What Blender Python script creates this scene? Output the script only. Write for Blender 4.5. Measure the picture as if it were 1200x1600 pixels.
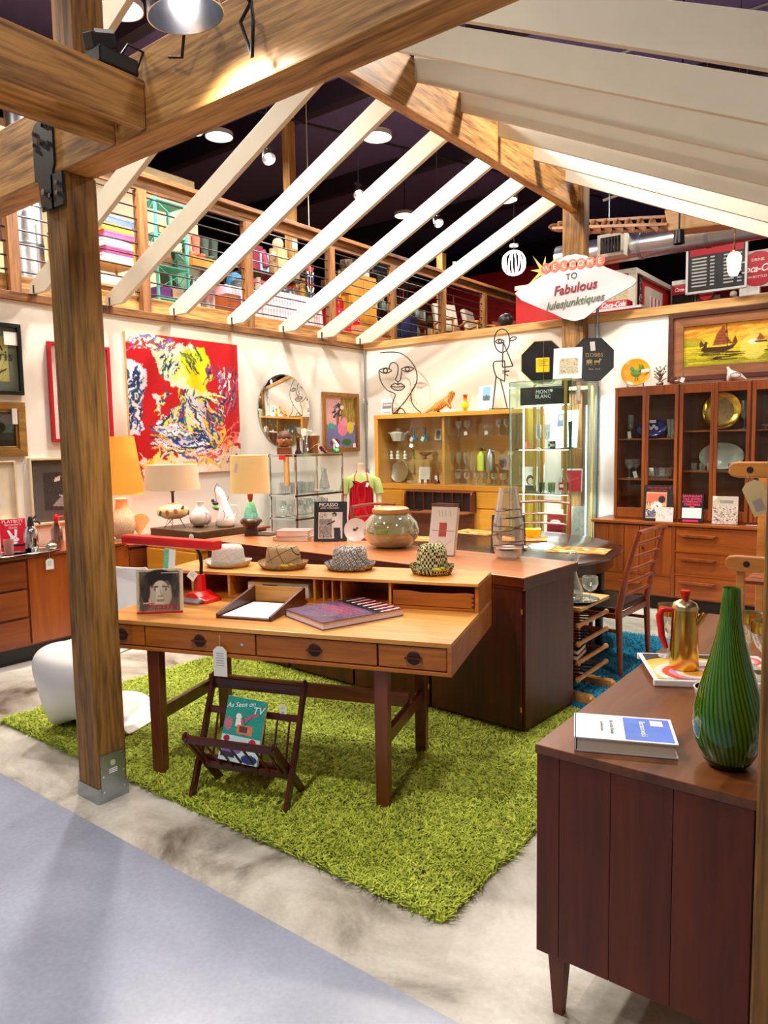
import bpy,bmesh,math,random
import numpy as np
from mathutils import Vector,Matrix,Euler

random.seed(7)
rng=np.random.default_rng(7)
R_=math.radians
scene=bpy.context.scene
COL=scene.collection
for o in list(bpy.data.objects):
    bpy.data.objects.remove(o)

# ------------------------------------------------------------------ camera
F,CX,CY,EYE=1142.0,600.0,800.0,1.55
_a=np.array([895+CX,CY-718,-F]); _X=_a/np.linalg.norm(_a)
_b=np.array([1480-CX,678-CY,F]); _Y=_b/np.linalg.norm(_b)
_Y=_Y-_X*(_X @ _Y); _Y /= np.linalg.norm(_Y)
_Z=np.cross(_X,_Y)
RM=np.stack([_X,_Y,_Z])          # camera (x right, y down, z forward) -> room


def ray(x,y):
    return RM @ np.array([x-CX,y-CY,F])


def AX(x,y,X):
    d=ray(x,y); t=X/d[0]; return Vector((X,t*d[1],EYE+t*d[2]))


def AY(x,y,Y):
    d=ray(x,y); t=Y/d[1]; return Vector((t*d[0],Y,EYE+t*d[2]))


def AZ(x,y,Z=.0):
    d=ray(x,y); t=(Z-EYE)/d[2]; return Vector((t*d[0],t*d[1],Z))


cam_data=bpy.data.cameras.new('camera')
cam_data.sensor_fit = 'HORIZONTAL'
cam_data.sensor_width=36.0
cam_data.lens=36.0*F/1200.0
cam_data.clip_start=.05
cam=bpy.data.objects.new('camera',cam_data)
COL.objects.link(cam)
cm=Matrix.Identity(4)
for i in range(3):
    cm[i][0]=RM[i][0]; cm[i][1]=-RM[i][1]; cm[i][2]=-RM[i][2]
cm[2][3]=EYE
cam.matrix_world=cm
scene.camera=cam

# ------------------------------------------------------------------ light
scene.view_settings.view_transform = 'Standard'
scene.view_settings.look = 'None'
scene.view_settings.gamma=1.0
scene.view_settings.use_curve_mapping=False
scene.view_settings.exposure=-.72
scene.cycles.use_denoising=True
scene.cycles.use_adaptive_sampling=True
scene.cycles.adaptive_threshold=.02
scene.cycles.transparent_max_bounces=24
scene.cycles.max_bounces=7
scene.cycles.diffuse_bounces=4
scene.cycles.caustics_reflective=False
scene.cycles.caustics_refractive=False
scene.cycles.sample_clamp_indirect=6.0
world=bpy.data.worlds.new('world')
scene.world=world
world.use_nodes=True
world.node_tree.nodes['Background'].inputs[0].default_value=(.80,.82,.9,1)
world.node_tree.nodes['Background'].inputs[1].default_value=.02


def light(name,kind,loc,power,col=(1,.93,.83),size=.3,target=None,spot=70,blend=.5):
    d=bpy.data.lights.new(name,kind)
    d.energy=power
    d.color=col
    if kind == 'AREA':
        d.shape = 'DISK'; d.size=size
    else:
        d.shadow_soft_size=size
    if kind == 'SPOT':
        d.spot_size=R_(spot); d.spot_blend=blend
    o=bpy.data.objects.new(name,d)
    COL.objects.link(o)
    o.location=loc
    if target is not None:
        o.rotation_euler=(Vector(target)-Vector(loc)).to_track_quat('-Z','Y').to_euler()
    return o


# ------------------------------------------------------------------ materials
MATS={}


def srgb(c):
    return tuple(((x/255.0)/12.92 if x/255.0 <= .04045 else ((x/255.0+.055)/1.055) ** 2.4) for x in c[:3])+(1,)


def newmat(name):
    m=bpy.data.materials.new(name)
    m.use_nodes=True
    nt=m.node_tree
    return m,nt,nt.nodes['Principled BSDF'],nt.nodes,nt.links


def plain(name,rgb,rough=.5,metal=.0,emit=.0,spec=.5,coat=.0,var=.06,vscale=14):
    if name in MATS:
        return MATS[name]
    m,nt,b,N,L=newmat(name)
    c=srgb(rgb)
    b.inputs['Roughness'].default_value=rough
    b.inputs['Metallic'].default_value=metal
    b.inputs['Specular IOR Level'].default_value=spec
    b.inputs['Coat Weight'].default_value=coat
    if emit:
        b.inputs['Base Color'].default_value=c
        b.inputs['Emission Color'].default_value=c
        b.inputs['Emission Strength'].default_value=emit
    else:
        tc=N.new('ShaderNodeTexCoord'); no=N.new('ShaderNodeTexNoise')
        no.inputs['Scale'].default_value=vscale; no.inputs['Detail'].default_value=3
        L.new(tc.outputs['Object'],no.inputs['Vector'])
        r=N.new('ShaderNodeValToRGB')
        r.color_ramp.elements[0].position=.3; r.color_ramp.elements[1].position=.7
        r.color_ramp.elements[0].color=tuple(x*(1-var) for x in c[:3])+(1,)
        r.color_ramp.elements[1].color=tuple(min(1,x*(1+var)) for x in c[:3])+(1,)
        L.new(no.outputs['Fac'],r.inputs['Fac'])
        L.new(r.outputs['Color'],b.inputs['Base Color'])
    MATS[name]=m
    return m


def metal(name,rgb,rough=.2):
    return plain(name,rgb,rough,1.0)


def wood(name,dark,light_,axis='x',rough=.38,scale=1.0,coat=.15,knots=False,bump=.04,contrast=.22,fine=.35):
    if name in MATS:
        return MATS[name]
    m,nt,b,N,L=newmat(name)
    tc=N.new('ShaderNodeTexCoord'); oi=N.new('ShaderNodeObjectInfo')
    mul=N.new('ShaderNodeVectorMath'); mul.operation = 'ADD'
    sc=N.new('ShaderNodeVectorMath'); sc.operation = 'SCALE'
    cmb=N.new('ShaderNodeCombineXYZ')
    for k in range(3):
        cmb.inputs[k].default_value=(3.1,5.3,7.7)[k]
    L.new(cmb.outputs[0],sc.inputs[0]); L.new(oi.outputs['Random'],sc.inputs['Scale'])
    L.new(tc.outputs['Object'],mul.inputs[0]); L.new(sc.outputs[0],mul.inputs[1])
    mp=N.new('ShaderNodeMapping')
    s={'x': (.7,9,9),'y': (9,.7,9),'z': (9,9,.7)}[axis]
    mp.inputs['Scale'].default_value=tuple(v*scale for v in s)
    L.new(mul.outputs[0],mp.inputs['Vector'])
    n1=N.new('ShaderNodeTexNoise'); n1.inputs['Scale'].default_value=1.3
    n1.inputs['Detail'].default_value=5; n1.inputs['Roughness'].default_value=.6
    n1.inputs['Distortion'].default_value=.15 if knots else .8
    L.new(mp.outputs[0],n1.inputs['Vector'])
    n2=N.new('ShaderNodeTexNoise'); n2.inputs['Scale'].default_value=5 if knots else 9
    n2.inputs['Detail'].default_value=2
    L.new(mp.outputs[0],n2.inputs['Vector'])
    mx=N.new('ShaderNodeMath'); mx.operation = 'MULTIPLY_ADD'
    mx.inputs[1].default_value=.75 if knots else fine
    L.new(n2.outputs['Fac'],mx.inputs[0]); L.new(n1.outputs['Fac'],mx.inputs[2])
    r=N.new('ShaderNodeValToRGB')
    e=r.color_ramp.elements
    ctr=.87 if knots else .67
    e[0].position=ctr-contrast; e[1].position=min(1,ctr+contrast*(.7 if knots else 1))
    e[0].color=srgb(dark); e[1].color=srgb(light_)
    L.new(mx.outputs[0],r.inputs['Fac'])
    out=r.outputs['Color']
    if knots:
        vo=N.new('ShaderNodeTexVoronoi'); vo.inputs['Scale'].default_value=1.0
        mp2=N.new('ShaderNodeMapping')
        mp2.inputs['Scale'].default_value=tuple(v*.42 for v in {'x': (3,6,6),'y': (6,3,6),'z': (6,6,3)}[axis])
        L.new(mul.outputs[0],mp2.inputs['Vector']); L.new(mp2.outputs[0],vo.inputs['Vector'])
        r2=N.new('ShaderNodeValToRGB')
        r2.color_ramp.elements[0].position=.06; r2.color_ramp.elements[1].position=.15
        r2.color_ramp.elements[0].color=(.22,.13,.08,1); r2.color_ramp.elements[1].color=(1,1,1,1)
        L.new(vo.outputs['Distance'],r2.inputs['Fac'])
        mc=N.new('ShaderNodeMixRGB'); mc.blend_type = 'MULTIPLY'; mc.inputs[0].default_value=1
        L.new(out,mc.inputs[1]); L.new(r2.outputs['Color'],mc.inputs[2])
        out=mc.outputs[0]
    L.new(out,b.inputs['Base Color'])
    b.inputs['Roughness'].default_value=rough
    b.inputs['Coat Weight'].default_value=coat
    b.inputs['Coat Roughness'].default_value=.25
    if bump:
        bp=N.new('ShaderNodeBump'); bp.inputs['Strength'].default_value=bump*5
        bp.inputs['Distance'].default_value=.004
        L.new(mx.outputs[0],bp.inputs['Height']); L.new(bp.outputs[0],b.inputs['Normal'])
    MATS[name]=m
    return m


def glass(name,tint=(235,245,240),refl=.06,edge=.75,rough=.02,body=.0):
    """thin clear glass: transparent body, mirror gloss that grows to the rim"""
    if name in MATS:
        return MATS[name]
    m,nt,b,N,L=newmat(name)
    N.remove(b)
    out=N['Material Output']
    tr=N.new('ShaderNodeBsdfTransparent'); tr.inputs[0].default_value=srgb(tint)
    gl=N.new('ShaderNodeBsdfGlossy'); gl.inputs['Roughness'].default_value=rough
    gl.inputs[0].default_value=(1,1,1,1)
    lw=N.new('ShaderNodeLayerWeight'); lw.inputs[0].default_value=.35
    mr=N.new('ShaderNodeMapRange')
    mr.inputs['To Min'].default_value=refl; mr.inputs['To Max'].default_value=edge
    L.new(lw.outputs['Facing'],mr.inputs['Value'])
    mx=N.new('ShaderNodeMixShader')
    L.new(mr.outputs[0],mx.inputs[0]); L.new(tr.outputs[0],mx.inputs[1]); L.new(gl.outputs[0],mx.inputs[2])
    last=mx.outputs[0]
    if body:
        df=N.new('ShaderNodeBsdfDiffuse'); df.inputs[0].default_value=srgb(tint)
        m2=N.new('ShaderNodeMixShader')
        mb=N.new('ShaderNodeMapRange'); mb.inputs['To Min'].default_value=body; mb.inputs['To Max'].default_value=min(1,body+.3)
        L.new(lw.outputs['Facing'],mb.inputs['Value']); L.new(mb.outputs[0],m2.inputs[0])
        L.new(last,m2.inputs[1]); L.new(df.outputs[0],m2.inputs[2]); last=m2.outputs[0]
    L.new(last,out.inputs[0])
    MATS[name]=m
    return m


def art_mat(rough=.5):
    k = 'printed_art_%d' % int(rough*100)
    if k in MATS:
        return MATS[k]
    m,nt,b,N,L=newmat(k)
    a=N.new('ShaderNodeVertexColor'); a.layer_name = 'Col'
    L.new(a.outputs['Color'],b.inputs['Base Color'])
    b.inputs['Roughness'].default_value=rough
    MATS[k]=m
    return m


def cloth(name,rgb1,rgb2,scale,kind='checker',rgb3=None,rough=.95,line=None):
    """woven cloth: checks, tweed, dots or stripes from texture nodes"""
    if name in MATS:
        return MATS[name]
    m,nt,b,N,L=newmat(name)
    tc=N.new('ShaderNodeTexCoord')
    c1,c2=srgb(rgb1),srgb(rgb2)
    b.inputs['Roughness'].default_value=rough
    b.inputs['Specular IOR Level'].default_value=.15
    if kind == 'dots':
        v=N.new('ShaderNodeTexVoronoi'); v.inputs['Scale'].default_value=scale
        v.inputs['Randomness'].default_value=.0
        L.new(tc.outputs['Object'],v.inputs['Vector'])
        r=N.new('ShaderNodeValToRGB'); r.color_ramp.interpolation = 'CONSTANT'
        r.color_ramp.elements[0].color=c2; r.color_ramp.elements[1].color=c1
        r.color_ramp.elements[1].position=.27
        L.new(v.outputs['Distance'],r.inputs[0]); res=r.outputs[0]
    elif kind == 'stripe':
        w=N.new('ShaderNodeTexWave'); w.inputs['Scale'].default_value=scale
        w.bands_direction = 'Y'
        L.new(tc.outputs['Object'],w.inputs['Vector'])
        r=N.new('ShaderNodeValToRGB')
        r.color_ramp.elements[0].color=c1; r.color_ramp.elements[1].color=c2
        r.color_ramp.elements[0].position=.5; r.color_ramp.elements[1].position=.62
        L.new(w.outputs['Fac'],r.inputs[0]); res=r.outputs[0]
    else:
        ch=N.new('ShaderNodeTexChecker'); ch.inputs['Scale'].default_value=scale
        ch.inputs['Color1'].default_value=c1; ch.inputs['Color2'].default_value=c2
        nz=N.new('ShaderNodeTexNoise'); nz.inputs['Scale'].default_value=160
        L.new(tc.outputs['Object'],nz.inputs['Vector'])
        add=N.new('ShaderNodeVectorMath'); add.operation = 'MULTIPLY_ADD'
        add.inputs[1].default_value=(.006,)*3
        L.new(nz.outputs['Color'],add.inputs[0]); L.new(tc.outputs['Object'],add.inputs[2])
        L.new(add.outputs[0],ch.inputs['Vector'])
        mix=N.new('ShaderNodeMixRGB'); mix.inputs[0].default_value=.35; mix.blend_type = 'MULTIPLY'
        L.new(ch.outputs[0],mix.inputs[1]); L.new(nz.outputs['Color'],mix.inputs[2])
        res=mix.outputs[0]
    if line:
        br=N.new('ShaderNodeTexBrick')
        br.offset=0; br.inputs['Scale'].default_value=line[0]
        br.inputs['Mortar Size'].default_value=line[1]
        br.inputs['Brick Width'].default_value=1; br.inputs['Row Height'].default_value=1
        br.inputs['Color1'].default_value=(0,0,0,1); br.inputs['Color2'].default_value=(0,0,0,1)
        br.inputs['Mortar'].default_value=(1,1,1,1)
        mpx=N.new('ShaderNodeMapping'); mpx.inputs['Rotation'].default_value=(R_(90),0,R_(30))
        L.new(tc.outputs['Object'],mpx.inputs['Vector']); L.new(mpx.outputs[0],br.inputs['Vector'])
        mm=N.new('ShaderNodeMixRGB'); L.new(br.outputs['Color'],mm.inputs[0])
        L.new(res,mm.inputs[1]); mm.inputs[2].default_value=srgb(rgb3)
        res=mm.outputs[0]
    L.new(res,b.inputs['Base Color'])
    MATS[name]=m
    return m


# ------------------------------------------------------------------ mesh builder
class MB:
    def __init__(s):
        s.v=[]; s.f=[]

    def add(s,v,f):
        n=len(s.v)
        s.v += [tuple(p) for p in v]
        s.f += [tuple(i+n for i in q) for q in f]
        return s

    def box(s,x0,x1,y0,y1,z0,z1):
        v=[(x0,y0,z0),(x1,y0,z0),(x1,y1,z0),(x0,y1,z0),(x0,y0,z1),(x1,y0,z1),(x1,y1,z1),(x0,y1,z1)]
        return s.add(v,[(3,2,1,0),(4,5,6,7),(0,1,5,4),(1,2,6,5),(2,3,7,6),(3,0,4,7)])

    def obox(s,c,sz,rot=None):
        m=rot.to_matrix() if isinstance(rot,Euler) else (rot or Matrix.Identity(3))
        v=[]
        for dz in (-.5,.5):
            for dx,dy in ((-.5,-.5),(.5,-.5),(.5,.5),(-.5,.5)):
                v.append(Vector(c)+m @ Vector((dx*sz[0],dy*sz[1],dz*sz[2])))
        return s.add(v,[(3,2,1,0),(4,5,6,7),(0,1,5,4),(1,2,6,5),(2,3,7,6),(3,0,4,7)])

    def beam(s,p,q,w,h,up=(0,0,1)):
        p,q=Vector(p),Vector(q)
        d=(q-p); ln=d.length; d.normalize()
        u=Vector(up); sd=d.cross(u).normalized(); u=sd.cross(d)
        m=Matrix((d,sd,u)).transposed()
        return s.obox((p+q)/2,(ln,w,h),m)

    def tube(s,pts,r,n=8,closed=False,flat=None):
        pts=[Vector(p) for p in pts]
        k=len(pts)
        rs=r if isinstance(r,(list,tuple)) else [r]*k
        base=len(s.v)
        prev=None
        for i,p in enumerate(pts):
            a=pts[(i-1) % k] if closed or i > 0 else p
            b=pts[(i+1) % k] if closed or i < k-1 else p
            t=(b-a)
            t=t.normalized() if t.length > 1e-9 else Vector((0,0,1))
            if prev is None:
                ref=Vector((0,0,1)) if abs(t.z) < .9 else Vector((1,0,0))
                nrm=t.cross(ref).normalized()
            else:
                nrm=(prev-t*prev.dot(t)).normalized()
            prev=nrm
            bn=t.cross(nrm)
            for j in range(n):
                a_=2*math.pi*j/n
                s.v.append(tuple(p+nrm*(math.cos(a_)*rs[i])+bn*(math.sin(a_)*rs[i]*(flat or 1))))
        m=k if closed else k-1
        for i in range(m):
            i2=(i+1) % k
            for j in range(n):
                j2=(j+1) % n
                s.f.append((base+i*n+j,base+i*n+j2,base+i2*n+j2,base+i2*n+j))
        if not closed:
            s.f.append(tuple(base+j for j in range(n))[::-1])
            s.f.append(tuple(base+(k-1)*n+j for j in range(n)))
        return s

    def lathe(s,prof,n=24,c=(0,0,0),sx=1.0,sy=1.0):
        base=len(s.v)
        idx=[]
        for r,z in prof:
            if r < 1e-6:
                s.v.append((c[0],c[1],c[2]+z)); idx.append([len(s.v)-1]*n)
            else:
                row=[]
                for j in range(n):
                    a=2*math.pi*j/n
                    s.v.append((c[0]+r*math.cos(a)*sx,c[1]+r*math.sin(a)*sy,c[2]+z)); row.append(len(s.v)-1)
                idx.append(row)
        for i in range(len(prof)-1):
            A,B=idx[i],idx[i+1]
            for j in range(n):
                j2=(j+1) % n
                q=[A[j],A[j2],B[j2],B[j]]
                u=[]
                for t in q:
                    if t not in u:
                        u.append(t)
                if len(u) > 2:
                    s.f.append(tuple(u))
        return s

    def prism(s,poly,d0,d1,o=(0,0,0),u=(1,0,0),v=(0,0,1),w=(0,1,0)):
        """polygon in (u,v) extruded along w from d0 to d1"""
        o,u,v,w=Vector(o),Vector(u),Vector(v),Vector(w)
        n=len(poly)
        P=[o+u*a+v*b+w*d0 for a,b in poly]+[o+u*a+v*b+w*d1 for a,b in poly]
        f=[tuple(range(n)),tuple(range(2*n-1,n-1,-1))]
        for i in range(n):
            j=(i+1) % n
            f.append((i,n+i,n+j,j))
        return s.add(P,f)

    def ball(s,c,r,n=12,m=8):
        rr=r if isinstance(r,(list,tuple)) else (r,r,r)
        prof=[(max(.0,math.sin(math.pi*i/m)),-math.cos(math.pi*i/m)) for i in range(m+1)]
        t=MB().lathe([(a if 0 < i < m else 0,b) for i,(a,b) in enumerate(prof)],n)
        return s.add([(c[0]+x*rr[0],c[1]+y*rr[1],c[2]+z*rr[2]) for x,y,z in t.v],t.f)

    def sheet(s,rows,thick=.0):
        """grid surface from rows of points; optional solid thickness"""
        n=len(rows[0]); base=len(s.v)
        for r in rows:
            s.v += [tuple(p) for p in r]
        for i in range(len(rows)-1):
            for j in range(n-1):
                a=base+i*n+j
                s.f.append((a,a+1,a+n+1,a+n))
        return s

    def xf(s,mat):
        s.v=[tuple(mat @ Vector(p)) for p in s.v]
        return s


def fix_normals(me):
    bm=bmesh.new(); bm.from_mesh(me)
    bmesh.ops.recalc_face_normals(bm,faces=bm.faces)
    bm.to_mesh(me); bm.free()


def build(name,mb,mat,parent=None,loc=None,rot=None,smooth=None,bevel=.0,solid=.0,sub=0,kind=None,label=None,seg=2):
    me=bpy.data.meshes.new(name)
    me.from_pydata(mb.v,[],mb.f)
    me.update()
    fix_normals(me)
    if mat is not None:
        me.materials.append(mat)
    if smooth:
        me.shade_smooth()
        me.set_sharp_from_angle(angle=R_(smooth))
    o=bpy.data.objects.new(name,me)
    COL.objects.link(o)
    if parent is not None:
        o.parent=parent
    if loc is not None:
        o.location=loc
    if rot is not None:
        o.rotation_euler=rot
    if solid:
        m=o.modifiers.new('solid','SOLIDIFY'); m.thickness=solid; m.offset=0
    if sub:
        m=o.modifiers.new('sub','SUBSURF'); m.levels=sub; m.render_levels=sub
    if bevel:
        m=o.modifiers.new('bevel','BEVEL'); m.width=bevel; m.segments=seg; m.limit_method = 'ANGLE'
        m.angle_limit=R_(50)
    if kind:
        o['kind']=kind
    if label:
        o['label']=label
    return o


def tag(o,label,cat,group=None):
    o['label']=label; o['category']=cat
    if group:
        o['group']=group
    return o


def thing(name,label,cat,loc=(0,0,0),rz=.0,group=None,rot=None):
    o=bpy.data.objects.new(name,None)
    o.empty_display_size=.1
    COL.objects.link(o)
    o.location=loc
    o.rotation_euler=rot if rot is not None else (0,0,rz)
    return tag(o,label,cat,group)


def dup(root,loc,rot=None,label=None,scale=None):
    r=root.copy(); COL.objects.link(r); r.location=loc
    if rot is not None:
        r.rotation_euler=rot
    if scale is not None:
        r.scale=scale
    if label:
        r['label']=label
    for ch in list(root.children):
        c=ch.copy(); COL.objects.link(c); c.parent=r
        for g in list(ch.children):
            d=g.copy(); COL.objects.link(d); d.parent=c
    return r


def struct(name,mb,mat,**k):
    return build(name,mb,mat,kind='structure',**k)


def B(*a):
    return MB().box(*a)


def text(body,size,mat,parent,origin,u=(1,0,0),v=(0,0,1),align='CENTER',name='lettering',shear=.0,width=1.0,depth=.0006,bold=.0):
    cu=bpy.data.curves.new(name,'FONT')
    cu.body=body; cu.size=size; cu.align_x=align; cu.align_y = 'CENTER'
    cu.shear=shear; cu.extrude=depth; cu.resolution_u=2
    cu.offset=bold
    cu.space_line=.85
    t=bpy.data.objects.new(name,cu)
    me=bpy.data.meshes.new_from_object(t)
    bpy.data.objects.remove(t); bpy.data.curves.remove(cu)
    me.materials.clear(); me.materials.append(mat)
    o=bpy.data.objects.new(name,me)
    COL.objects.link(o)
    o.parent=parent
    u,v=Vector(u).normalized(),Vector(v).normalized()
    w=u.cross(v)
    M=Matrix.Identity(4)
    for i in range(3):
        M[i][0]=u[i]*width; M[i][1]=v[i]; M[i][2]=w[i]; M[i][3]=origin[i]
    o.matrix_local=M
    return o


# ------------------------------------------------------------------ printed pictures
class Pic:
    def __init__(s,nx,ny,rgb):
        s.nx,s.ny=nx,ny
        s.a=np.zeros((ny,nx,3)); s.a[:]=np.array(rgb)/255.0
        s.yy,s.xx=np.mgrid[0:ny,0:nx]
        s.xx=(s.xx+.5)/nx; s.yy=(s.yy+.5)/ny
        s.asp=ny/nx

    def put(s,m,rgb,al=1.0):
        s.a[m]=s.a[m]*(1-al)+np.array(rgb)/255.0*al

    def rect(s,x0,y0,x1,y1,rgb,al=1.0):
        s.put((s.xx >= x0) & (s.xx < x1) & (s.yy >= y0) & (s.yy < y1),rgb,al); return s

    def ell(s,x,y,rx,ry,rgb,al=1.0):
        s.put(((s.xx-x)/rx) ** 2+((s.yy-y)/ry) ** 2 < 1,rgb,al); return s

    def line(s,x0,y0,x1,y1,w,rgb,al=1.0):
        k=s.asp
        dx,dy=x1-x0,(y1-y0)*k
        L2=dx*dx+dy*dy+1e-9
        t=np.clip(((s.xx-x0)*dx+(s.yy-y0)*k*dy)/L2,0,1)
        d=(s.xx-x0-t*dx) ** 2+((s.yy-y0)*k-t*dy) ** 2
        s.put(d < (w/2) ** 2,rgb,al); return s

    def poly(s,pts,rgb,al=1.0):
        ins=np.zeros(s.xx.shape,bool)
        n=len(pts)
        for i in range(n):
            (x1,y1),(x2,y2)=pts[i],pts[(i+1) % n]
            c=((y1 > s.yy) != (y2 > s.yy)) & (s.xx < (x2-x1)*(s.yy-y1)/(y2-y1+1e-12)+x1)
            ins ^= c
        s.put(ins,rgb,al); return s

    def strokes(s,n,box,ang,spread,ln,w,cols,al=1.0):
        for _ in range(n):
            x=rng.uniform(box[0],box[2]); y=rng.uniform(box[1],box[3])
            a=R_(ang+rng.uniform(-spread,spread)); l=ln*rng.uniform(.4,1.2)
            c=cols[rng.integers(len(cols))]
            s.line(x-math.cos(a)*l/2,y+math.sin(a)*l/2/s.asp,x+math.cos(a)*l/2,y-math.sin(a)*l/2/s.asp,w*rng.uniform(.5,1.3),c,al)
        return s

    def warp(s,amt,cells,seed=3):
        g=np.random.default_rng(seed)
        def field(n):
            h=g.uniform(-1,1,(n+2,n+2))
            fy,fx=s.yy*n,s.xx*n
            iy,ix=fy.astype(int),fx.astype(int)
            ty,tx=fy-iy,fx-ix
            ty,tx=ty*ty*(3-2*ty),tx*tx*(3-2*tx)
            return (h[iy,ix]*(1-tx)+h[iy,ix+1]*tx)*(1-ty)+(h[iy+1,ix]*(1-tx)+h[iy+1,ix+1]*tx)*ty
        dx=sum(field(n)*amt/(k+1) for k,n in enumerate(cells))
        dy=sum(field(n)*amt/(k+1) for k,n in enumerate(cells))
        xi=np.clip(((s.xx+dx)*s.nx).astype(int),0,s.nx-1)
        yi=np.clip(((s.yy+dy)*s.ny).astype(int),0,s.ny-1)
        s.a=s.a[yi,xi]; return s

    def blur(s,k=1):
        for _ in range(k):
            b=np.pad(s.a,((1,1),(1,1),(0,0)),'edge')
            s.a=(b[1:-1,1:-1]*2+b[:-2,1:-1]+b[2:,1:-1]+b[1:-1,:-2]+b[1:-1,2:])/6
        return s

    def noise(s,amt,cell=1):
        h,w=s.ny // cell+2,s.nx // cell+2
        n=rng.uniform(-1,1,(h,w)).repeat(cell,0).repeat(cell,1)[:s.ny,:s.nx]
        s.a=np.clip(s.a+n[...,None]*amt/255.0,0,1); return s


def art(name,pic,w,h,parent,origin,u=(1,0,0),v=(0,0,1),rough=.5,label=None):
    """picture printed on a flat sheet; origin = its centre, u right, v up"""
    nx,ny=pic.nx,pic.ny
    u,v,o=Vector(u).normalized(),Vector(v).normalized(),Vector(origin)
    xs=(np.arange(nx)/(nx-1)-.5)*w
    ys=(.5-np.arange(ny)/(ny-1))*h
    P=(np.array(o)[None,None]+xs[None,:,None]*np.array(u)+ys[:,None,None]*np.array(v)).reshape(-1,3)
    i=(np.arange(ny-1)[:,None]*nx+np.arange(nx-1)[None]).reshape(-1)
    q=np.stack([i,i+nx,i+nx+1,i+1],1).astype(np.int32)
    me=bpy.data.meshes.new(name)
    me.vertices.add(nx*ny); me.vertices.foreach_set('co',P.astype(np.float32).ravel())
    me.loops.add(q.size); me.loops.foreach_set('vertex_index',q.ravel())
    me.polygons.add(len(q)); me.polygons.foreach_set('loop_start',np.arange(0,q.size,4,dtype=np.int32))
    me.update(calc_edges=True)
    ca=me.color_attributes.new('Col','FLOAT_COLOR','POINT')
    a=pic.a.reshape(-1,3)
    lin=np.where(a <= .04045,a/12.92,((a+.055)/1.055) ** 2.4)
    ca.data.foreach_set('color',np.concatenate([lin,np.ones((len(lin),1))],1).astype(np.float32).ravel())
    me.materials.append(art_mat(rough))
    ob=bpy.data.objects.new(name,me)
    COL.objects.link(ob)
    ob.parent=parent
    if label:
        ob['label']=label
    return ob


ORD=['first','second','third','fourth','fifth','sixth','seventh','eighth','ninth','tenth','eleventh','twelfth']

# ------------------------------------------------------------------ shared materials
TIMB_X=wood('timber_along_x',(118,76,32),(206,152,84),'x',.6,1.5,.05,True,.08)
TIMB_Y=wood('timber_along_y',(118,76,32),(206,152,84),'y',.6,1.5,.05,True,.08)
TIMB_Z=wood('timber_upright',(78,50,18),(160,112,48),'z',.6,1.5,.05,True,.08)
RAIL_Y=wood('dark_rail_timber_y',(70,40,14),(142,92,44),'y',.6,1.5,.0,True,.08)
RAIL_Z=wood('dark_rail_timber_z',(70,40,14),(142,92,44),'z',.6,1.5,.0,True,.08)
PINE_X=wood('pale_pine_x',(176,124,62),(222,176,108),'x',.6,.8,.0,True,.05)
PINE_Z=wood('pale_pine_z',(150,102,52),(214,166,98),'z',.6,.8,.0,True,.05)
WHITEWOOD=plain('white_painted_board',(210,203,185),.55,var=.03,vscale=5)
WALLP=plain('white_wall_paint',(240,236,226),.7,var=.012,vscale=1.2)
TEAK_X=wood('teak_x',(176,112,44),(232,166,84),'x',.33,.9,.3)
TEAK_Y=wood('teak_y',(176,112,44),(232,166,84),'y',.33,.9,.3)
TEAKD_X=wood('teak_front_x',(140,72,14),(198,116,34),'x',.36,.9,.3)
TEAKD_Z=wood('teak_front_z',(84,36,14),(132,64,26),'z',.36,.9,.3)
ROSE_Z=wood('rosewood_z',(48,10,4),(94,28,12),'z',.4,.7,.05)
ROSE_X=wood('rosewood_x',(46,9,4),(90,26,11),'x',.33,.7,.2)
ROSETOP=wood('rosewood_top',(176,92,44),(220,140,84),'x',.3,.6,.5)
WAL_X=wood('walnut_x',(96,46,20),(150,84,42),'x',.35,.7,.3)
WAL_Y=wood('walnut_y',(84,42,18),(130,76,40),'y',.3,.7,.2)
WAL_Z=wood('walnut_z',(76,25,6),(118,50,18),'z',.5,.6,.0)
HUTCH_X=wood('hutch_teak_x',(120,54,14),(176,90,28),'x',.34,.8,.3)
HUTCH_Z=wood('hutch_teak_z',(110,48,12),(166,84,28),'z',.34,.8,.3)
OAK_X=wood('yellow_oak_x',(200,130,30),(232,168,62),'x',.35,.6,.3,contrast=.3)
OAK_Z=wood('yellow_oak_z',(200,130,30),(232,168,62),'z',.35,.6,.3,contrast=.3)
DKTABLE=wood('dark_stained_wood',(40,18,12),(66,34,24),'x',.22,.7,.5)
BIRCH=wood('honey_pine_arm',(190,116,40),(226,156,74),'x',.35,.6,.3)
BLACK=plain('black_satin',(18,17,18),.4)
BLACKM=plain('matte_black_steel',(30,30,33),.45)
DARK=plain('dark_recess',(34,20,14),.7)
CHROME=metal('chrome',(225,226,230),.08)
STEEL=metal('galvanised_steel',(170,178,186),.35)
BRASS=metal('polished_brass',(224,178,84),.2)
WHITE=plain('glossy_white',(240,240,240),.25,var=.01)
PAPER=plain('white_paper',(240,238,232),.8,var=.02)
PAGES=plain('book_pages',(232,224,206),.85,var=.03)
CARD=plain('cream_card',(226,206,158),.8,var=.02)
INK=plain('print_ink',(60,60,70),.7)
INKB=plain('black_ink',(14,14,16),.6)
WINK=plain('white_ink',(245,245,245),.6,var=.0)
REDINK=plain('red_ink',(190,14,34),.5)
STRING=plain('cotton_string',(225,218,200),.9)
GLS=glass('clear_glass_pane',(248,252,250),.012,.14)
GLW=glass('clear_glassware',(243,248,248),.10,.9,body=.04)
RED=plain('red_enamel',(214,12,8),.3,coat=.3)
GOLDG=glass('gold_rim_glass',(236,190,92),.35,.9,.1,.15)


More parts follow.
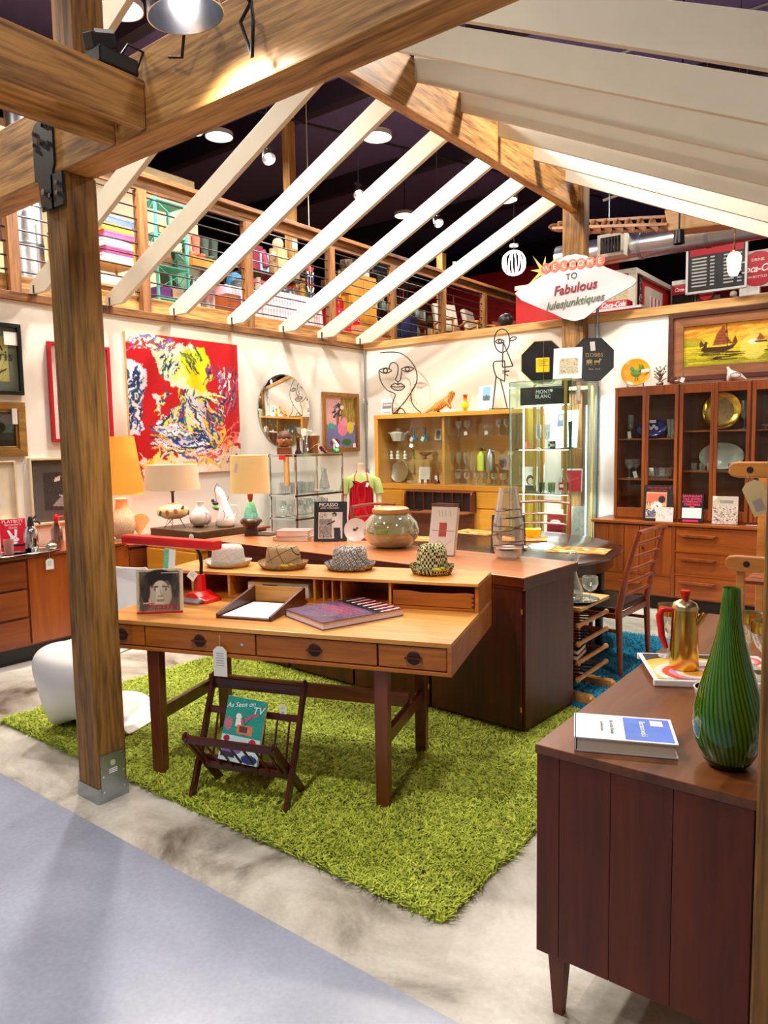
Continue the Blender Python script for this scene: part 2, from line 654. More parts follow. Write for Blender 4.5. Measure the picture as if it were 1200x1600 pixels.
def concrete(name,c1,c2,stain,rough,mid=.46,low=.32):
    m,nt,b,N,L=newmat(name)
    tc=N.new('ShaderNodeTexCoord')
    a=N.new('ShaderNodeTexNoise'); a.inputs['Scale'].default_value=1.7; a.inputs['Detail'].default_value=7
    a.inputs['Roughness'].default_value=.62; a.inputs['Distortion'].default_value=.6
    L.new(tc.outputs['Object'],a.inputs['Vector'])
    r=N.new('ShaderNodeValToRGB')
    e=r.color_ramp.elements
    e[0].position=low-.06; e[0].color=srgb(stain); e[1].position=.62; e[1].color=srgb(c2)
    k=e.new(mid+.03); k.color=srgb(c1)
    L.new(a.outputs['Fac'],r.inputs['Fac'])
    n=N.new('ShaderNodeTexNoise'); n.inputs['Scale'].default_value=60; n.inputs['Detail'].default_value=3
    L.new(tc.outputs['Object'],n.inputs['Vector'])
    mx=N.new('ShaderNodeMixRGB'); mx.blend_type = 'OVERLAY'; mx.inputs[0].default_value=.18
    L.new(r.outputs[0],mx.inputs[1]); L.new(n.outputs['Fac'],mx.inputs[2])
    L.new(mx.outputs[0],b.inputs['Base Color'])
    b.inputs['Roughness'].default_value=rough
    rr=N.new('ShaderNodeMapRange'); rr.inputs['To Min'].default_value=rough-.12; rr.inputs['To Max'].default_value=rough+.15
    L.new(a.outputs['Fac'],rr.inputs['Value']); L.new(rr.outputs[0],b.inputs['Roughness'])
    return m


CONC=concrete('worn_concrete',(176,169,156),(216,211,200),(92,82,68),.42,.43,.40)
GREYP=concrete('grey_floor_paint',(140,146,165),(147,153,171),(131,137,156),.3)
CEIL=plain('dark_ceiling_paint',(128,122,196),.8)
REDW=plain('red_wall_paint',(188,14,14),.6)

# ------------------------------------------------------------------ room shell
LW,BW=-5.78,7.15           # faces of the art wall and of the hutch wall
struct('floor',B(-13,6,-5,17,-.1,0),CONC)
struct('floor_walkway',B(-12.9,5.9,-4.9,1.55,.0,.003),GREYP)
struct('ceiling',B(-13,6,-5,17,6.4,6.5),CEIL)
struct('wall_left',B(LW-.12,LW,-4,BW+.12,0,2.70),WALLP)
struct('wall_back',B(LW,3.5,BW,BW+.12,0,2.70),WALLP)
struct('wall_far',B(-13,6,16.9,17,0,6.4),plain('dark_far_wall',(40,32,42),.8))
struct('wall_side',B(-13,-12.9,-5,17,0,6.4),plain('dark_far_wall',(40,32,42),.8))
struct('wall_shop',B(5.9,6,-5,17,0,6.4),plain('pale_shop_wall',(200,196,188),.8))
struct('wall_entrance',B(-13,6,-5.1,-5,0,6.4),plain('pale_shop_wall',(200,196,188),.8))
struct('trim_1',B(LW-.14,LW+.035,-4,BW+.13,2.70,2.765),RAIL_Y,bevel=.004)
struct('trim_2',B(LW+.035,3.5,BW-.035,BW+.15,2.70,2.78),PINE_X,bevel=.004)
struct('trim_3',B(LW,LW+.008,3.262,3.27,0,2.70),plain('panel_seam',(205,200,190),.8))

# conduit in the corner and beside the sign post
for x0,lab in ((LW+.05,'thin grey steel conduit running up the corner of the white walls'),(-2.78,'thin grey steel conduit beside the timber sign post')):
    t=thing('steel_conduit',lab,'conduit',(x0,BW-.03,0))
    build('pipe',MB().tube([(0,0,.0),(0,0,2.69 if x0 < -5 else 2.9)],.014,10),STEEL,t,smooth=40)
    for z in (.5,1.2,2.05):
        build('clamp',B(-.02,.02,0,.028,z,z+.03),STEEL,t)

# ------------------------------------------------------------------ timber frame
PY=1.655
p1=thing('timber_post','large square timber post carrying the cross beam, standing on the concrete','post',(-2.942,PY+.071,0))
build('shaft',B(-.078,.078,-.071,.071,.06,2.665),TIMB_Z,p1,bevel=.006)
build('upper_shaft',B(-.078,.078,.0,.142,2.945,4.3),TIMB_Z,p1,bevel=.006)
pb=build('base_plate',MB().box(-.082,.082,-.075,.075,.0,.07).box(.079,.084,-.06,.06,.03,.215),STEEL,p1)
for yy,zz in ((-.05,.05),(-.05,.12),(.05,.05),(.05,.12),(.05,.2),(-.045,.2)):
    build('screw',MB().tube([(.084,yy,zz),(.088,yy,zz)],.005,8),CHROME,pb)
build('sticker',MB().tube([(.084,.0,.17),(.0855,.0,.17)],.013,12)  ,plain('pale_green_sticker',(190,205,160),.6),pb)
for k in range(3):
    build('print_line',B(.084,.0855,-.02,.02,.125+k*.008,.129+k*.008),WINK,pb)
pl=build('bracket_plate',MB().prism([(-.125,2.66),(-.125,2.86),(-.10,2.885),(.0,2.895),(.03,2.88),(.03,2.70),(.015,2.675),(.015,2.53),(-.08,2.53),(-.10,2.66)],-.087,-.078).box(.0,.085,-.087,-.075,2.53,2.66),BLACKM,p1)
for xx,zz,rr in ((-.03,2.86,.009),(.01,2.845,.009),(-.055,2.80,.014),(-.105,2.845,.009),(-.105,2.80,.008),(-.09,2.775,.008),(.0,2.785,.009),(-.045,2.6,.014),(-.005,2.58,.009),(.05,2.62,.009),(.05,2.58,.009),(-.07,2.545,.008)):
    build('bolt',MB().tube([(xx,-.087,zz),(xx,-.100 if rr > .01 else -.095,zz)],rr,8),CHROME,pl)

p2=thing('timber_post','square timber post beside the walnut credenza at the picture edge','post',(-.215,PY+.071,0))
build('shaft',B(-.072,.072,-.071,.071,.06,2.665),TIMB_Z,p2,bevel=.006)
build('base_plate',B(-.076,.076,-.075,.075,.0,.07),STEEL,p2)

cb=thing('cross_beam','heavy timber cross beam resting on the large post, jointed above it','beam',(0,PY,2.665))
build('near_length',B(-2.955,1.2,-.004,.135,0,.285),TIMB_X,cb,bevel=.006)
build('outer_length',B(-6.4,-2.959,-.004,.135,0,.285),TIMB_X,cb,bevel=.006)

t=tag(build('side_beam',B(-.02,.02,-1.9,0,0,.165),TIMB_Y,None,(-2.32,PY-.006,2.675),bevel=.004),'upper timber side beam butting into the cross beam, brightly lit','beam')
t=tag(build('side_beam',B(-.02,.02,-1.9,0,0,.14),TIMB_Y,None,(-2.51,PY-.006,2.67),bevel=.004),'darker timber side beam tucked behind the brightly lit one','beam')
t=tag(build('ridge_beam',B(-.045,.045,1.2,7.02,3.77,4.115),TIMB_Y,None,(-2.985,0,0),bevel=.006),'sloping-roof ridge beam of golden timber running to the sign post','beam')
t=tag(build('ridge_post',B(-.11,.11,-.07,.07,0,4.16),TIMB_Z,None,(-2.99,7.075,0),bevel=.006),'square timber post behind the welcome sign, holding the ridge beam','post')

# rafters
SL=(3.93-2.742)/(5.73-3.226)
yl=[2.36,3.02,3.678,4.339,5.033,5.752,6.369,7.06]
for i,y in enumerate(yl):
    k=len(yl)-1-i
    p=(LW+.03,.0,2.765+.082); q=(-3.035,.0,2.765+.082+SL*(-3.035-LW-.03))
    t=thing('white_rafter','white rafter rising from the art wall to the ridge, %s from the room corner' % ORD[k],'rafter',(0,y,0),group='white rafters over the art wall')
    build('board',MB().prism([(LW-.02,2.766),(LW+.22,2.766),(-3.03,2.766+SL*(-3.03-LW-.22)),(-3.03,2.766+.165+SL*(-3.03-LW-.22)),(LW-.02,2.84)],-.019,.019),WHITEWOOD,t,bevel=.002)
    build('tie_strap',MB().box(LW+.04,LW+.06,-.022,-.0195,2.77,2.83),BLACKM,t)
yr=[2.38,3.0,3.65,4.26,4.85,5.42,6.05,6.72]
for i,y in enumerate(yr):
    k=len(yr)-1-i
    t=thing('white_rafter','wide white rafter descending from the ridge over the hutch side, %s from the sign post' % ORD[k],'rafter',(0,y,0),group='white rafters over the hutch side')
    z0=4.16
    build('board',MB().prism([(-2.94,z0-.19),(-2.94,z0),(-.1,z0-2.84*SL),(-.1,z0-.19-2.84*SL)],-.019,.019),WHITEWOOD,t,bevel=.002)
tag(build('eave_beam',B(-.06,.06,1.9,7.3,0,.14),TIMB_Y,None,(-.16,0,2.63),bevel=.004),'timber eave beam under the outer ends of the wide rafters','beam')

# ------------------------------------------------------------------ ceiling lamps, seen ones and added fill
DISC=plain('lit_diffuser',(255,248,236),.5,emit=14)
HOUS=plain('lamp_housing',(210,208,204),.5)


def disc_lamp(loc,label,power,r=.17):
    t=thing('ceiling_disc_lamp',label,'ceiling lamp',loc,group='round ceiling lamps')
    build('housing',MB().lathe([(0,.07),(r*.7,.07),(r,.05),(r,.0),(r*.94,.0),(r*.94,.03),(0,.03)],28),HOUS,t,smooth=40)
    build('diffuser',MB().lathe([(0,.012),(r*.93,.012),(r*.93,.022),(0,.022)],28),DISC,t)
    build('rod',MB().tube([(0,0,.07),(0,0,6.4-loc[2])],.008,6),BLACKM,t)
    l=light('lamp_light','AREA',(0,0,-.01),power,size=r*1.9)
    l.parent=t
    return t


LP=[((-5.27,6.85,5.0),'round lit ceiling disc seen between the white rafters above the corner',210),
      ((-5.18,9.74,5.0),'round lit ceiling disc beyond the ridge, near the wire globe lamp',150),
      ((-5.33,3.64,5.0),'round lit ceiling disc at the top, above the large timber post',430),
      ((-2.2,9.6,5.0),'round added fill disc over the red diner wall',80),  # this disc and all below it are added as ambient fill
      ((-1.6,5.4,5.0),'round added fill disc above the dining table',225),
      ((-3.2,1.2,5.0),'round added fill disc above the walkway behind the cross beam',110),
      ((.6,2.4,5.0),'round added fill disc over the walnut credenza',60),
      ((-4.0,5.1,5.0),'round added fill disc over the rosewood counter',190),
      ((-6.6,.8,5.0),'round added fill disc over the end of the art wall',150),
      ((-.6,-1.6,5.0),'round added fill disc over the shop entrance',70),
      ((-7.2,6.2,5.3),'round added fill disc over the mezzanine goods',45),
      ((-7.3,10.2,5.3),'round added fill disc over the far mezzanine',60)]
for loc,lab,pw in LP:
    disc_lamp(loc,lab,pw)


def track_spot(loc,label,aim,power=0,group='black track spotlights',drop=None):
    t=thing('track_spotlight',label,'spotlight',loc,group=group)
    d=(Vector(aim)-Vector(loc)).to_track_quat('-Z','Y').to_euler()
    build('stem',MB().tube([(0,0,.05),(0,0,drop or 6.4-loc[2])],.008,6),STEEL,t)
    build('can',MB().lathe([(0,.09),(.035,.085),(.06,.02),(.085,-.07),(.08,-.07),(.055,.02),(0,.03)],16),metal('spot_can',(190,185,185),.3),t,rot=d,smooth=40)
    build('bulb',MB().ball((0,0,-.03),.04),DISC,t,rot=d,smooth=60)
    if power:
        l=light('spot_light','SPOT',Vector(d.to_matrix() @ Vector((0,0,-.1))),power,(1,.95,.88),.04,spot=75)
        l.rotation_euler=d; l.parent=t
    build('yoke',B(-.02,.02,-.07,.07,.09,.12),STEEL,t)
    return t


track_spot(AX(308,195,-6.3),'silver clip spotlight in the gap under the cross beam',(-5.5,3,1))
track_spot(AX(418,243,-6.6),'small spotlight hanging between the third and fourth long rafters',(-3,5,0),60)
track_spot(AX(683,345,-6.6),'lit spotlight beyond the rafters over the far mezzanine',(-4,9,2),60)
track_spot(AX(560,300,-7.0),'tiny bright spotlight just above the upper mezzanine rail',(-5,7,2),60)
track_spot(AY(1100,318,9.4),'black spotlight under the silver duct over the diner',(-2.5,11,2))
# added spots with no seen source, aimed into the display
track_spot((-1.2,-.6,4.6),'added spotlight above the entrance aimed at the desk',(-2.6,3.0,.6),130)
track_spot((-4.6,-.4,4.6),'added spotlight above the walkway aimed at the art wall',(-5.6,4.2,1.6),260)
track_spot((-.16,3.2,2.37),'added spotlight under the eave beam aimed at the hutch',(-1.9,6.8,1.3),110,drop=.27)
track_spot((-3.6,6.0,4.7),'added spotlight over the ridge aimed at the green rug',(-2.5,2.6,.0),260)

# clamp lamp hung from the cross beam
c=AY(287,4,1.45)
t=thing('clamp_lamp','big silver clamp lamp with glowing reflector hung on the cross beam','lamp',c)
aim=Euler((R_(8),R_(-4),0))
build('reflector',MB().lathe([(.02,.10),(.05,.09),(.10,.03),(.112,-.035),(.108,-.035),(.095,.03),(.045,.085),(.0,.09)],32),metal('spun_aluminium',(215,218,225),.22),t,rot=aim,smooth=40)
build('bulb',MB().ball((0,0,.02),.042,16,10),plain('lit_bulb',(255,252,248),.4,emit=9),t,rot=aim,smooth=60)
build('socket',MB().tube([(0,0,.09),(0,0,.16)],.022,10),BLACK,t,rot=aim,smooth=40)
build('cord',MB().tube([(0,0,.15),(-.05,.03,.19),(-.14,.12,.08),(-.22,.16,-.02),(-.3,.17,.01)],.005,6),BLACK,t,smooth=60)
build('clamp',MB().tube([(.12,.15,-.13),(.15,.13,-.05),(.13,.145,.02),(.08,.145,-.02),(.12,.15,-.13)],.006,6).tube([(0,0,.1),(.1,.08,.1),(.13,.14,.02)],.008,6),BLACKM,t,smooth=60)
l=light('clamp_light','SPOT',(0,0,0),210,(1,.95,.88),.04,spot=140,blend=1.0); l.parent=t; l.rotation_euler=aim; l.location=aim.to_matrix() @ Vector((0,0,-.04))

# transformer boxes on the beams
t=thing('transformer_box','black transformer box with a cable coil on top of the beam joint','electrical box',(-2.36,PY-.075,2.842))
build('case',B(-.03,.06,-.10,.05,0,.055),BLACK,t,bevel=.006)
build('upper_case',MB().obox((.0,-.06,.095),(.06,.09,.05),Euler((.3,.2,0))),BLACKM,t,bevel=.004)
build('label_plate',MB().obox((.03,-.06,.105),(.005,.07,.035),Euler((.3,.2,0))),PAPER,t)
build('cable',MB().tube([(.0,.0,.05),(.03,.03,.11),(.06,.07,.09),(.05,.05,.03),(.02,0,.06)],.005,6),BLACK,t,smooth=60)

# ------------------------------------------------------------------ mezzanine
MX=-5.98
struct('floor_mezzanine',B(-12.8,MX-.06,-4,14.5,2.72,2.86),TIMB_Y)
struct('trim_4',B(MX-.06,MX-.02,-4,14.5,2.62,2.95),TIMB_Y,bevel=.004)
rl=thing('mezzanine_railing','long timber and black-rod railing along the mezzanine edge','railing',(MX,0,0))
build('top_rail',B(-.075,.075,-2,14.3,4.0,4.045),RAIL_Y,rl,bevel=.004)
build('sub_rail',B(-.02,.02,-2,14.3,3.9,4.0),RAIL_Y,rl)
ym=[.6,1.8,2.97,4.18,5.47,6.8,8.04,9.27,10.49,11.8,13.08]
post0=None
for y in ym:
    if post0 is None:
        post0=build('post',B(-.045,.045,-.045,.045,2.64,3.9),RAIL_Z,rl,(0,y,0),bevel=.004)
    else:
        o=post0.copy(); COL.objects.link(o); o.location=(0,y,0)
bar0=None
for k in range(9):
    z=3.85-.109*k
    if bar0 is None:
        bar0=build('rod',MB().tube([(0,-2,0),(0,14.3,0)],.0075,8),BLACKM,rl,(0,0,z),smooth=40)
    else:
        o=bar0.copy(); COL.objects.link(o); o.location=(0,0,z)
struct('wall_mezzanine',B(-8.3,-8.2,-4,6.6,2.86,5.1),plain('cream_board_wall',(226,204,160),.7))
struct('wall_mezzanine_far',B(-12.0,-5.2,14.4,14.5,.0,5.2),REDW)


def on_plane(px,py,P,n):
    d=Vector(ray(px,py)); o=Vector((0,0,EYE)); n=Vector(n)
    return o+d*((Vector(P)-o).dot(n)/d.dot(n))


# ------------------------------------------------------------------ shag rugs
def shag_mat(name,dark,mid,lite):
    m,nt,b,N,L=newmat(name)
    tc=N.new('ShaderNodeTexCoord'); n=N.new('ShaderNodeTexNoise')
    n.inputs['Scale'].default_value=55; n.inputs['Detail'].default_value=2
    L.new(tc.outputs['Object'],n.inputs['Vector'])
    r=N.new('ShaderNodeValToRGB'); e=r.color_ramp.elements
    e[0].position=.3; e[0].color=srgb(dark); e[1].position=.7; e[1].color=srgb(lite)
    k=e.new(.5); k.color=srgb(mid)
    L.new(n.outputs['Fac'],r.inputs[0]); L.new(r.outputs[0],b.inputs['Base Color'])
    b.inputs['Roughness'].default_value=.85
    b.inputs['Sheen Weight'].default_value=.2
    return m


def shag(label,x0,x1,y0,y1,n,mat,hmax=.034):
    t=thing('shag_rug',label,'rug',(x0,y0,0))
    w,h=x1-x0,y1-y0
    build('backing',B(0,w,0,h,.001,.008),mat,t)
    px=rng.uniform(-.005,w+.005,n); py=rng.uniform(-.005,h+.005,n)
    px += (np.floor(rng.uniform(0,1,n)*40)==0)*0
    ang=rng.uniform(0,2*np.pi,n); lean=rng.uniform(.010,.042,n)
    # neighbouring tufts lean together a little
    fl=np.sin(px*9+np.cos(py*7)*2)*1.2
    ang=ang*.75+fl
    hh=rng.uniform(.45,1,n)*hmax
    wd=rng.uniform(.0019,.0034,n)
    dx,dy=np.cos(ang),np.sin(ang)
    sx,sy=-dy,dx
    z=np.zeros(n)
    V=np.stack([
        np.stack([px-sx*wd,py-sy*wd,z+.004],1),np.stack([px+sx*wd,py+sy*wd,z+.004],1),
        np.stack([px+dx*lean*.35+sx*wd,py+dy*lean*.35+sy*wd,hh*.75],1),
        np.stack([px+dx*lean*.35-sx*wd,py+dy*lean*.35-sy*wd,hh*.75],1),
        np.stack([px+dx*lean+sx*wd*.7,py+dy*lean+sy*wd*.7,hh],1),
        np.stack([px+dx*lean-sx*wd*.7,py+dy*lean-sy*wd*.7,hh],1)],1).reshape(-1,3)
    b=np.arange(n)*6
    Q=np.stack([np.stack([b,b+1,b+2,b+3],1),np.stack([b+3,b+2,b+4,b+5],1)],1).reshape(-1,4).astype(np.int32)
    me=bpy.data.meshes.new('pile')
    me.vertices.add(len(V)); me.vertices.foreach_set('co',V.astype(np.float32).ravel())
    me.loops.add(Q.size); me.loops.foreach_set('vertex_index',Q.ravel())
    me.polygons.add(len(Q)); me.polygons.foreach_set('loop_start',np.arange(0,Q.size,4,dtype=np.int32))
    me.update(calc_edges=True)
    me.materials.append(mat)
    o=bpy.data.objects.new('pile',me); COL.objects.link(o); o.parent=t; o['kind'] = 'stuff'
    return t


shag('lime green shag rug under the teak desk and magazine rack',-4.20,-1.225,1.865,3.86,190000,shag_mat('green_wool',(122,142,26),(176,192,46),(222,228,96)))
shag('turquoise blue shag rug under the round dining table',-4.2,-1.58,3.9,5.68,70000,shag_mat('blue_wool',(0,104,146),(0,156,198),(40,194,226)))

# ------------------------------------------------------------------ teak desk
TH=R_(18.7)
DC=Vector((-1.516,2.397,0))
DU=Vector((math.cos(TH),math.sin(TH),0)); DV=Vector((-math.sin(TH),math.cos(TH),0))


def desk_u(px,py,dv=.0):
    p=on_plane(px,py,DC+DV*dv,DV)
    return (p-DC).dot(DU)


DW,DD=1.715,.865
desk=thing('teak_desk','long teak desk with raised pigeonhole gallery standing on the green rug','desk',DC,TH)
ZB,ZT,ZG=.62,.757,.897
build('top',B(-DW,0,-.002,DD,ZT-.02,ZT),TEAK_X,desk,bevel=.002)
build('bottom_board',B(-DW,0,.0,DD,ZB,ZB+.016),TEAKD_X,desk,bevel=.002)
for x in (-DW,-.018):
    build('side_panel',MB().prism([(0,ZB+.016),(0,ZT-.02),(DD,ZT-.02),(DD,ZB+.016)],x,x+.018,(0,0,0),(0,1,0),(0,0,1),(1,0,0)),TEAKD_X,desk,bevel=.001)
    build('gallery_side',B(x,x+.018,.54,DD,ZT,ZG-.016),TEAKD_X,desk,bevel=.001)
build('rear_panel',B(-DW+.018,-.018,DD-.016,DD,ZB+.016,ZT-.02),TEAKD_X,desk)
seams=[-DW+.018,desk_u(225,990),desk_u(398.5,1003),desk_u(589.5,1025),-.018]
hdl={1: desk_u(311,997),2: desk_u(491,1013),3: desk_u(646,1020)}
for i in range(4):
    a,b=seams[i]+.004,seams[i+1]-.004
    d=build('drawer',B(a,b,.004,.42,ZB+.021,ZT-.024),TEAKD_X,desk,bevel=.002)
    hx=hdl.get(i,(a+b)/2)
    hz=(ZB+ZT)/2-.002
    h=build('handle',MB().lathe([(0,-.0005),(.029,-.0005),(.029,.001),(.026,.003),(.0,.003)],24).xf(Matrix.Translation((hx,.0035,hz)) @ Matrix.Rotation(R_(90),4,'X')),plain('recess_wood',(52,24,10),.5),d,label='round recessed pull')
    build('pull_bar',B(hx-.036,hx+.036,-.010,.002,hz-.003,hz+.003),ROSE_X,d)
    if i==1:
        lx=desk_u(377,997)
        build('lock',MB().lathe([(0,.004),(.006,.004),(.0095,.002),(.0095,0)],16).xf(Matrix.Translation((lx,.004,hz)) @ Matrix.Rotation(R_(90),4,'X')),CHROME,d,smooth=40)
build('gallery_top',B(-DW,0,.53,DD,ZG-.016,ZG),TEAK_X,desk,bevel=.002)
build('gallery_floor',B(-DW+.018,-.018,.545,DD,ZT+.0005,ZT+.014),TEAKD_X,desk)
build('gallery_back',B(-DW+.018,-.018,DD-.012,DD,ZT+.014,ZG-.016),TEAKD_X,desk)
gx={k: desk_u(*k,.545) for k in ((609,915),(533,920),(519,918),(505,916),(491,914),(357,900),(300,890))}
for k,x in gx.items():
    thin=k[0] in (519,505,533)
    build('divider',B(x-(.003 if thin else .006),x+(.003 if thin else .006),.545,DD-.012,ZT+.014,ZG-.016),TEAK_X,desk)
xr=gx[(609,915)]
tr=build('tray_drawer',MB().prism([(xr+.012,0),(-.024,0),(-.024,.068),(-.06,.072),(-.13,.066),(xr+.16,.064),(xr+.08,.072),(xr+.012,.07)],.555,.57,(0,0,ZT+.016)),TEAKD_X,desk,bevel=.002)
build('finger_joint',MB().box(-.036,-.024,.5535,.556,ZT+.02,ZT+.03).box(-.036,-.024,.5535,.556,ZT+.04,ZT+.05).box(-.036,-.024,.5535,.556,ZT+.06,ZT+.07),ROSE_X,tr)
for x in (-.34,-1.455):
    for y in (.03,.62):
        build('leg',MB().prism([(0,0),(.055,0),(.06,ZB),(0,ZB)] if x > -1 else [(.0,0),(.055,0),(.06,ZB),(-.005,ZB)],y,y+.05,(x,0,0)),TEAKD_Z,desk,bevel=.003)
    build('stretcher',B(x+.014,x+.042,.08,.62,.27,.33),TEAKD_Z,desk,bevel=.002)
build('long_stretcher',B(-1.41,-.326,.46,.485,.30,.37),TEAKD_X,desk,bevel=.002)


def tag_card(name,label,loc,u,v,w=.05,h=.075,pointed=True,string=.03,mat=None,lines=6,cat='price tag',bar=False):
    """paper tag with its string; loc = top centre of the card"""
    t=thing(name,label,cat,loc)
    u,v=Vector(u).normalized(),Vector(v).normalized()
    wv=u.cross(v)
    poly=[(-w/2,-h),(w/2,-h),(w/2,-h*.14),(w*.2,0),(-w*.2,0),(-w/2,-h*.14)] if pointed else [(-w/2,-h),(w/2,-h),(w/2,0),(-w/2,0)]
    build('card',MB().prism(poly,-.0006,.0006,(0,0,0),u,v,wv),mat or PAPER,t)
    m=MB()
    for k in range(lines):
        ww=w*random.uniform(.25,.36)
        zz=-h*(.24+.08*k)
        m.prism([(-ww,zz),(ww,zz),(ww,zz+h*.022),(-ww,zz+h*.022)],.0007,.0011,(0,0,0),u,v,wv)
    if bar:
        for k in range(9):
            m.prism([(-w*.3+k*w*.05,-h*.9),(-w*.3+k*w*.05+w*.028,-h*.9),(-w*.3+k*w*.05+w*.028,-h*.55),(-w*.3+k*w*.05,-h*.55)],.0007,.0011,(0,0,0),u,v,wv)
    if m.v:
        build('print',m,plain('faint_print',(150,152,170),.8),t)
    build('string',MB().tube([tuple(v*(-h*.08)+wv*.001),tuple(v*string*.5+wv*.002),tuple(v*string)],.0009,5),STRING,t)
    return t


dl=DC+DU*desk_u(345,1000)-DV*.012
tag_card('price_tag','large white handwritten tag hanging from the desk drawers',(dl.x,dl.y,.672),DU,(0,0,1),.068,.135,True,.05)

# ------------------------------------------------------------------ magazine rack
MRL=AZ(300,1245,.02); MRR=AZ(447,1270,.02)
ma=math.atan2(MRR.y-MRL.y,MRR.x-MRL.x)
mw=(MRR-MRL).xy.length/2
mc=(MRL+MRR)/2
rack=thing('magazine_rack','dark folding wooden magazine rack on the green rug in front of the desk','magazine rack',(mc.x,mc.y,.02),ma)
FT,BT=Vector((0,-.06,.30)),Vector((0,.21,.485))   # front and back top, in the side plane
for sx in (-1,1):
    x=sx*mw
    build('long_leg',MB().beam((x,.0,.0),(x,.10,.22),.018,.034,(0,1,0)).beam((x,.10,.215),(x,BT.y,BT.z),.018,.032,(0,1,0)).ball((x,BT.y,BT.z),(.009,.018,.018),10,6),ROSE_Z,rack,bevel=.003)
    build('short_leg',MB().beam((x-sx*.02,.20,.0),(x-sx*.02,FT.y,FT.z),.018,.034,(0,1,0)).ball((x-sx*.02,FT.y,FT.z),(.009,.019,.019),10,6),ROSE_Z,rack,bevel=.003)
build('back_rail',MB().beam((-mw,BT.y-.006,BT.z-.03),(mw,BT.y-.006,BT.z-.03),.014,.045),ROSE_X,rack,bevel=.003)
build('middle_rail',MB().beam((-mw,.158,.345),(mw,.158,.345),.014,.03),ROSE_X,rack,bevel=.003)
build('front_rail',MB().beam((-mw+.02,FT.y+.004,FT.z-.012),(mw-.02,FT.y+.004,FT.z-.012),.016,.032),ROSE_X,rack,bevel=.003)
build('lower_rail',MB().beam((-mw+.02,.075,.125),(mw-.02,.075,.125),.014,.03),ROSE_X,rack,bevel=.003)
build('rear_lower_rail',MB().beam((-mw+.01,.095,.14),(mw-.01,.095,.14),.014,.04),ROSE_X,rack,bevel=.003)
for k in range(7):
    x=-mw+.05+(2*mw-.1)*k/6
    build('slat',MB().beam((x,.072,.13),(x,FT.y+.006,FT.z-.02),.009,.006),ROSE_Z,rack)
    build('slat',MB().beam((x,.10,.15),(x,.158,.345),.006,.009),ROSE_Z,rack)
# book standing in the rack
bk=thing('paperback_book','turquoise book about television standing in the magazine rack','book',(mc.x,mc.y,.02),ma)
ba=R_(-17)
bu=Vector((1,.0,.0)); bu=Vector((math.cos(R_(4)),0,-math.sin(R_(4))))
bv=Vector((math.sin(R_(4))*.5,math.sin(R_(20)),math.cos(R_(20)))).normalized()
bw_=bu.cross(bv)
bc=Vector((-.015,.082,.295))
build('pages',MB().prism([(-.095,-.135),(.095,-.135),(.095,.135),(-.095,.135)],.002,.018,bc,bu,bv,-bw_),PAGES,bk)
pc=Pic(90,128,(38,150,138))
pc.ell(.36,.3,.07,.05,(250,236,220)).rect(.3,.34,.45,.45,(250,236,230)).line(.45,.37,.8,.22,.06,(214,70,110)).rect(.36,.42,.74,.56,(224,120,80)).rect(.42,.44,.62,.53,(90,60,70))
pc.line(.55,.42,.48,.3,.012,(20,20,20)).line(.55,.42,.68,.29,.012,(20,20,20)).rect(0,.6,1,1,(196,220,226)).ell(.3,.8,.26,.09,(120,96,168)).ell(.3,.76,.16,.06,(150,130,190))
pc.ell(.8,.68,.1,.07,(206,30,60)).ell(.78,.92,.2,.07,(40,60,130)).ell(.14,.66,.08,.05,(170,40,60)).rect(.05,.86,.4,.94,(50,50,70)).rect(.5,.66,.66,.74,(236,190,170)).ell(.12,.43,.1,.1,(200,110,130)).noise(26)
art('cover',pc,.19,.27,bk,bc+bw_*.0005,bu,bv,.3)
text('As Seen on',.030,WINK,bk,bc+bv*.105-bu*.025+bw_*.001,bu+bv*.16,bv-bu*.16,shear=.3)
text('TV',.044,WINK,bk,bc+bv*.09+bu*.06+bw_*.001,bu+bv*.1,bv-bu*.1,shear=.3)
rt=tag_card('price_tag','small white barcode tag on the back rail of the magazine rack',(0,0,0),(1,0,.2),(-.15,.1,1),.030,.055,False,.045,lines=2,bar=True)
rt.location=rack.matrix_basis @ Vector((mw*.62,BT.y-.05,BT.z-.085)); rt.rotation_euler=(0,0,ma)

# ------------------------------------------------------------------ rosewood counter cabinet
CR=R_(-3.2)
cab=thing('rosewood_cabinet','long dark rosewood counter cabinet with orange-brown top behind the desk','cabinet',(-1.687,3.355,0),CR)
CW,CD=2.70,.565
build('body',B(-CW+.02,-.012,.03,CD,.06,.80),ROSE_Z,cab)
build('top',B(-CW-.01,.012,-.012,CD+.03,.805,.857),ROSETOP,cab,bevel=.003)
build('top_edge',MB().box(-CW-.011,.0135,-.0145,-.0125,.806,.852).box(.0125,.0145,-.0145,CD+.03,.806,.852),ROSE_X,cab)
build('moulding',B(-CW,.004,-.004,CD,.785,.805),ROSE_X,cab)
build('end_panel',B(-.012,.004,.02,CD,.04,.785),ROSE_Z,cab,bevel=.002)
build('plinth',B(-CW+.05,-.03,.05,CD-.03,.0,.06),DARK,cab)
for k,(a,b) in enumerate(((-.60,-.004),(-1.2,-.606),(-1.8,-1.206),(-2.4,-1.806),(-2.69,-2.406))):
    d=build('door',B(a+.006,b-.006,.0,.028,.045,.782),ROSE_Z,cab,bevel=.002)
    for z in (.14,.66):
        build('hinge',B(b-.010,b-.002,-.004,.002,z,z+.03),BRASS,d)

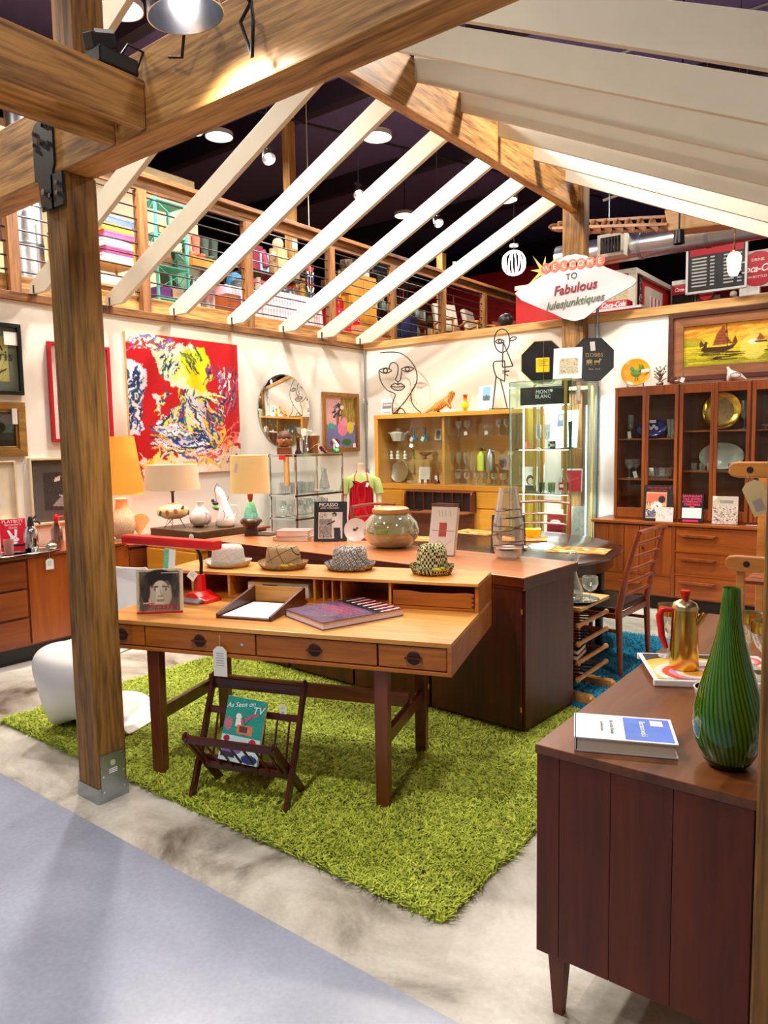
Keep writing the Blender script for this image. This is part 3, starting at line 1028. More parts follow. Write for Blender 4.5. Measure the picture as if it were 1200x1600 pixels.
# ------------------------------------------------------------------ walnut credenza in front
cr=thing('walnut_credenza','dark walnut credenza with tapered legs, green vase on top','credenza',(-.815,1.70,0))
KW,KL=.522,1.76
build('top',B(-.004,KW,-.004,KL,.738,.762),WAL_Y,cr,bevel=.002)
for a,b in ((0,.0627),(.0637,.1967),(.1977,.3457),(.3467,KW-.004)):
    build('end_plank',B(a,b,.0,.02,.19,.738),WAL_Z,cr,bevel=.0015)
build('end_backing',B(.01,KW-.02,.014,.022,.195,.735),WAL_Y,cr)
build('end_panel',B(.0,KW-.01,KL-.025,KL-.005,.19,.738),WAL_Z,cr,bevel=.002)
build('bottom',B(.0,KW-.01,.02,KL-.025,.19,.21),WAL_Y,cr)
build('back_panel',B(KW-.02,KW-.01,.02,KL-.025,.21,.738),WAL_Z,cr)
for k in range(3):
    a=.022+k*.571
    d=build('door',B(.002,.02,a,a+.567,.214,.734),WAL_Z,cr,bevel=.002)
    build('pull',B(-.012,.002,a+.52,a+.535,.44,.52),ROSE_Z,d)
for x in (.045,KW-.055):
    for y in (.05,KL-.06):
        build('leg',MB().lathe([(0,0),(.018,0),(.034,.19),(0,.19)],4).xf(Matrix.Translation((x,y,0)) @ Matrix.Rotation(R_(45),4,'Z')),WAL_Z,cr)
TOPC=.762

# book on the credenza
q=[AZ(898,1115,TOPC+.038),AZ(1045,1123,TOPC+.038),AZ(1063,1166,TOPC+.038),AZ(900,1149,TOPC+.038)]
ctr=sum(q,Vector())/4
bu=((q[1]-q[0])+(q[2]-q[3])).normalized(); ang=math.atan2(bu.y,bu.x)
bw2=((q[1]-q[0]).length+(q[2]-q[3]).length)/4; bh2=((q[0]-q[3]).length+(q[1]-q[2]).length)/4
bh2=max(bh2,.085)
bk=thing('hardback_book','white and blue hardback book lying on the walnut credenza','book',(ctr.x,ctr.y,TOPC+.001),ang)
build('pages',B(-bw2+.004,bw2-.006,-bh2+.006,bh2-.006,.003,.034),PAGES,bk,bevel=.002)
build('cover',MB().box(-bw2,bw2,-bh2,bh2,0,.003).box(-bw2,bw2,-bh2,bh2,.034,.037).box(-bw2-.003,-bw2+.002,-bh2,bh2,0,.037),plain('white_boards',(232,232,236),.5),bk)
build('blue_panel',B(-.0*bw2,bw2*.94,-bh2*.9,bh2*.88,.0371,.0376),plain('blue_print',(76,112,206),.5,var=.18),bk)
build('sticker',B(bw2*.55,bw2*.8,bh2*.3,bh2*.72,.0377,.038),PAPER,bk)
text('Baranowski',.022,WINK,bk,(bw2*.38,0,.0378),(0,-1,0),(1,0,0))
text('Life of the Scholar',.013,plain('grey_ink',(150,150,150),.7),bk,(-bw2*.25,0,.0373),(0,-1,0),(1,0,0))
text('by Robert Jones',.010,plain('grey_ink',(150,150,150),.7),bk,(-bw2*.45,0,.0373),(0,-1,0),(1,0,0))

# green glass bottle vase


def striped_glass():
    m,nt,b,N,L=newmat('striped_green_glass')
    tc=N.new('ShaderNodeTexCoord'); sp=N.new('ShaderNodeSeparateXYZ')
    L.new(tc.outputs['Object'],sp.inputs[0])
    at=N.new('ShaderNodeMath'); at.operation = 'ARCTAN2'
    L.new(sp.outputs[1],at.inputs[0]); L.new(sp.outputs[0],at.inputs[1])
    tw=N.new('ShaderNodeMath'); tw.operation = 'MULTIPLY_ADD'; tw.inputs[1].default_value=2.2
    L.new(sp.outputs[2],tw.inputs[0]); L.new(at.outputs[0],tw.inputs[2])
    ml=N.new('ShaderNodeMath'); ml.operation = 'MULTIPLY'; ml.inputs[1].default_value=44
    L.new(tw.outputs[0],ml.inputs[0])
    sn=N.new('ShaderNodeMath'); sn.operation = 'SINE'; L.new(ml.outputs[0],sn.inputs[0])
    r=N.new('ShaderNodeValToRGB'); e=r.color_ramp.elements
    e[0].position=.0; e[0].color=srgb((16,62,4)); e[1].position=.75; e[1].color=srgb((72,132,22))
    mr=N.new('ShaderNodeMapRange'); mr.inputs['From Min'].default_value=-1
    L.new(sn.outputs[0],mr.inputs['Value']); L.new(mr.outputs[0],r.inputs[0])
    L.new(r.outputs[0],b.inputs['Base Color'])
    b.inputs['Roughness'].default_value=.06
    b.inputs['Coat Weight'].default_value=.6
    b.inputs['Transmission Weight'].default_value=.25
    return m


vs=AZ(1131,1203,TOPC)
v=thing('bottle_vase','tall green striped glass bottle vase on the walnut credenza','vase',(vs.x,vs.y+.03,TOPC))
pr=[(0,.0),(.036,.0),(.042,.004),(.062,.03),(.076,.07),(.080,.105),(.076,.15),(.064,.20),(.048,.255),(.034,.31),(.025,.36),(.0215,.41),(.0205,.43),(.019,.435),(.0175,.43),(.019,.37),(.028,.31),(.04,.255),(.055,.2),(.065,.15),(.068,.1),(.05,.03),(0,.025)]
build('body',MB().lathe([(a,b) for a,b in pr],48),striped_glass(),v,smooth=80)
build('thick_base',MB().lathe([(0,-.0003),(.0365,-.0003),(.0428,.0035),(.0555,.0195),(.0545,.0195),(.03,.004),(0,.003)],40),plain('dark_green_glass',(8,26,4),.08),v,smooth=60)

# tray with coffee service
tc_=AZ(1102,1030,TOPC)
tr=thing('serving_tray','white rimmed tray with orange and black swirl print on the walnut credenza','tray',(-.60,2.555,TOPC),R_(28))
build('rim',MB().prism([(-.19,0),(.19,0),(.205,.022),(-.205,.022)],-.14,.14).box(-.205,.205,-.155,-.14,.0,.022).box(-.205,.205,.14,.155,.0,.022),WHITE,tr,bevel=.004)
pt=Pic(120,90,(24,20,20))
for r_,c_ in ((.62,(240,190,60)),(.5,(246,214,120)),(.42,(250,240,224)),(.34,(226,80,40)),(.27,(228,150,190)),(.2,(248,234,200)),(.13,(236,160,50))):
    pt.ell(.35,.75,r_*.8,r_,c_)
    pt.ell(.85,.2,r_*.45,r_*.6,c_)
pt.ell(.4,.35,.2,.13,(245,240,236))
art('printed_base',pt,.38,.28,tr,(0,0,.0228),(1,0,0),(0,1,0),.25)


def goblet(h,rb,rs,bowl,rim=None):
    """stemmed glass profile: foot radius rb, stem rs, bowl list of (r, z)"""
    inn=[(max(r-.0015,.001),z) for r,z in reversed(bowl)]
    return [(0,0),(rb,0),(rb,.002),(rs*1.5,.008),(rs,.02),(rs,bowl[0][1]-.01)]+bowl+inn+[(0,bowl[0][1]+.003)]


pot=thing('coffee_pot','gold metal coffee pot with red handle and knob on the printed tray','coffee pot',(-.665,2.50,TOPC+.024))
build('body',MB().lathe([(0,0),(.045,0),(.047,.01),(.040,.2),(.0,.2)],28),BRASS,pot,smooth=40)
build('lid',MB().lathe([(.042,.2),(.043,.205),(.036,.22),(.014,.232),(0,.233)],28),metal('cream_gold',(232,214,160),.25),pot,smooth=40)
build('knob',MB().lathe([(.008,.23),(.011,.235),(.017,.262),(0,.264)],16),RED,pot,smooth=40)
build('handle',MB().tube([(-.044,-.0,.19),(-.07,-.012,.192),(-.078,-.014,.17),(-.07,-.012,.10),(-.056,-.008,.06)],[.008,.011,.013,.011,.008],10),RED,pot,smooth=60)
build('spout',MB().tube([(.035,.0,.15),(.06,.01,.19)],[.014,.009],8),BRASS,pot,smooth=60)
gb=[(.006,.085),(.02,.10),(.034,.13),(.038,.16),(.037,.185)]
for (x,y,lab) in ((-.745,2.60,'gold-rimmed stem glass to the coffee pot side nearest the hutch'),(-.49,2.62,'gold-rimmed stem glass behind the green vase neck'),(-.43,2.52,'gold-rimmed stem glass at the tray corner by the timber post')):
    g=thing('stem_glass',lab,'glass',(x,y,TOPC+.024),group='gold-rimmed glasses on the tray')
    build('bowl',MB().lathe(goblet(.185,.034,.004,gb),24),GLW,g,smooth=60)
    build('gold_band',MB().lathe([(.0382,.15),(.0388,.165),(.0374,.187),(.0366,.187),(.0378,.165),(.0372,.15)],24),metal('gold_leaf',(236,186,70),.18),g,smooth=60)
g=thing('small_bowl','small black and white bowl behind the green vase','bowl',(-.52,2.28,TOPC))
build('shell',MB().lathe([(0,0),(.03,0),(.05,.02),(.056,.045),(.052,.045),(.046,.022),(0,.008)],24),plain('white_china',(238,236,230),.2),g,smooth=60)
build('lining',MB().lathe([(.0519,.0455),(.0455,.0225),(0,.0085)],24),BLACK,g,smooth=60)

# ------------------------------------------------------------------ things on the desk


def on_desk(u_,v_,z=.757):
    p=DC+DU*u_+DV*v_
    return Vector((p.x,p.y,z))


def hat(label,px,py,mat,band,feather=None,crown='flat',s=1.0,rz=.0,tall=1.0):
    c=AZ(px,py,.897)
    t=thing('felt_hat',label,'hat',(c.x,c.y,.8985),rz,'tweed hats on the desk gallery')
    t.scale=(s,s,s*tall)
    n=40
    rows=[]
    prof=[(.140,.020,0),(.137,.012,0),(.118,.001,0),(.103,.001,0),(.099,.008,0),(.097,.05,0),(.091,.096,.3),(.079,.118,.8),(.054,.118,1),(.022,.112,1),(.002,.111,1)]
    for r,z,k in prof:
        row=[]
        for j in range(n+1):
            a=2*math.pi*j/n
            ex=1.0; ey=.86
            zz=z
            if z > .02 and crown == 'pinch':
                pin=math.exp(-((math.sin(a)+.75) ** 2)*5)*abs(math.cos(a)) ** .4
                ey2=ey*(1-.34*k*pin)
                zz=z-.022*k*math.exp(-(math.sin(a)*r/.03) ** 2)
                row.append((r*math.cos(a)*ex,r*math.sin(a)*ey2,zz)); continue
            if z > .02 and crown == 'crease':
                zz=z-.03*k*math.exp(-((r*math.sin(a))/.022) ** 2)+.008*k*math.cos(2*a)
            if z > .02 and crown == 'flat':
                zz=z-.008*k*(1-r/.1)
            if k==0 and r > .13:
                zz += .016*math.cos(a) ** 2+.010*max(0,math.sin(a))
            row.append((r*math.cos(a)*ex,r*math.sin(a)*ey,zz))
        rows.append(row)
    build('crown_and_brim',MB().sheet(rows),mat,t,smooth=70)
    build('band',MB().lathe([(.1005,.004),(.101,.006),(.0995,.030),(.098,.031)],n,sy=.86),band,t,smooth=60)
    if feather:
        f=build('feather',MB().ball((.055,-.085,.024),(.028,.007,.008),10,6).ball((.083,-.062,.028),(.012,.006,.007),8,6),plain('yellow_feather',feather,.8),t,smooth=60)
    return t


hat('pale grey flat-crowned hat on the gallery, nearest the red desk lamp',357,884,cloth('hat_grey_check',(226,216,202),(200,192,182),260,line=(30,.02),rgb3=(150,142,134)),cloth('hat_grey_band',(196,188,176),(150,142,134),300),None,'flat',.96,.3)
hat('brown checked hat with a yellow feather on the gallery',443,887,cloth('hat_brown_tweed',(196,164,122),(160,128,90),240,line=(17,.03),rgb3=(84,58,36)),cloth('hat_brown_band',(190,158,116),(150,118,80),320),(214,186,20),'flat',1.0,.25)
hat('grey plaid hat with a creased crown on the gallery',547,889,cloth('hat_grey_plaid',(214,206,198),(104,100,98),120,line=(40,.06),rgb3=(96,74,74)),cloth('hat_plaid_band',(160,154,148),(84,80,80),160),None,'crease',.98,.35)
hat('olive houndstooth hat with a pinched crown at the end of the gallery',675,896,cloth('hat_hound',(214,204,150),(52,46,26),84),cloth('hat_hound_band',(200,190,136),(52,46,26),110),(170,190,40),'pinch',.82,.3,1.5)

# red desk lamp
lp=AZ(312,938,.757)
t=thing('desk_lamp','bright red enamel desk lamp with long bar head on the teak desk','desk lamp',(lp.x,lp.y,.757),TH-R_(12))
build('base',MB().prism([(-.10,0),(.10,0),(.10,.018),(.05,.03),(.02,.05),(-.02,.05),(-.05,.03),(-.10,.018)],-.06,.06),RED,t,bevel=.006)
build('base_plate_cover',MB().obox((-.0,-.075,.012),(.16,.05,.016),Euler((R_(14),0,0))),plain('grey_lamp_panel',(120,118,120),.3),t,bevel=.003)
build('stem',MB().prism([(-.02,.04),(.02,.04),(.014,.135),(-.014,.135)],.0,.034),RED,t,bevel=.004)
build('gooseneck',MB().tube([(0,.017,.13),(.0,.022,.19),(-.006,.022,.24),(-.025,.016,.268),(-.05,.01,.278)],.009,10),BLACK,t,smooth=60)
hd=AZ(350,838,1.0)
build('head',MB().prism([(-.03,0),(.03,0),(.036,.034),(.03,.046),(-.03,.046),(-.036,.034)],-.54,.14,(0,0,.272),(0,1,0),(0,0,1),(1,0,0)),RED,t,bevel=.004)
build('tube_light',MB().tube([(-.5,0,.276),(.1,0,.276)],.01,10),WHITE,t,smooth=40)
h0=t.matrix_basis @ Vector((.004,-.03,.155))
tag_card('price_tag','diamond-hung white tag tied to the red desk lamp neck',h0,DU+Vector((0,0,-.8)),Vector((0,0,1))+DU*.8,.046,.05,False,.02)
g=AZ(262,895,.9)
rg=thing('paper_sleeve','pale green and white paper strip standing behind the portrait book','paper',on_desk(-1.47,.24),TH)
build('strip',MB().obox((0,0,.15),(.06,.002,.30),Euler((0,R_(6),0))),PAPER,rg)
build('printed_strip',MB().obox((-.02,-.002,.15),(.028,.001,.30),Euler((0,R_(6),0))),plain('mint_print',(110,196,160),.7,var=.2,vscale=60),rg)

# portrait book
q0,q1=AZ(214,960,.757),AZ(286,957,.757)
pm=(q0+q1)/2
bx=(q1-q0).normalized(); ang=math.atan2(bx.y,bx.x)
pw=(q1-q0).length/2
bk=thing('portrait_book','standing book with a grey painted portrait and red script title','book',(pm.x,pm.y,.757),ang)
vv=Vector((0,.12,1)).normalized(); uu=Vector((1,0,0)); ww=uu.cross(vv)
hh=.212
build('pages',MB().prism([(-pw,0),(pw,0),(pw,hh),(-pw,hh)],.001,.022,(0,0,.001),uu,vv,-ww),PAGES,bk,bevel=.001)
pc=Pic(104,104,(205,192,164))
pc.rect(.07,.06,.93,.94,(92,84,74)).ell(.5,.55,.27,.36,(186,178,160)).ell(.5,.22,.33,.2,(34,30,28)).ell(.2,.45,.1,.3,(46,42,38)).ell(.84,.4,.09,.28,(52,48,44))
pc.poly([(.24,.3),(.3,.16),(.6,.2),(.5,.24),(.34,.34)],(30,27,25)).ell(.52,.56,.2,.3,(200,192,176)).line(.33,.41,.46,.4,.03,(30,27,24)).line(.57,.4,.7,.41,.03,(30,27,24))
pc.ell(.4,.465,.055,.026,(238,232,220)).ell(.64,.465,.055,.026,(238,232,220)).ell(.4,.465,.022,.026,(16,14,12)).ell(.64,.465,.022,.026,(16,14,12)).line(.52,.45,.54,.6,.02,(150,140,126)).line(.47,.615,.57,.61,.022,(110,100,90)).line(.44,.7,.6,.7,.024,(96,70,64)).line(.46,.73,.58,.73,.016,(150,120,112))
pc.ell(.66,.56,.1,.3,(150,140,126),.5).ell(.36,.6,.06,.24,(160,150,134),.5)
pc.poly([(.2,.94),(.34,.8),(.7,.8),(.86,.94)],(120,112,100)).rect(0,.95,1,1,(180,20,30)).strokes(40,(.07,.1,.25,.9),80,10,.3,.01,[(40,36,34),(110,100,90)],.5).strokes(40,(.76,.1,.92,.9),80,10,.3,.01,[(40,36,34),(130,120,104)],.5).blur(2).noise(10)
art('cover',pc,pw*2,hh,bk,vv*(hh/2)+Vector((0,0,.001))+ww*.0008,uu,vv,.4)
text('Picasso',.046,REDINK,bk,vv*.035+uu*.008+ww*.0015,uu,vv,shear=.25,width=1.05)
text('young',.014,WINK,bk,vv*.052-uu*pw*.55+ww*.0015,uu,vv)
text('THE METROPOLITAN MUSEUM',.006,WINK,bk,vv*.193+uu*pw*.45+ww*.0015,uu,vv)

# letter tray
q=AZ(346,958,.757)
t=thing('letter_tray','open wooden letter tray with sloped sides on the teak desk','letter tray',on_desk(desk_u(330,966,.1),.14),TH)
tw,tl=.285,.37
for x in (0,tw-.012):
    build('side',MB().prism([(0,0),(tl,0),(tl,.082),(tl-.01,.088),(.0,.022)],x,x+.012,(0,0,0),(0,1,0),(0,0,1),(1,0,0)),ROSE_X,t,bevel=.001)
build('back',B(.012,tw-.012,tl-.012,tl,0,.086),TEAK_X,t)
build('base',B(.012,tw-.012,0,tl-.012,0,.008),ROSE_X,t)
pp=tag(build('paper_sheet',B(.02,tw-.02,.02,tl-.05,.0,.002),PAPER,None,t.location+Vector((0,0,.0085)),(0,0,TH)),'white printed sheet lying inside the wooden letter tray','paper')
m=MB()
for k in range(9):
    m.box(.05,tw-.06-.03*random.random(),.06+k*.027,.064+k*.027,.0021,.0024)
build('print',m,plain('faint_print',(150,152,170),.8),pp)

# big art book lying on the desk
q=[AZ(458,958,.79),AZ(520,975,.79),AZ(615,950,.79),AZ(553,928,.79)]
cc=sum(q,Vector())/4
uu=((q[1]-q[0])+(q[2]-q[3])).normalized(); ang=math.atan2(uu.y,uu.x)
w2=((q[1]-q[0]).length+(q[2]-q[3]).length)/4; h2=((q[3]-q[0]).length+(q[2]-q[1]).length)/4
bk=thing('large_art_book','thick purple art book lying open side down across the desk top','book',(cc.x,cc.y,.758),ang)
bk['label'] = 'thick purple coffee-table book lying flat in the middle of the desk'
build('pages',B(-w2+.004,w2-.004,-h2+.004,h2-.004,.003,.03),plain('lilac_pages',(228,214,220),.8),bk)
build('cover',MB().box(-w2,w2,-h2,h2,0,.003).box(-w2,w2,-h2,h2,.03,.033).box(-w2-.003,-w2+.001,-h2,h2,0,.033),plain('purple_boards',(96,70,100),.25),bk)
pc=Pic(80,110,(92,66,94))
pc.rect(0,0,1,.35,(40,26,34)).ell(.25,.75,.5,.25,(150,124,148),.5).ell(.7,.55,.4,.2,(120,92,120),.6)
for k in range(7):
    x=.08+k*.14
    pc.line(x,.02,x+.03,.26,.04,(225,218,214)).line(x+.05,.0,x+.07,.2,.04,(200,30,44))
for k in range(4):
    pc.line(.2,.42+k*.07,.8,.42+k*.07,.03,(214,60,84),.8)
pc.noise(20)
art('cover_print',pc,w2*1.98,h2*1.98,bk,(0,0,.0334),(1,0,0),(0,1,0),.2)

# cream radio in the gallery
x0,x1=desk_u(392,905,.60),desk_u(486,905,.60)
t=thing('clock_radio','cream plastic radio tucked into a gallery pigeonhole','radio',on_desk((x0+x1)/2,.565,.772),TH)
wr=(x1-x0)/2
build('case',B(-wr,wr,0,.17,0,.075),plain('cream_plastic',(222,210,176),.4),t,bevel=.004)
build('dial',B(-wr*.5,wr*.0,-.001,.001,.048,.064),BLACK,t)
for k in range(2):
    d_=build('button',B(wr*(.2+.4*k),wr*(.5+.4*k),-.003,.001,.012,.06),plain('ivory_plastic',(232,222,196),.4),t,bevel=.002)
    build('mark',MB().obox((wr*(.35+.4*k),-.0035,.036),(.008,.001,.008),Euler((0,R_(45),0))),BRASS,d_)

# ------------------------------------------------------------------ things on the rosewood counter
CZ=.858


def stand_book(name,label,cat,base,ang,w,h,pic,lean=14,th=.02,texts=(),cover_mat=None,ez=None,rough=.35):
    """book standing upright, leaning back; base = bottom centre of the cover"""
    t=thing(name,label,cat,base,ang)
    uu=Vector((1,0,0)); vv=Vector((0,math.sin(R_(lean)),math.cos(R_(lean)))); ww=uu.cross(vv)
    o=Vector((0,0,.004))
    build('pages',MB().prism([(-w/2+.002,.002),(w/2-.002,.002),(w/2-.002,h-.002),(-w/2+.002,h-.002)],.002,th-.002,o,uu,vv,-ww),PAGES,t)
    bd=MB()
    for a,b in ((.0002,.002),(th-.002,th)):
        bd.prism([(-w/2,0),(w/2,0),(w/2,h),(-w/2,h)],a,b,o,uu,vv,-ww)
    bd.prism([(-w/2-.001,0),(-w/2+.002,0),(-w/2+.002,h),(-w/2-.001,h)],.0002,th,o,uu,vv,-ww)
    build('boards',bd,cover_mat or PAPER,t)
    art('cover',pic,w,h,t,o+vv*(h/2)+ww*.0006,uu,vv,rough)
    for body,size,mat,fx,fy,kw in texts:
        text(body,size,mat,t,o+uu*(fx*w/2)+vv*(fy*h)+ww*.0012,uu,vv,**kw)
    return t


def easel(label,base,ang,w=.12,lean=14,h=.16):
    t=thing('wire_easel',label,'easel',base,ang)
    s,c=math.sin(R_(lean)),math.cos(R_(lean))
    for x in (-w/2,w/2):
        build('side_wire',MB().tube([(x,-.035,.012),(x,-.03,.003),(x,.026,.002),(x,.026+s*h,.004+c*h),(x*.6,.12,.003)],.0025,6),BLACKM,t,smooth=60)
    build('cross_wire',MB().tube([(-w/2,-.03,.003),(w/2,-.03,.003)],.0025,6),BLACKM,t)
    return t


def photo_man(nx,ny):
    p=Pic(nx,ny,(40,42,44))
    p.rect(.13,.27,.87,.94,(226,226,222)).rect(.16,.45,.55,.92,(150,150,148)).strokes(90,(.17,.46,.54,.9),60,90,.08,.012,[(90,90,90),(200,200,200),(120,120,120)])
    p.ell(.62,.33,.075,.055,(70,68,66)).ell(.6,.36,.05,.035,(180,178,174)).poly([(.55,.42),(.72,.38),(.8,.5),(.78,.68),(.62,.68),(.6,.55)],(236,236,234)).line(.62,.5,.42,.58,.05,(60,58,58)).poly([(.6,.66),(.8,.66),(.82,.94),(.62,.94)],(34,34,36)).strokes(20,(.16,.28,.4,.42),85,8,.1,.012,[(110,110,110)])
    return p.noise(10)


pb_=AZ(516,846,CZ)
PB_ANG=R_(34)
stand_book('photo_art_book','black cover art book with a photograph of a man, on an easel','book',pb_,PB_ANG,.235,.285,photo_man(90,110),14,.02,
           (('PICASSO',.036,WINK,-.12,.915,dict(bold=.0006)),('AND CHICAGO',.019,WINK,-.06,.835,{})),plain('black_boards',(26,27,30),.3))
easel('thin black wire easel under the black art book',pb_,PB_ANG,.11)

# stack of two books
c0=AZ(462,843,CZ)
for k,(w,d,h,col,lab,dz,a) in enumerate(((.27,.19,.030,(206,200,190),'lower grey hardback in the stack on the rosewood counter',0,20),(.24,.18,.042,(222,140,140),'pink-topped hardback on top of the book stack',.0305,28))):
    bk=thing('stacked_book',lab,'book',(c0.x,c0.y,CZ+dz),R_(a),'stacked books on the rosewood counter')
    build('pages',B(-w/2+.004,w/2-.004,-d/2+.003,d/2-.003,.003,h-.003),PAGES,bk)
    build('boards',MB().box(-w/2,w/2,-d/2,d/2,0,.003).box(-w/2,w/2,-d/2,d/2,h-.003,h).box(-w/2-.002,-w/2+.002,-d/2,d/2,0,h),plain('book_boards_%d' % k,col,.5),bk)

# fishbowl terrarium
c0=AZ(598,858,CZ); c0.y += .12; c0.x -= .02
t=thing('glass_bowl','round glass bowl with wooden lid and green glass inside, on the rosewood counter','glass bowl',(c0.x,c0.y,CZ),0); t.scale=(1.2,1.2,1.12)
bp=[(0,.002),(.08,.002),(.12,.02),(.15,.06),(.158,.10),(.145,.15),(.11,.19),(.085,.205),(.082,.21)]
build('bowl',MB().lathe(bp+[(r-.003,z) for r,z in reversed(bp[1:])]+[(0,.006)],40),glass('greenish_bowl_glass',(240,243,226),.08,.85,body=.03),t,smooth=70)
build('lid',MB().lathe([(0,.205),(.098,.205),(.104,.215),(.102,.23),(.09,.238),(0,.24)],32),wood('lid_wood',(196,140,70),(226,178,110),'x'),t,smooth=40)
build('green_fill',MB().lathe([(0,.008),(.09,.012),(.13,.045),(.145,.085),(.10,.095),(0,.09)],28),glass('moss_glass',(150,160,40),.05,.3,.2,.45),t,smooth=60)
build('white_card',MB().obox((.10,-.06,.115),(.10,.002,.10),Euler((R_(-12),R_(28),R_(50)))),PAPER,t)
# white plate behind the bowl
c0=AZ(568,850,CZ)
t=thing('display_plate','small white plate with a dark motif standing behind the glass bowl','plate',(-3.30,3.965,CZ),R_(30)); t.scale=(.75,.75,.75)
build('dish',MB().lathe([(0,0),(.07,0),(.11,.012),(.112,.012),(.07,.004),(0,.004)],36).xf(Matrix.Translation((0,0,.112)) @ Matrix.Rotation(R_(76),4,'X')),WHITE,t,smooth=60)
build('motif',MB().ball((-.01,-.012,.115),(.018,.002,.012),8,6).ball((.015,-.012,.13),(.012,.002,.009),8,6),plain('dark_motif',(60,66,60),.5),t)

# white drawing book on an easel
c0=AZ(688,868,CZ)
pc=Pic(84,130,(232,228,220))
pc.rect(.36,.33,.66,.62,(186,90,84)).line(.08,.5,.95,.5,.012,(170,140,100)).rect(.12,.93,.6,1,(40,110,190)).line(.15,.8,.4,.7,.008,(60,60,60)).line(.4,.7,.62,.82,.008,(60,60,60)).line(.62,.82,.9,.68,.008,(60,60,60))
for x_ in (.3,.42,.55,.72):
    pc.line(x_,.08,x_+.03,.2,.01,(90,84,80))
for k in range(5):
    pc.line(.4,.37+k*.05,.62,.37+k*.05,.012,(150,60,56))
pc.noise(6)
stand_book('drawing_book','tall white book with a red square and line drawings, on an easel','book',(c0.x,c0.y,CZ),R_(10),.17,.30,pc,15,.04)
easel('black wire easel behind the tall white book',(c0.x,c0.y,CZ),R_(10),.10,15,.2)

# tall glass vase with swirls
c0=AZ(792,872,CZ)
t=thing('glass_vase','tall clear glass vase with brown and green swirls at the counter end','vase',(c0.x,c0.y+.02,CZ)); t.scale=(1.22,1.22,1.05)
vp=[(0,0),(.05,0),(.062,.015),(.074,.06),(.077,.12),(.072,.2),(.062,.28),(.05,.35),(.044,.40)]
build('body',MB().lathe(vp+[(r-.003,z) for r,z in reversed(vp[2:])]+[(0,.025)],36),glass('vase_glass',(248,250,249),.07,.9,body=.05),t,smooth=60)
for k,(z0,z1,col,off) in enumerate(((.05,.06,(60,36,30),0),(.075,.085,(60,36,30),2),(.10,.19,(110,70,50),1),(.20,.15,(80,46,36),3),(.15,.25,(150,160,30),4),(.24,.20,(90,60,40),5),(.27,.28,(110,80,50),2),(.09,.14,(160,170,40),5.2))):
    pts=[]
    for j in range(26):
        f_=j/25; z=z0+(z1-z0)*f_+.006*math.sin(f_*12+k)
        r=np.interp(z,[p[1] for p in vp],[p[0] for p in vp])+.0005
        a=off+f_*5.5
        pts.append((r*math.cos(a),r*math.sin(a),z))
    build('swirl',MB().tube(pts,.0028,5),plain('swirl_%d' % (k % 5),col,.3),t,smooth=60)

# ------------------------------------------------------------------ round table
tb=thing('round_table','round dark stained dining table on the blue rug','table',(-2.86,4.95,0))
build('top',MB().lathe([(0,.715),(1.02,.715),(1.055,.722),(1.06,.738),(1.055,.742),(0,.742)],72),DKTABLE,tb,smooth=40)
build('apron',MB().lathe([(.98,.63),(1.0,.63),(1.0,.715),(.98,.715)],64),DKTABLE,tb,smooth=40)
for k in range(4):
    a=R_(18+90*k)
    build('leg',MB().lathe([(0,0),(.026,0),(.038,.68),(0,.68)],14,(.9*math.cos(a),.9*math.sin(a),0)),DKTABLE,tb,smooth=40)

for i,(px,py,a,lab) in enumerate(((905,860,10,'orange and brown leaf placemat at the near rim of the dining table'),(815,842,25,'orange placemat under the yellow dish on the dining table'),(650,842,15,'cream leaf placemat at the counter side of the dining table'),(745,832,-5,'orange placemat at the far rim of the dining table'))):
    c0=AZ(px,py,.743)
    t=thing('placemat',lab,'placemat',(c0.x,c0.y,.743),R_(a),'printed placemats on the dining table')
    build('cloth',B(-.21,.21,-.15,.15,0,.003),plain('placemat_back',(200,120,50),.8),t)
    pc=Pic(64,46,(226,130,50))
    for k in range(36):
        pc.ell(rng.uniform(0,1),rng.uniform(0,1),rng.uniform(.04,.12),rng.uniform(.04,.1),[(240,190,80),(110,60,30),(250,226,170),(206,80,30),(240,160,40)][rng.integers(5)])
    art('print',pc,.42,.30,t,(0,0,.0035),(1,0,0),(0,1,0),.8)
c0=AZ(832,838,.746)
t=thing('yellow_dish','square yellow ceramic dish on the dining table','dish',(c0.x,c0.y,.7465),R_(30))
build('shell',MB().prism([(-.05,0),(.05,0),(.072,.065),(-.072,.065)],-.06,.06),plain('yellow_glaze',(246,206,8),.3),t,bevel=.004)
for px,lab,z in ((775,'dark menu folder standing on the table to the vase side',.0),(812,'dark menu folder standing on the table behind the swirl vase',.0)):
    c0=AZ(px,856,.743)
    t=thing('menu_folder',lab,'folder',(c0.x,c0.y,.7435),R_(12),'dark folders on the dining table')
    build('front_board',MB().obox((0,0,.125),(.07,.006,.25),Euler((R_(-6),0,0))),plain('charcoal_card',(52,50,54),.6),t)
    build('rear_board',MB().obox((0,.03,.125),(.07,.006,.25),Euler((R_(6),0,0))),plain('charcoal_card',(52,50,54),.6),t)
c0=AZ(795,858,.743)
t=thing('side_plate','white plate on the table behind the swirl vase','plate',(c0.x,c0.y+.02,.7435))
build('dish',MB().lathe([(0,0),(.08,0),(.13,.014),(.131,.016),(.08,.005),(0,.005)],36),WHITE,t,smooth=60)

# ------------------------------------------------------------------ ladder-back chairs
CHW=wood('chair_rosewood',(108,38,12),(160,72,28),'z',.3,.8,.4)
SEAT=plain('black_leather',(34,30,30),.35)


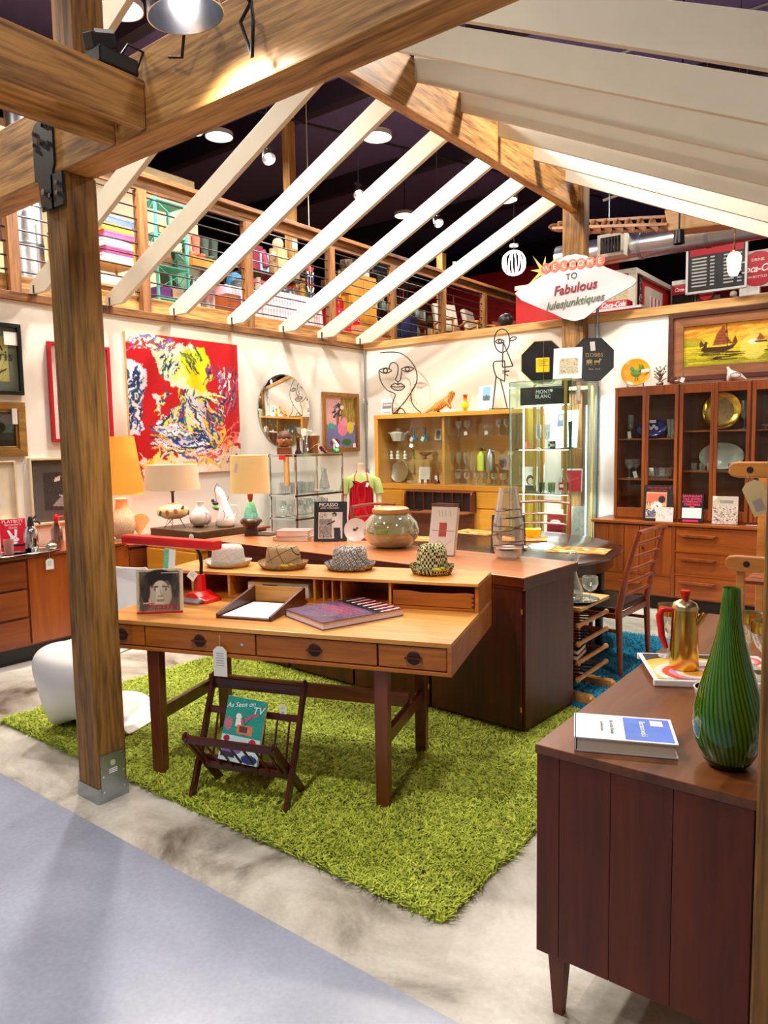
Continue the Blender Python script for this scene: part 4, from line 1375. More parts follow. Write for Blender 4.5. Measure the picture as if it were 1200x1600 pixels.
def ladder_chair(label,loc,rz,hh=.96):
    """seat faces local -y; back posts at y = +"""
    t=thing('dining_chair',label,'chair',loc,rz,'ladder-back dining chairs at the round table')
    w=.25
    for s in (-1,1):
        build('rear_leg',MB().tube([(s*w,.21,0),(s*w,.20,.22),(s*w,.19,.44),(s*(w-.005),.24,.7),(s*(w-.015),.31,hh)],[.015,.02,.023,.019,.014],10),CHW,t,smooth=50)
        build('front_leg',MB().tube([(s*(w-.01),-.21,0),(s*(w-.01),-.21,.44)],[.013,.018],10),CHW,t,smooth=50)
        build('side_rail',MB().beam((s*w,.19,.40),(s*(w-.01),-.21,.40),.018,.035),CHW,t,bevel=.004)
        build('side_stretcher',MB().beam((s*w,.2,.30),(s*(w-.01),-.21,.30),.014,.022),CHW,t,bevel=.003)
    build('rear_rail',MB().beam((-w,.19,.40),(w,.19,.40),.018,.035),CHW,t)
    build('front_rail',MB().beam((-w,-.21,.40),(w,-.21,.40),.018,.035),CHW,t)
    build('seat',MB().prism([(-w-.005,-.24),(w+.005,-.24),(w-.01,.185),(-w+.01,.185)],.418,.455,(0,0,0),(1,0,0),(0,1,0),(0,0,1)),SEAT,t,bevel=.014,seg=3)
    for k,z in enumerate((.535,.62,.705,.79,.875)):
        y=np.interp(z,[.44,.7,hh],[.19,.24,.31])
        build('ladder_rung',MB().tube([(-w,y,z),(-w*.5,y+.018,z+.004),(0,y+.026,z+.006),(w*.5,y+.018,z+.004),(w,y,z)],.017,8,flat=.5),CHW,t,smooth=60)
    y=.31
    build('top_rail',MB().tube([(-w+.01,y,hh-.01),(-w*.5,y+.02,hh),(0,y+.03,hh+.004),(w*.5,y+.02,hh),(w-.01,y,hh-.01)],.022,8,flat=.6),CHW,t,smooth=60)
    return t


ladder_chair('ladder-back dining chair with black seat, beside the slatted trolley',(-1.81,4.84,.012),R_(-92))
ladder_chair('ladder-back dining chair at the far rim of the table, before the glass case',(-2.88,5.92,.0),R_(6),.99)
ladder_chair('ladder-back dining chair at the oak cabinet side of the table',(-3.95,5.25,0),R_(70),.98)

# ------------------------------------------------------------------ slatted trolley
tl=thing('slatted_trolley','narrow wooden stand with slatted shelves beside the counter end','shelf stand',(-1.64,4.18,.012))
build('top_board',B(-.36,.02,-.22,.22,.555,.575),wood('trolley_top',(206,150,74),(232,186,110),'y'),tl,bevel=.003)
for y in (-.16,.16):
    build('upright',B(-.20,-.15,y-.012,y+.012,.03,.555),TEAK_X,tl)
build('foot',MB().beam((-.36,-.17,.03),(.06,-.17,.03),.05,.05).ball((.06,-.17,.03),(.025,.025,.025)),TEAK_X,tl,bevel=.004)
build('foot',MB().beam((-.36,.17,.03),(.06,.17,.03),.05,.05).ball((.06,.17,.03),(.025,.025,.025)),TEAK_X,tl,bevel=.004)
for k,z in enumerate((.12,.22,.33,.44)):
    s_=build('shelf',MB().tube([(.0,-.22,z+.03),(.0,.22,z+.03)],.013,10).ball((0,-.22,z+.03),.017,10,6).ball((0,.22,z+.03),.017,10,6),TEAK_X,tl,smooth=50)
    for j in range(6):
        y=-.18+j*.072
        build('slat',MB().tube([(-.34,y,z),(-.0,y,z+.03)],.006,6),ROSE_X,s_)
for dz,col,lab,w in ((0,(150,24,40),'dark red paperback on a slatted trolley shelf',.2),(.031,(40,36,40),'thin black book lying on the red paperback in the trolley',.18)):
    bk=thing('shelf_book',lab,'book',(-1.76,4.05,.272+dz),R_(8))
    build('pages',B(-.1,.1,-w/2+.003,w/2-.003,.003,.025),PAGES,bk)
    build('boards',MB().box(-.103,.103,-w/2,w/2,0,.003).box(-.103,.103,-w/2,w/2,.025,.028),plain('trolley_book_%d' % int(col[0]),col,.4),bk)
dz=.588
t=thing('leopard_tray','round leopard-print tray on the slatted stand','tray',(-1.72,4.12,dz))
build('dish',MB().lathe([(0,0),(.10,0),(.135,.018),(.131,.018),(.098,.004),(0,.004)],36),BLACK,t,smooth=50)
m=MB()
for k in range(46):
    a=random.uniform(0,6.28); r=.12*math.sqrt(random.random())
    zz=.0052 if r < .096 else .0052+(r-.096)*.42
    m.lathe([(0,zz+.0006),(random.uniform(.006,.014),zz),(0,zz-.0002)],7,(r*math.cos(a),r*math.sin(a),0))
build('print',m,plain('leopard_cream',(232,206,150),.5),t)
t=thing('decanter','cut glass decanter with ball stopper on the leopard tray','decanter',(-1.715,4.06,dz+.006)); t.scale=(1.15,1.15,1.2)
build('body',MB().lathe([(0,0),(.045,0),(.05,.02),(.046,.08),(.02,.13),(.015,.17),(.022,.19),(.018,.19),(.012,.165),(.04,.08),(.044,.02),(0,.012)],20),GLW,t,smooth=25)
build('stopper',MB().ball((0,0,.225),.030,14,8).lathe([(0,.18),(.011,.18),(.012,.2),(0,.2)],10),GLW,t,smooth=25)
t=thing('cut_goblet','cut glass goblet standing on the leopard tray','glass',(-1.655,4.17,dz+.006)); t.scale=(1.2,1.2,1.1)
build('bowl',MB().lathe(goblet(.14,.03,.005,[(.006,.05),(.03,.065),(.04,.09),(.037,.13)]),22),GLW,t,smooth=25)

# ------------------------------------------------------------------ white moulded chair behind the post
pt_=thing('white_chair','glossy white one-piece moulded plastic chair behind the large timber post','chair',(-3.65,2.17,.03),R_(-71))
# profile in the side plane: x forward, z up, half width
prof=[(-.27,.83,.16),(-.262,.80,.19),(-.24,.70,.215),(-.21,.60,.22),(-.18,.51,.215),(-.14,.45,.22),(-.05,.42,.235),(.08,.415,.245),(.18,.425,.25),(.245,.41,.25),(.275,.36,.25),(.27,.29,.25),(.235,.2,.25),(.19,.11,.25),(.145,.065,.25),(.08,.05,.25),(-.03,.06,.25),(-.14,.08,.245),(-.22,.092,.22),(-.25,.095,.17)]
rows=[]
for i,(x,z,w) in enumerate(prof):
    row=[]
    for j in range(13):
        s_=j/6-1
        lip=(abs(s_) ** 3)
        if i < 7:
            row.append((x+.06*lip*(1 if i < 5 else .5),s_*w,z+.02*lip))
        elif i < 11:
            row.append((x-.02*lip,s_*w,z+.045*lip*(1-(i-7)*.25)))
        else:
            # base skirt: sides sweep back and flare down
            row.append((x-.07*lip*(1-(i-11)/9),s_*w,max(.0,z-.10*lip)))
    rows.append(row)
build('shell',MB().sheet(rows),WHITE,pt_,smooth=80,solid=.012,sub=2)

# ------------------------------------------------------------------ glassware helpers
def wine_glass(label,loc,kind=0,group=None,s=1.0,mat=None):
    t=thing('stemware',label,'glass',loc,0,group)
    t.scale=(s,s,s)
    bowls=[[(.005,.08),(.03,.10),(.04,.13),(.036,.17)],[(.005,.07),(.022,.09),(.025,.15),(.024,.20)],[(.005,.06),(.05,.075),(.052,.10),(.05,.11)],[(.005,.05),(.03,.062),(.034,.09),(.033,.12)]]
    key=('wg',kind,(mat or GLW).name)
    if key not in CACHE:
        o=build('glass_body',MB().lathe(goblet(.17,.032,.0035,bowls[kind]),16),mat or GLW,t,smooth=60)
        CACHE[key]=o.data
    else:
        o=bpy.data.objects.new('glass_body',CACHE[key]); COL.objects.link(o); o.parent=t
    return t


CACHE={}


def tumbler(label,loc,h=.09,r=.034,mat=None,group=None):
    o=build('tumbler',MB().lathe([(0,0),(r*.85,0),(r,h),(r*.93,h),(r*.8,.008),(0,.008)],16),mat or GLW,None,loc,smooth=50)
    return tag(o,label,'glass',group)


def lathed(name,label,cat,loc,prof,mat,n=24,group=None,sx=1,sy=1,smooth=60,rot=None):
    t=thing(name,label,cat,loc,0,group,rot=rot)
    build('body',MB().lathe(prof,n,sx=sx,sy=sy),mat,t,smooth=smooth)
    return t


def little_tag(parent,loc,u=(1,0,0),v=(0,0,1),w=.03,h=.045):
    u,v=Vector(u).normalized(),Vector(v).normalized()
    build('tag',MB().prism([(-w/2,-h),(w/2,-h),(w/2,0),(-w/2,0)],0,.001,loc,u,v,u.cross(v)),PAPER,parent)


def frame_picture(name,label,cat,centre,u,v,w,h,fw,mat,pic,matw=0,matmat=None,depth=.03,art_w=None,pane=False,rough=.5,inner=None):
    """framed picture: four mitred bars, optional mat and the print; u right, v up"""
    u,v=Vector(u).normalized(),Vector(v).normalized(); n=u.cross(v)
    t=thing(name,label,cat,centre)
    W,H=w/2,h/2
    for a,b,c_,d in (((-W,-H),(W,-H),(W-fw,-H+fw),(-W+fw,-H+fw)),((W,-H),(W,H),(W-fw,H-fw),(W-fw,-H+fw)),((W,H),(-W,H),(-W+fw,H-fw),(W-fw,H-fw)),((-W,H),(-W,-H),(-W+fw,-H+fw),(-W+fw,H-fw))):
        build('frame_bar',MB().prism([a,b,c_,d],0,depth,(0,0,0),u,v,n),mat,t,bevel=.003)
    iw,ih=w-2*fw,h-2*fw
    if inner:
        iwid,imat=inner
        W2,H2=iw/2,ih/2
        for a,b,c_,d in (((-W2,-H2),(W2,-H2),(W2-iwid,-H2+iwid),(-W2+iwid,-H2+iwid)),((W2,-H2),(W2,H2),(W2-iwid,H2-iwid),(W2-iwid,-H2+iwid)),((W2,H2),(-W2,H2),(-W2+iwid,H2-iwid),(W2-iwid,H2-iwid)),((-W2,H2),(-W2,-H2),(-W2+iwid,-H2+iwid),(-W2+iwid,H2-iwid))):
            build('inner_moulding',MB().prism([a,b,c_,d],0,depth*.6,(0,0,0),u,v,n),imat,t,bevel=.002)
        iw -= 2*iwid; ih -= 2*iwid
    if matw:
        build('mount',MB().prism([(-iw/2,-ih/2),(iw/2,-ih/2),(iw/2,ih/2),(-iw/2,ih/2)],0,.004,(0,0,0),u,v,n),matmat,t)
        iw -= 2*matw; ih -= 2*matw
    art('picture',pic,iw,ih,t,n*.0055,u,v,rough)
    if pane:
        build('glazing',MB().prism([(-w/2+fw,-h/2+fw),(w/2-fw,-h/2+fw),(w/2-fw,h/2-fw),(-w/2+fw,h/2-fw)],.012,.013,(0,0,0),u,v,n),GLS,t)
    return t


LU,LV=Vector((0,1,0)),Vector((0,0,1))       # right and up on the art wall
BU=Vector((1,0,0))                               # right on the hutch wall


def on_left(px0,py0,px1,py1,off=.004):
    a,b=AX(px0,py0,LW+off),AX(px1,py1,LW+off)
    return Vector((LW+off,(a.y+b.y)/2,(a.z+b.z)/2)),abs(b.y-a.y),abs(a.z-b.z)


# ------------------------------------------------------------------ art wall
pc=Pic(190,200,(190,6,22))
rd=(190,6,22)
pc.poly([(0,0),(.55,.02),(.62,.1),(.72,.32),(.58,.42),(.5,.46),(.35,.3),(.22,.22),(.12,.1),(0,.06)],(242,232,200))
pc.poly([(.48,.04),(.62,.06),(.72,.2),(.68,.3),(.56,.36),(.46,.28),(.42,.2)],(246,226,20))
pc.poly([(.3,.14),(.45,.1),(.5,.24),(.38,.3)],(250,240,120))
pc.poly([(0,.22),(.1,.24),(.16,.3),(.1,.42),(.13,.5),(.06,.56),(.12,.6),(.1,.68),(0,.7)],(226,226,240))
pc.poly([(.22,.72),(.4,.7),(.66,.62),(.74,.75),(.95,.88),(1,1),(.1,1),(.08,.86),(.14,.84),(.4,.86),(.45,.82)],(236,222,206))
pc.poly([(.45,.82),(.2,.74),(.08,.72),(.0,.74),(0,.86),(.4,.86)],rd)
pc.poly([(.22,.4),(.34,.36),(.42,.5),(.56,.4),(.74,.5),(.8,.62),(.9,.75),(.6,.78),(.3,.7),(.26,.56)],(206,214,226))
pc.poly([(.86,.8),(1,.72),(1,1),(.7,1)],(240,214,190))
pc.warp(.05,(6,14,30))
BL=[(20,60,140),(16,44,100),(60,110,180),(24,80,90)]
pc.strokes(70,(.0,.26,.1,.66),75,25,.12,.014,BL+[(240,240,248)]*2)
pc.strokes(60,(.02,.02,.4,.12),20,40,.07,.012,[(120,120,190),(250,240,214),(150,70,80)])
pc.strokes(40,(.28,.14,.42,.3),62,12,.1,.012,[(20,50,80),(30,90,80),(246,240,210)])
pc.strokes(26,(.48,.1,.62,.24),-50,12,.12,.01,[(30,60,60),(236,220,30),(90,140,60)])
pc.strokes(150,(.26,.42,.58,.72),55,40,.12,.014,BL+[(240,240,244),(250,230,60),(214,190,60),(200,20,30),(40,120,90)])
pc.strokes(150,(.24,.64,.66,.84),-14,14,.2,.013,BL+[(244,244,250),(236,236,244),(214,200,220),(230,180,60)])
pc.strokes(60,(.5,.44,.68,.64),-58,20,.16,.018,[(236,232,236),(214,206,226),(40,60,110),(240,220,120)])
pc.strokes(110,(.7,.22,.98,.52),72,22,.14,.012,[(70,60,120),(40,40,80),(120,70,130),(200,60,80),(24,70,90),(150,150,200),(190,6,22),(250,240,230)])
pc.strokes(120,(.66,.52,.84,.78),-60,30,.14,.014,[(240,200,40),(20,60,130),(246,220,200),(220,60,50),(30,110,90),(90,60,120)])
pc.strokes(60,(.8,.6,.97,.82),40,40,.1,.02,[(240,110,110),(246,150,130),(226,40,50),(240,190,90),(190,6,22)])
pc.strokes(60,(.5,.82,.98,.99),20,60,.1,.014,[(246,226,204),(240,200,180),(226,80,80),(236,190,80),(110,90,150)])
pc.strokes(24,(.1,.86,.4,.99),50,50,.09,.02,[(240,200,30),(244,228,120),(250,240,214),(200,170,30)])
pc.ell(.3,.53,.05,.04,rd).ell(.35,.47,.06,.05,rd).poly([(.7,.3),(.78,.26),(.82,.42),(.74,.54),(.66,.44)],rd).poly([(.84,.58),(.95,.5),(.96,.6),(.86,.7)],rd)
pc.strokes(16,(.62,.38,.8,.44),-12,14,.12,.012,[(250,240,150),(30,50,50),(246,236,200)])
pc.warp(.022,(9,24,60),5)
pc.noise(10)
cc,w_,h_=on_left(194,514,373,735,.03)
a0=AX(195,516,LW+.03); a1=AX(370,540,LW+.03); a2=AX(373,735,LW+.03)
cy0,cy1,cz0,cz1=a0.y,a1.y,a2.z,(a0.z+a1.z)/2
t=thing('abstract_painting','large abstract canvas in red, yellow and blue on the art wall','painting',(LW+.002,(cy0+cy1)/2,(cz0+cz1)/2))
build('stretcher_canvas',B(0,.03,-(cy1-cy0)/2,(cy1-cy0)/2,-(cz1-cz0)/2,(cz1-cz0)/2),plain('canvas_edge',(214,190,130),.8),t)
art('paint',pc,cy1-cy0,cz1-cz0,t,(.031,0,0),LU,LV,.4)

# round mirror
m0=AX(446,585,LW+.02); mm_=AX(446,640,LW+.02)
ry=abs(AX(487,638,LW).y-AX(407,638,LW).y)/2
t=thing('round_mirror','large round frameless mirror on the art wall above the chrome shelves','mirror',(LW+.004,mm_.y,m0.z-ry))
mm=MB().lathe([(0,0),(ry,0),(ry,.006),(ry-.012,.009),(0,.009)],64).xf(Matrix.Rotation(R_(90),4,'Y'))
build('glass',mm,metal('mirror_silver',(236,238,240),.01),t,smooth=20)
for a in (80,20,160):
    build('clip',MB().obox((.008,ry*math.cos(R_(a))*.995,ry*math.sin(R_(a))*.995),(.018,.02,.02)),CHROME,t)

# still life in gilt frame
pc=Pic(70,100,(226,170,170))
pc.rect(.5,0,1,.5,(150,120,40)).rect(0,.55,1,1,(120,120,170))
pc.strokes(40,(.6,.02,.98,.5),88,4,.3,.02,[(190,160,60),(120,100,40),(170,140,50)])
pc.strokes(14,(.2,.12,.5,.42),60,40,.14,.05,[(30,40,46),(50,56,60)]).rect(.36,.36,.44,.56,(150,80,50)).ell(.56,.62,.17,.15,(236,130,160)).ell(.62,.5,.1,.1,(240,150,170)).ell(.82,.6,.11,.12,(226,206,40)).ell(.18,.58,.12,.06,(70,170,150)).ell(.3,.9,.16,.08,(130,40,50)).ell(.68,.9,.16,.07,(50,110,50)).ell(.55,.2,.06,.04,(250,230,220)).noise(18)
cc,w_,h_=on_left(502,612,560,705)
t=frame_picture('still_life_painting','small still life of fruit in a gilt wood frame near the corner','painting',cc,LU,LV,w_,h_,.045,wood('gilt_wood',(110,66,20),(170,114,44),'z'),pc,inner=(.012,metal('old_gold',(190,150,80),.4)))
little_tag(t,Vector((.03,w_*.33,-h_*.36)),LU,LV,.05,.05)

# prints on the far side of the post
pc=Pic(60,80,(206,190,120))
pc.line(.62,.1,.8,.3,.06,(30,28,24)).strokes(12,(.3,.35,.9,.95),60,40,.3,.012,[(60,50,40)]).line(.5,.86,.9,.72,.05,(24,22,20)).noise(8)
cc,w_,h_=on_left(-60,497,36,618)
t=frame_picture('framed_poster','cream lettered poster under glass in a black frame with grey mount','picture',cc,LU,LV,w_,h_,.03,BLACK,pc,.07,plain('grey_green_mount',(120,124,112),.8),pane=True)
text('Iris',.11,INKB,t,Vector((.01,w_*.18,.02)),LU,LV)
little_tag(t,Vector((.02,w_*.33,h_*.38)),LU,LV,.12,.10)
pc=Pic(60,50,(86,100,104))
pc.rect(0,.5,1,1,(40,44,24)).poly([(.5,.6),(.75,.3),(1,.6)],(70,96,90)).ell(.66,.45,.14,.16,(24,28,14)).ell(.55,.58,.12,.1,(28,32,16)).ell(.9,.2,.2,.14,(120,110,110)).rect(.6,.8,1,1,(24,22,14)).noise(10)
cc,w_,h_=on_left(-75,640,41,706)
cc.z=AX(20,671,LW).z; h_=.42
t=frame_picture('landscape_painting','dark landscape with trees in a heavy gilt frame','painting',cc,LU,LV,w_,h_,.06,wood('gilt_carved',(120,84,34),(176,132,64),'y'),pc,inner=(.02,metal('old_gold',(190,150,80),.4)))
little_tag(t,Vector((.045,w_*.32,h_*.38)),LU,LV,.04,.12)
pc=Pic(40,60,(226,222,212)); pc.poly([(.2,.1),(.8,.0),(.6,.4),(.9,.5),(.3,.55)],(24,22,22)).line(.1,.7,.8,.6,.06,(24,22,22)).poly([(.3,.9),(.9,.72),(.9,1)],(90,88,86))
cc,w_,h_=on_left(-60,722,27,812)
frame_picture('black_ink_print','black and white ink print in a wide cream mount, low on the wall','picture',cc,LU,LV,w_,h_,.014,plain('pale_oak_frame',(214,196,160),.5),pc,.1,plain('cream_mount',(232,218,190),.8))
pc=Pic(46,66,(52,50,50)); pc.poly([(.2,.9),(.55,.55),(1,.7),(1,1)],(150,146,142)).line(.4,.62,.9,.8,.03,(210,208,204)).poly([(.3,.16),(.45,.1),(.42,.24),(.28,.26)],(226,224,220)).noise(16)
cc,w_,h_=on_left(42,716,150,812)
frame_picture('grey_photo_print','dark grey photograph with a light line border, partly behind the post','picture',cc,LU,LV,w_,h_,.02,plain('pale_oak_frame',(214,196,160),.5),pc,.10,plain('charcoal_mount',(86,80,76),.8))
pc=Pic(50,70,(222,218,208)); pc.ell(.96,.55,.3,.22,(60,56,60)).noise(4)
cc,w_,h_=on_left(71,533,176,690)
frame_picture('red_framed_print','pale print in a thin red frame, mostly hidden by the timber post','picture',cc,LU,LV,w_,h_,.028,plain('red_frame',(180,20,40),.4),pc,.03,plain('mount_white',(230,226,216),.8))

# ------------------------------------------------------------------ sideboards along the art wall
DRW=wood('sideboard_front',(110,46,18),(160,80,34),'y',.35,.5,.3)
sb=thing('teak_sideboard','long reddish teak sideboard with drawers and doors under the framed prints','sideboard',(LW+.03,0,0))
SD=-5.24-(LW+.03)
build('case',B(0,SD-.02,.55,3.36,.12,.77),DRW,sb)
build('top',B(0,SD+.02,.53,3.38,.77,.79),DRW,sb,bevel=.003)
build('plinth',B(.02,SD-.05,.58,3.33,0,.12),BLACK,sb)
yd=AX(45,930,-5.24).y
for k in range(3):
    z0=.135+k*.21
    build('drawer',B(SD-.02,SD,yd-.62,yd-.008,z0,z0+.19),DRW,sb,bevel=.003)
for a in (yd,yd+.42):
    build('door',B(SD-.02,SD,a+.008,a+.412,.135,.765),wood('sideboard_burl',(130,54,16),(186,98,40),'z',.3,.35,.4),sb,bevel=.003)
for k in range(2):
    build('door',B(SD-.02,SD,yd-1.16+k*.27,yd-.9+k*.27,.135,.765),DRW,sb,bevel=.003)
q=AX(77,877,-5.22)
tag_card('price_tag','white pointed tag hanging over the sideboard door by the post',(-5.215,q.y,.745),LU,LV,.06,.08,True,.05)
sb2=thing('low_dresser','dark teak dresser behind the white chair, carrying the orange lamp','dresser',(LW+.03,3.40,0))
build('case',B(0,SD-.02,.0,1.55,.12,.745),DRW,sb2)
build('top',B(0,SD+.03,-.01,1.56,.745,.767),DRW,sb2,bevel=.003)
build('plinth',B(.02,SD-.05,.03,1.5,0,.12),BLACK,sb2)
for r_ in range(3):
    for k in range(2):
        build('drawer',B(SD-.02,SD,.01+k*.77,.76+k*.77,.135+r_*.2,.322+r_*.2),DRW,sb2,bevel=.003)

# things on the long sideboard
Z1=.791
pc=Pic(70,100,(206,16,44))
pc.rect(0,.76,1,.83,(24,12,16)).ell(.5,.6,.14,.09,(244,236,240)).poly([(.38,.55),(.26,.34),(.34,.33),(.5,.52)],(244,236,240)).poly([(.54,.52),(.56,.32),(.66,.33),(.62,.54)],(244,236,240)).ell(.62,.62,.08,.05,(244,236,240)).poly([(.36,.68),(.5,.7),(.64,.68),(.6,.75),(.4,.75)],(244,236,240)).ell(.56,.58,.02,.015,(40,20,30))
c0=AX(23,856,-5.42)
stand_book('red_guide_book','bright red bartender guide book with white rabbit head, on the sideboard','book',(c0.x,c0.y,Z1),R_(70),.17,.25,pc,12,.03,(('PLAYBOY',.034,plain('pink_ink',(244,214,214),.5),0,.92,{}),("Bartender's",.024,plain('pink_ink',(244,214,214),.5),0,.825,{}),('Guide',.024,plain('pink_ink',(244,214,214),.5),0,.735,{})),REDINK)
for px,lab in ((50,'oval silver tray under the chrome soda siphon'),(5,'oval silver tray at the picture edge on the sideboard')):
    c0=AX(px,860,-5.32)
    lathed('silver_tray',lab,'tray',(c0.x,c0.y,Z1),[(0,.003),(.15,.003),(.17,.014),(.173,.012),(.152,0),(0,0)],metal('silver_plate',(216,214,208),.2),32,'silver trays on the sideboard',.8,1.25)
c0=AX(50,858,-5.33)
t=lathed('soda_siphon','chrome soda siphon with black spout on the silver tray','siphon',(c0.x,c0.y,Z1+.006),[(0,0),(.045,0),(.05,.02),(.052,.12),(.045,.16),(.03,.19),(0,.19)],CHROME)
build('head',MB().lathe([(0,.19),(.024,.19),(.02,.23),(.012,.26),(0,.262)],16).tube([(0,.01,.22),(.0,.05,.225),(.0,.07,.20)],.007,8).tube([(0,0,.23),(0,.045,.262)],.008,8),BLACK,t,smooth=50)
c0=AX(90,852,-5.45)
t=lathed('soda_siphon','glass soda siphon with red head beside the post','siphon',(c0.x,c0.y,Z1),[(0,0),(.04,0),(.045,.02),(.045,.13),(.03,.17),(.016,.2),(0,.2)],glass('smoky_glass',(170,160,166),.12,.8))
build('head',MB().lathe([(0,.2),(.02,.2),(.022,.23),(.01,.255),(0,.256)],16).tube([(0,0,.23),(0,.06,.235)],.008,8),RED,t,smooth=50)
c0=AX(80,860,-5.28)
t=lathed('silver_sugar_bowl','small silver lidded sugar bowl near the post','bowl',(c0.x,c0.y,Z1+.004),[(0,0),(.025,0),(.04,.02),(.044,.04),(.03,.055),(.008,.062),(.008,.072),(0,.075)],metal('silver_plate',(216,214,208),.2))
c0=AX(5,850,-5.38)
tumbler('pink frosted tumbler at the picture edge beside the red book',(c0.x+.04,c0.y+.02,Z1+.004),.11,.035,glass('pink_glass',(240,190,180),.1,.6,.1,.3))

# orange lamp


def lamp_shade(parent,r0,r1,z0,z1,mat,n=40):
    return build('shade',MB().lathe([(r0,z0),(r1,z1),(r1-.003,z1),(r0-.003,z0)],n),mat,parent,smooth=50)


def shade_mat(name,rgb,strength):
    m,nt,b,N,L=newmat(name)
    b.inputs['Base Color'].default_value=srgb(rgb)
    b.inputs['Roughness'].default_value=.9
    tc=N.new('ShaderNodeTexCoord'); w=N.new('ShaderNodeTexNoise'); w.inputs['Scale'].default_value=90
    mp=N.new('ShaderNodeMapping'); mp.inputs['Scale'].default_value=(1,1,.03)
    L.new(tc.outputs['Object'],mp.inputs[0]); L.new(mp.outputs[0],w.inputs['Vector'])
    bp=N.new('ShaderNodeBump'); bp.inputs['Strength'].default_value=.25; bp.inputs['Distance'].default_value=.003
    L.new(w.outputs['Fac'],bp.inputs['Height']); L.new(bp.outputs[0],b.inputs['Normal'])
    b.inputs['Transmission Weight'].default_value=0
    b.inputs['Emission Color'].default_value=srgb(rgb)
    b.inputs['Emission Strength'].default_value=strength
    return m


c0=Vector((-5.44,3.49,.768))
t=thing('table_lamp','tall lamp with a glowing orange tapered shade beside the timber post','lamp',c0)
build('body',MB().lathe([(0,0),(.07,0),(.07,.02),(.055,.03),(.09,.07),(.105,.14),(.09,.22),(.055,.28),(.045,.34),(.055,.36),(.012,.37),(.012,.44),(0,.44)],32),plain('speckled_stoneware',(206,186,156),.7,var=.35,vscale=150),t,smooth=50)
build('base',MB().lathe([(0,-.004),(.08,-.004),(.08,.004),(0,.004)],28),metal('silver_plate',(216,214,208),.2),t)
lamp_shade(t,.19,.125,.40,.875,shade_mat('orange_fibre_shade',(250,150,52),.8))
l=light('lamp_bulb','POINT',(0,0,.6),14,(1,.75,.4),.05); l.parent=t
c0=AX(205,832,-5.35)
t=thing('shell_dish','cream fluted shell dish leaning beside the orange lamp','dish',(-5.55,3.72,.80))
m=MB()
for k in range(15):
    a=R_(-70+k*10)
    m.tube([(0,0,-.01),(.01,.10*math.sin(a),.09+.10*math.cos(a)*.9)],[.004,.011],6)
build('ribs',m,plain('shell_cream',(222,190,130),.5),t,smooth=60)

# oak cabinet with the brown box and second lamp
oc=thing('oak_side_cabinet','small honey oak cabinet carrying the brown chest, behind the hats','cabinet',(-5.19,3.55,0))
build('case',B(0,.66,0,.60,.08,.745),OAK_X,oc)
build('top',B(-.01,.67,-.01,.61,.745,.765),OAK_X,oc,bevel=.003)
build('plinth',B(.03,.63,.03,.57,0,.08),BLACK,oc)
for k in range(3):
    build('drawer',B(.01,.65,-.018,0,.1+k*.215,.3+k*.215),OAK_X,oc,bevel=.003)
bx_=thing('brown_chest','flat dark brown wooden chest with a keyhole under the figurine lamp','chest',(-5.17,3.57,.766))
build('case',B(0,.63,0,.54,0,.125),wood('brown_chest_wood',(66,46,30),(92,66,44),'x'),bx_,bevel=.004)
build('lock_plate',MB().tube([(.632,.3,.06),(.636,.3,.06)],.009,12),CHROME,bx_)
build('lock_front',MB().tube([(.55,-.003,.06),(.55,0,.06)],.009,12),CHROME,bx_)
q=AZ(372,843,.80)
tag_card('price_tag','white pointed tag on the front of the brown chest',(-4.62,3.555,.875),BU,LV,.055,.08,True,.02)
ZC=.892
c0=AZ(274,829,ZC)
t=thing('table_lamp','lamp with a drum shade and leaf-painted round body on wire legs','lamp',(-5.03,3.70,ZC))
for k in range(3):
    a=R_(30+120*k)
    ca,sa=math.cos(a),math.sin(a)
    build('wire_leg',MB().tube([(.05*ca,.05*sa,.075),(.095*ca,.095*sa,.002),(.05*math.cos(a+.8),.05*math.sin(a+.8),.075)],.003,6),BLACKM,t)
build('body',MB().lathe([(0,.07),(.065,.072),(.122,.10),(.130,.128),(.118,.16),(.06,.184),(.04,.19),(.04,.2),(0,.2)],32),plain('peach_ceramic',(228,192,150),.35,var=.1),t,smooth=60)
for k,(a,z,col) in enumerate(((-75,.125,(60,110,60)),(-110,.13,(220,110,40)),(-45,.14,(224,120,100)),(-92,.16,(120,100,140)),(-20,.12,(70,120,70)))):
    rr=.130 if z < .15 else .118
    a=R_(a+50)
    a=R_(-88+k*30)
    m=MB().ball((0,0,0),(.004,.016,.024),8,6).xf(Matrix.Translation((rr*math.cos(a),rr*math.sin(a),z)) @ Matrix.Rotation(a,4,'Z') @ Matrix.Rotation(R_(30*(k % 3-1)),4,'X'))
    build('painted_leaf',m,plain('leaf_paint_%d' % k,col,.5),t,smooth=60)
build('stem',MB().tube([(0,0,.2),(0,0,.30)],.011,10).lathe([(.02,.29),(.02,.32),(0,.32)],12),BLACKM,t,smooth=50)
lamp_shade(t,.225,.205,.31,.515,shade_mat('peach_linen_shade',(232,200,164),.26))
build('finial',MB().ball((0,0,.535),(.008,.008,.014)),BRASS,t)
l=light('lamp_bulb','POINT',(0,0,.4),6,(1,.85,.65),.05); l.parent=t

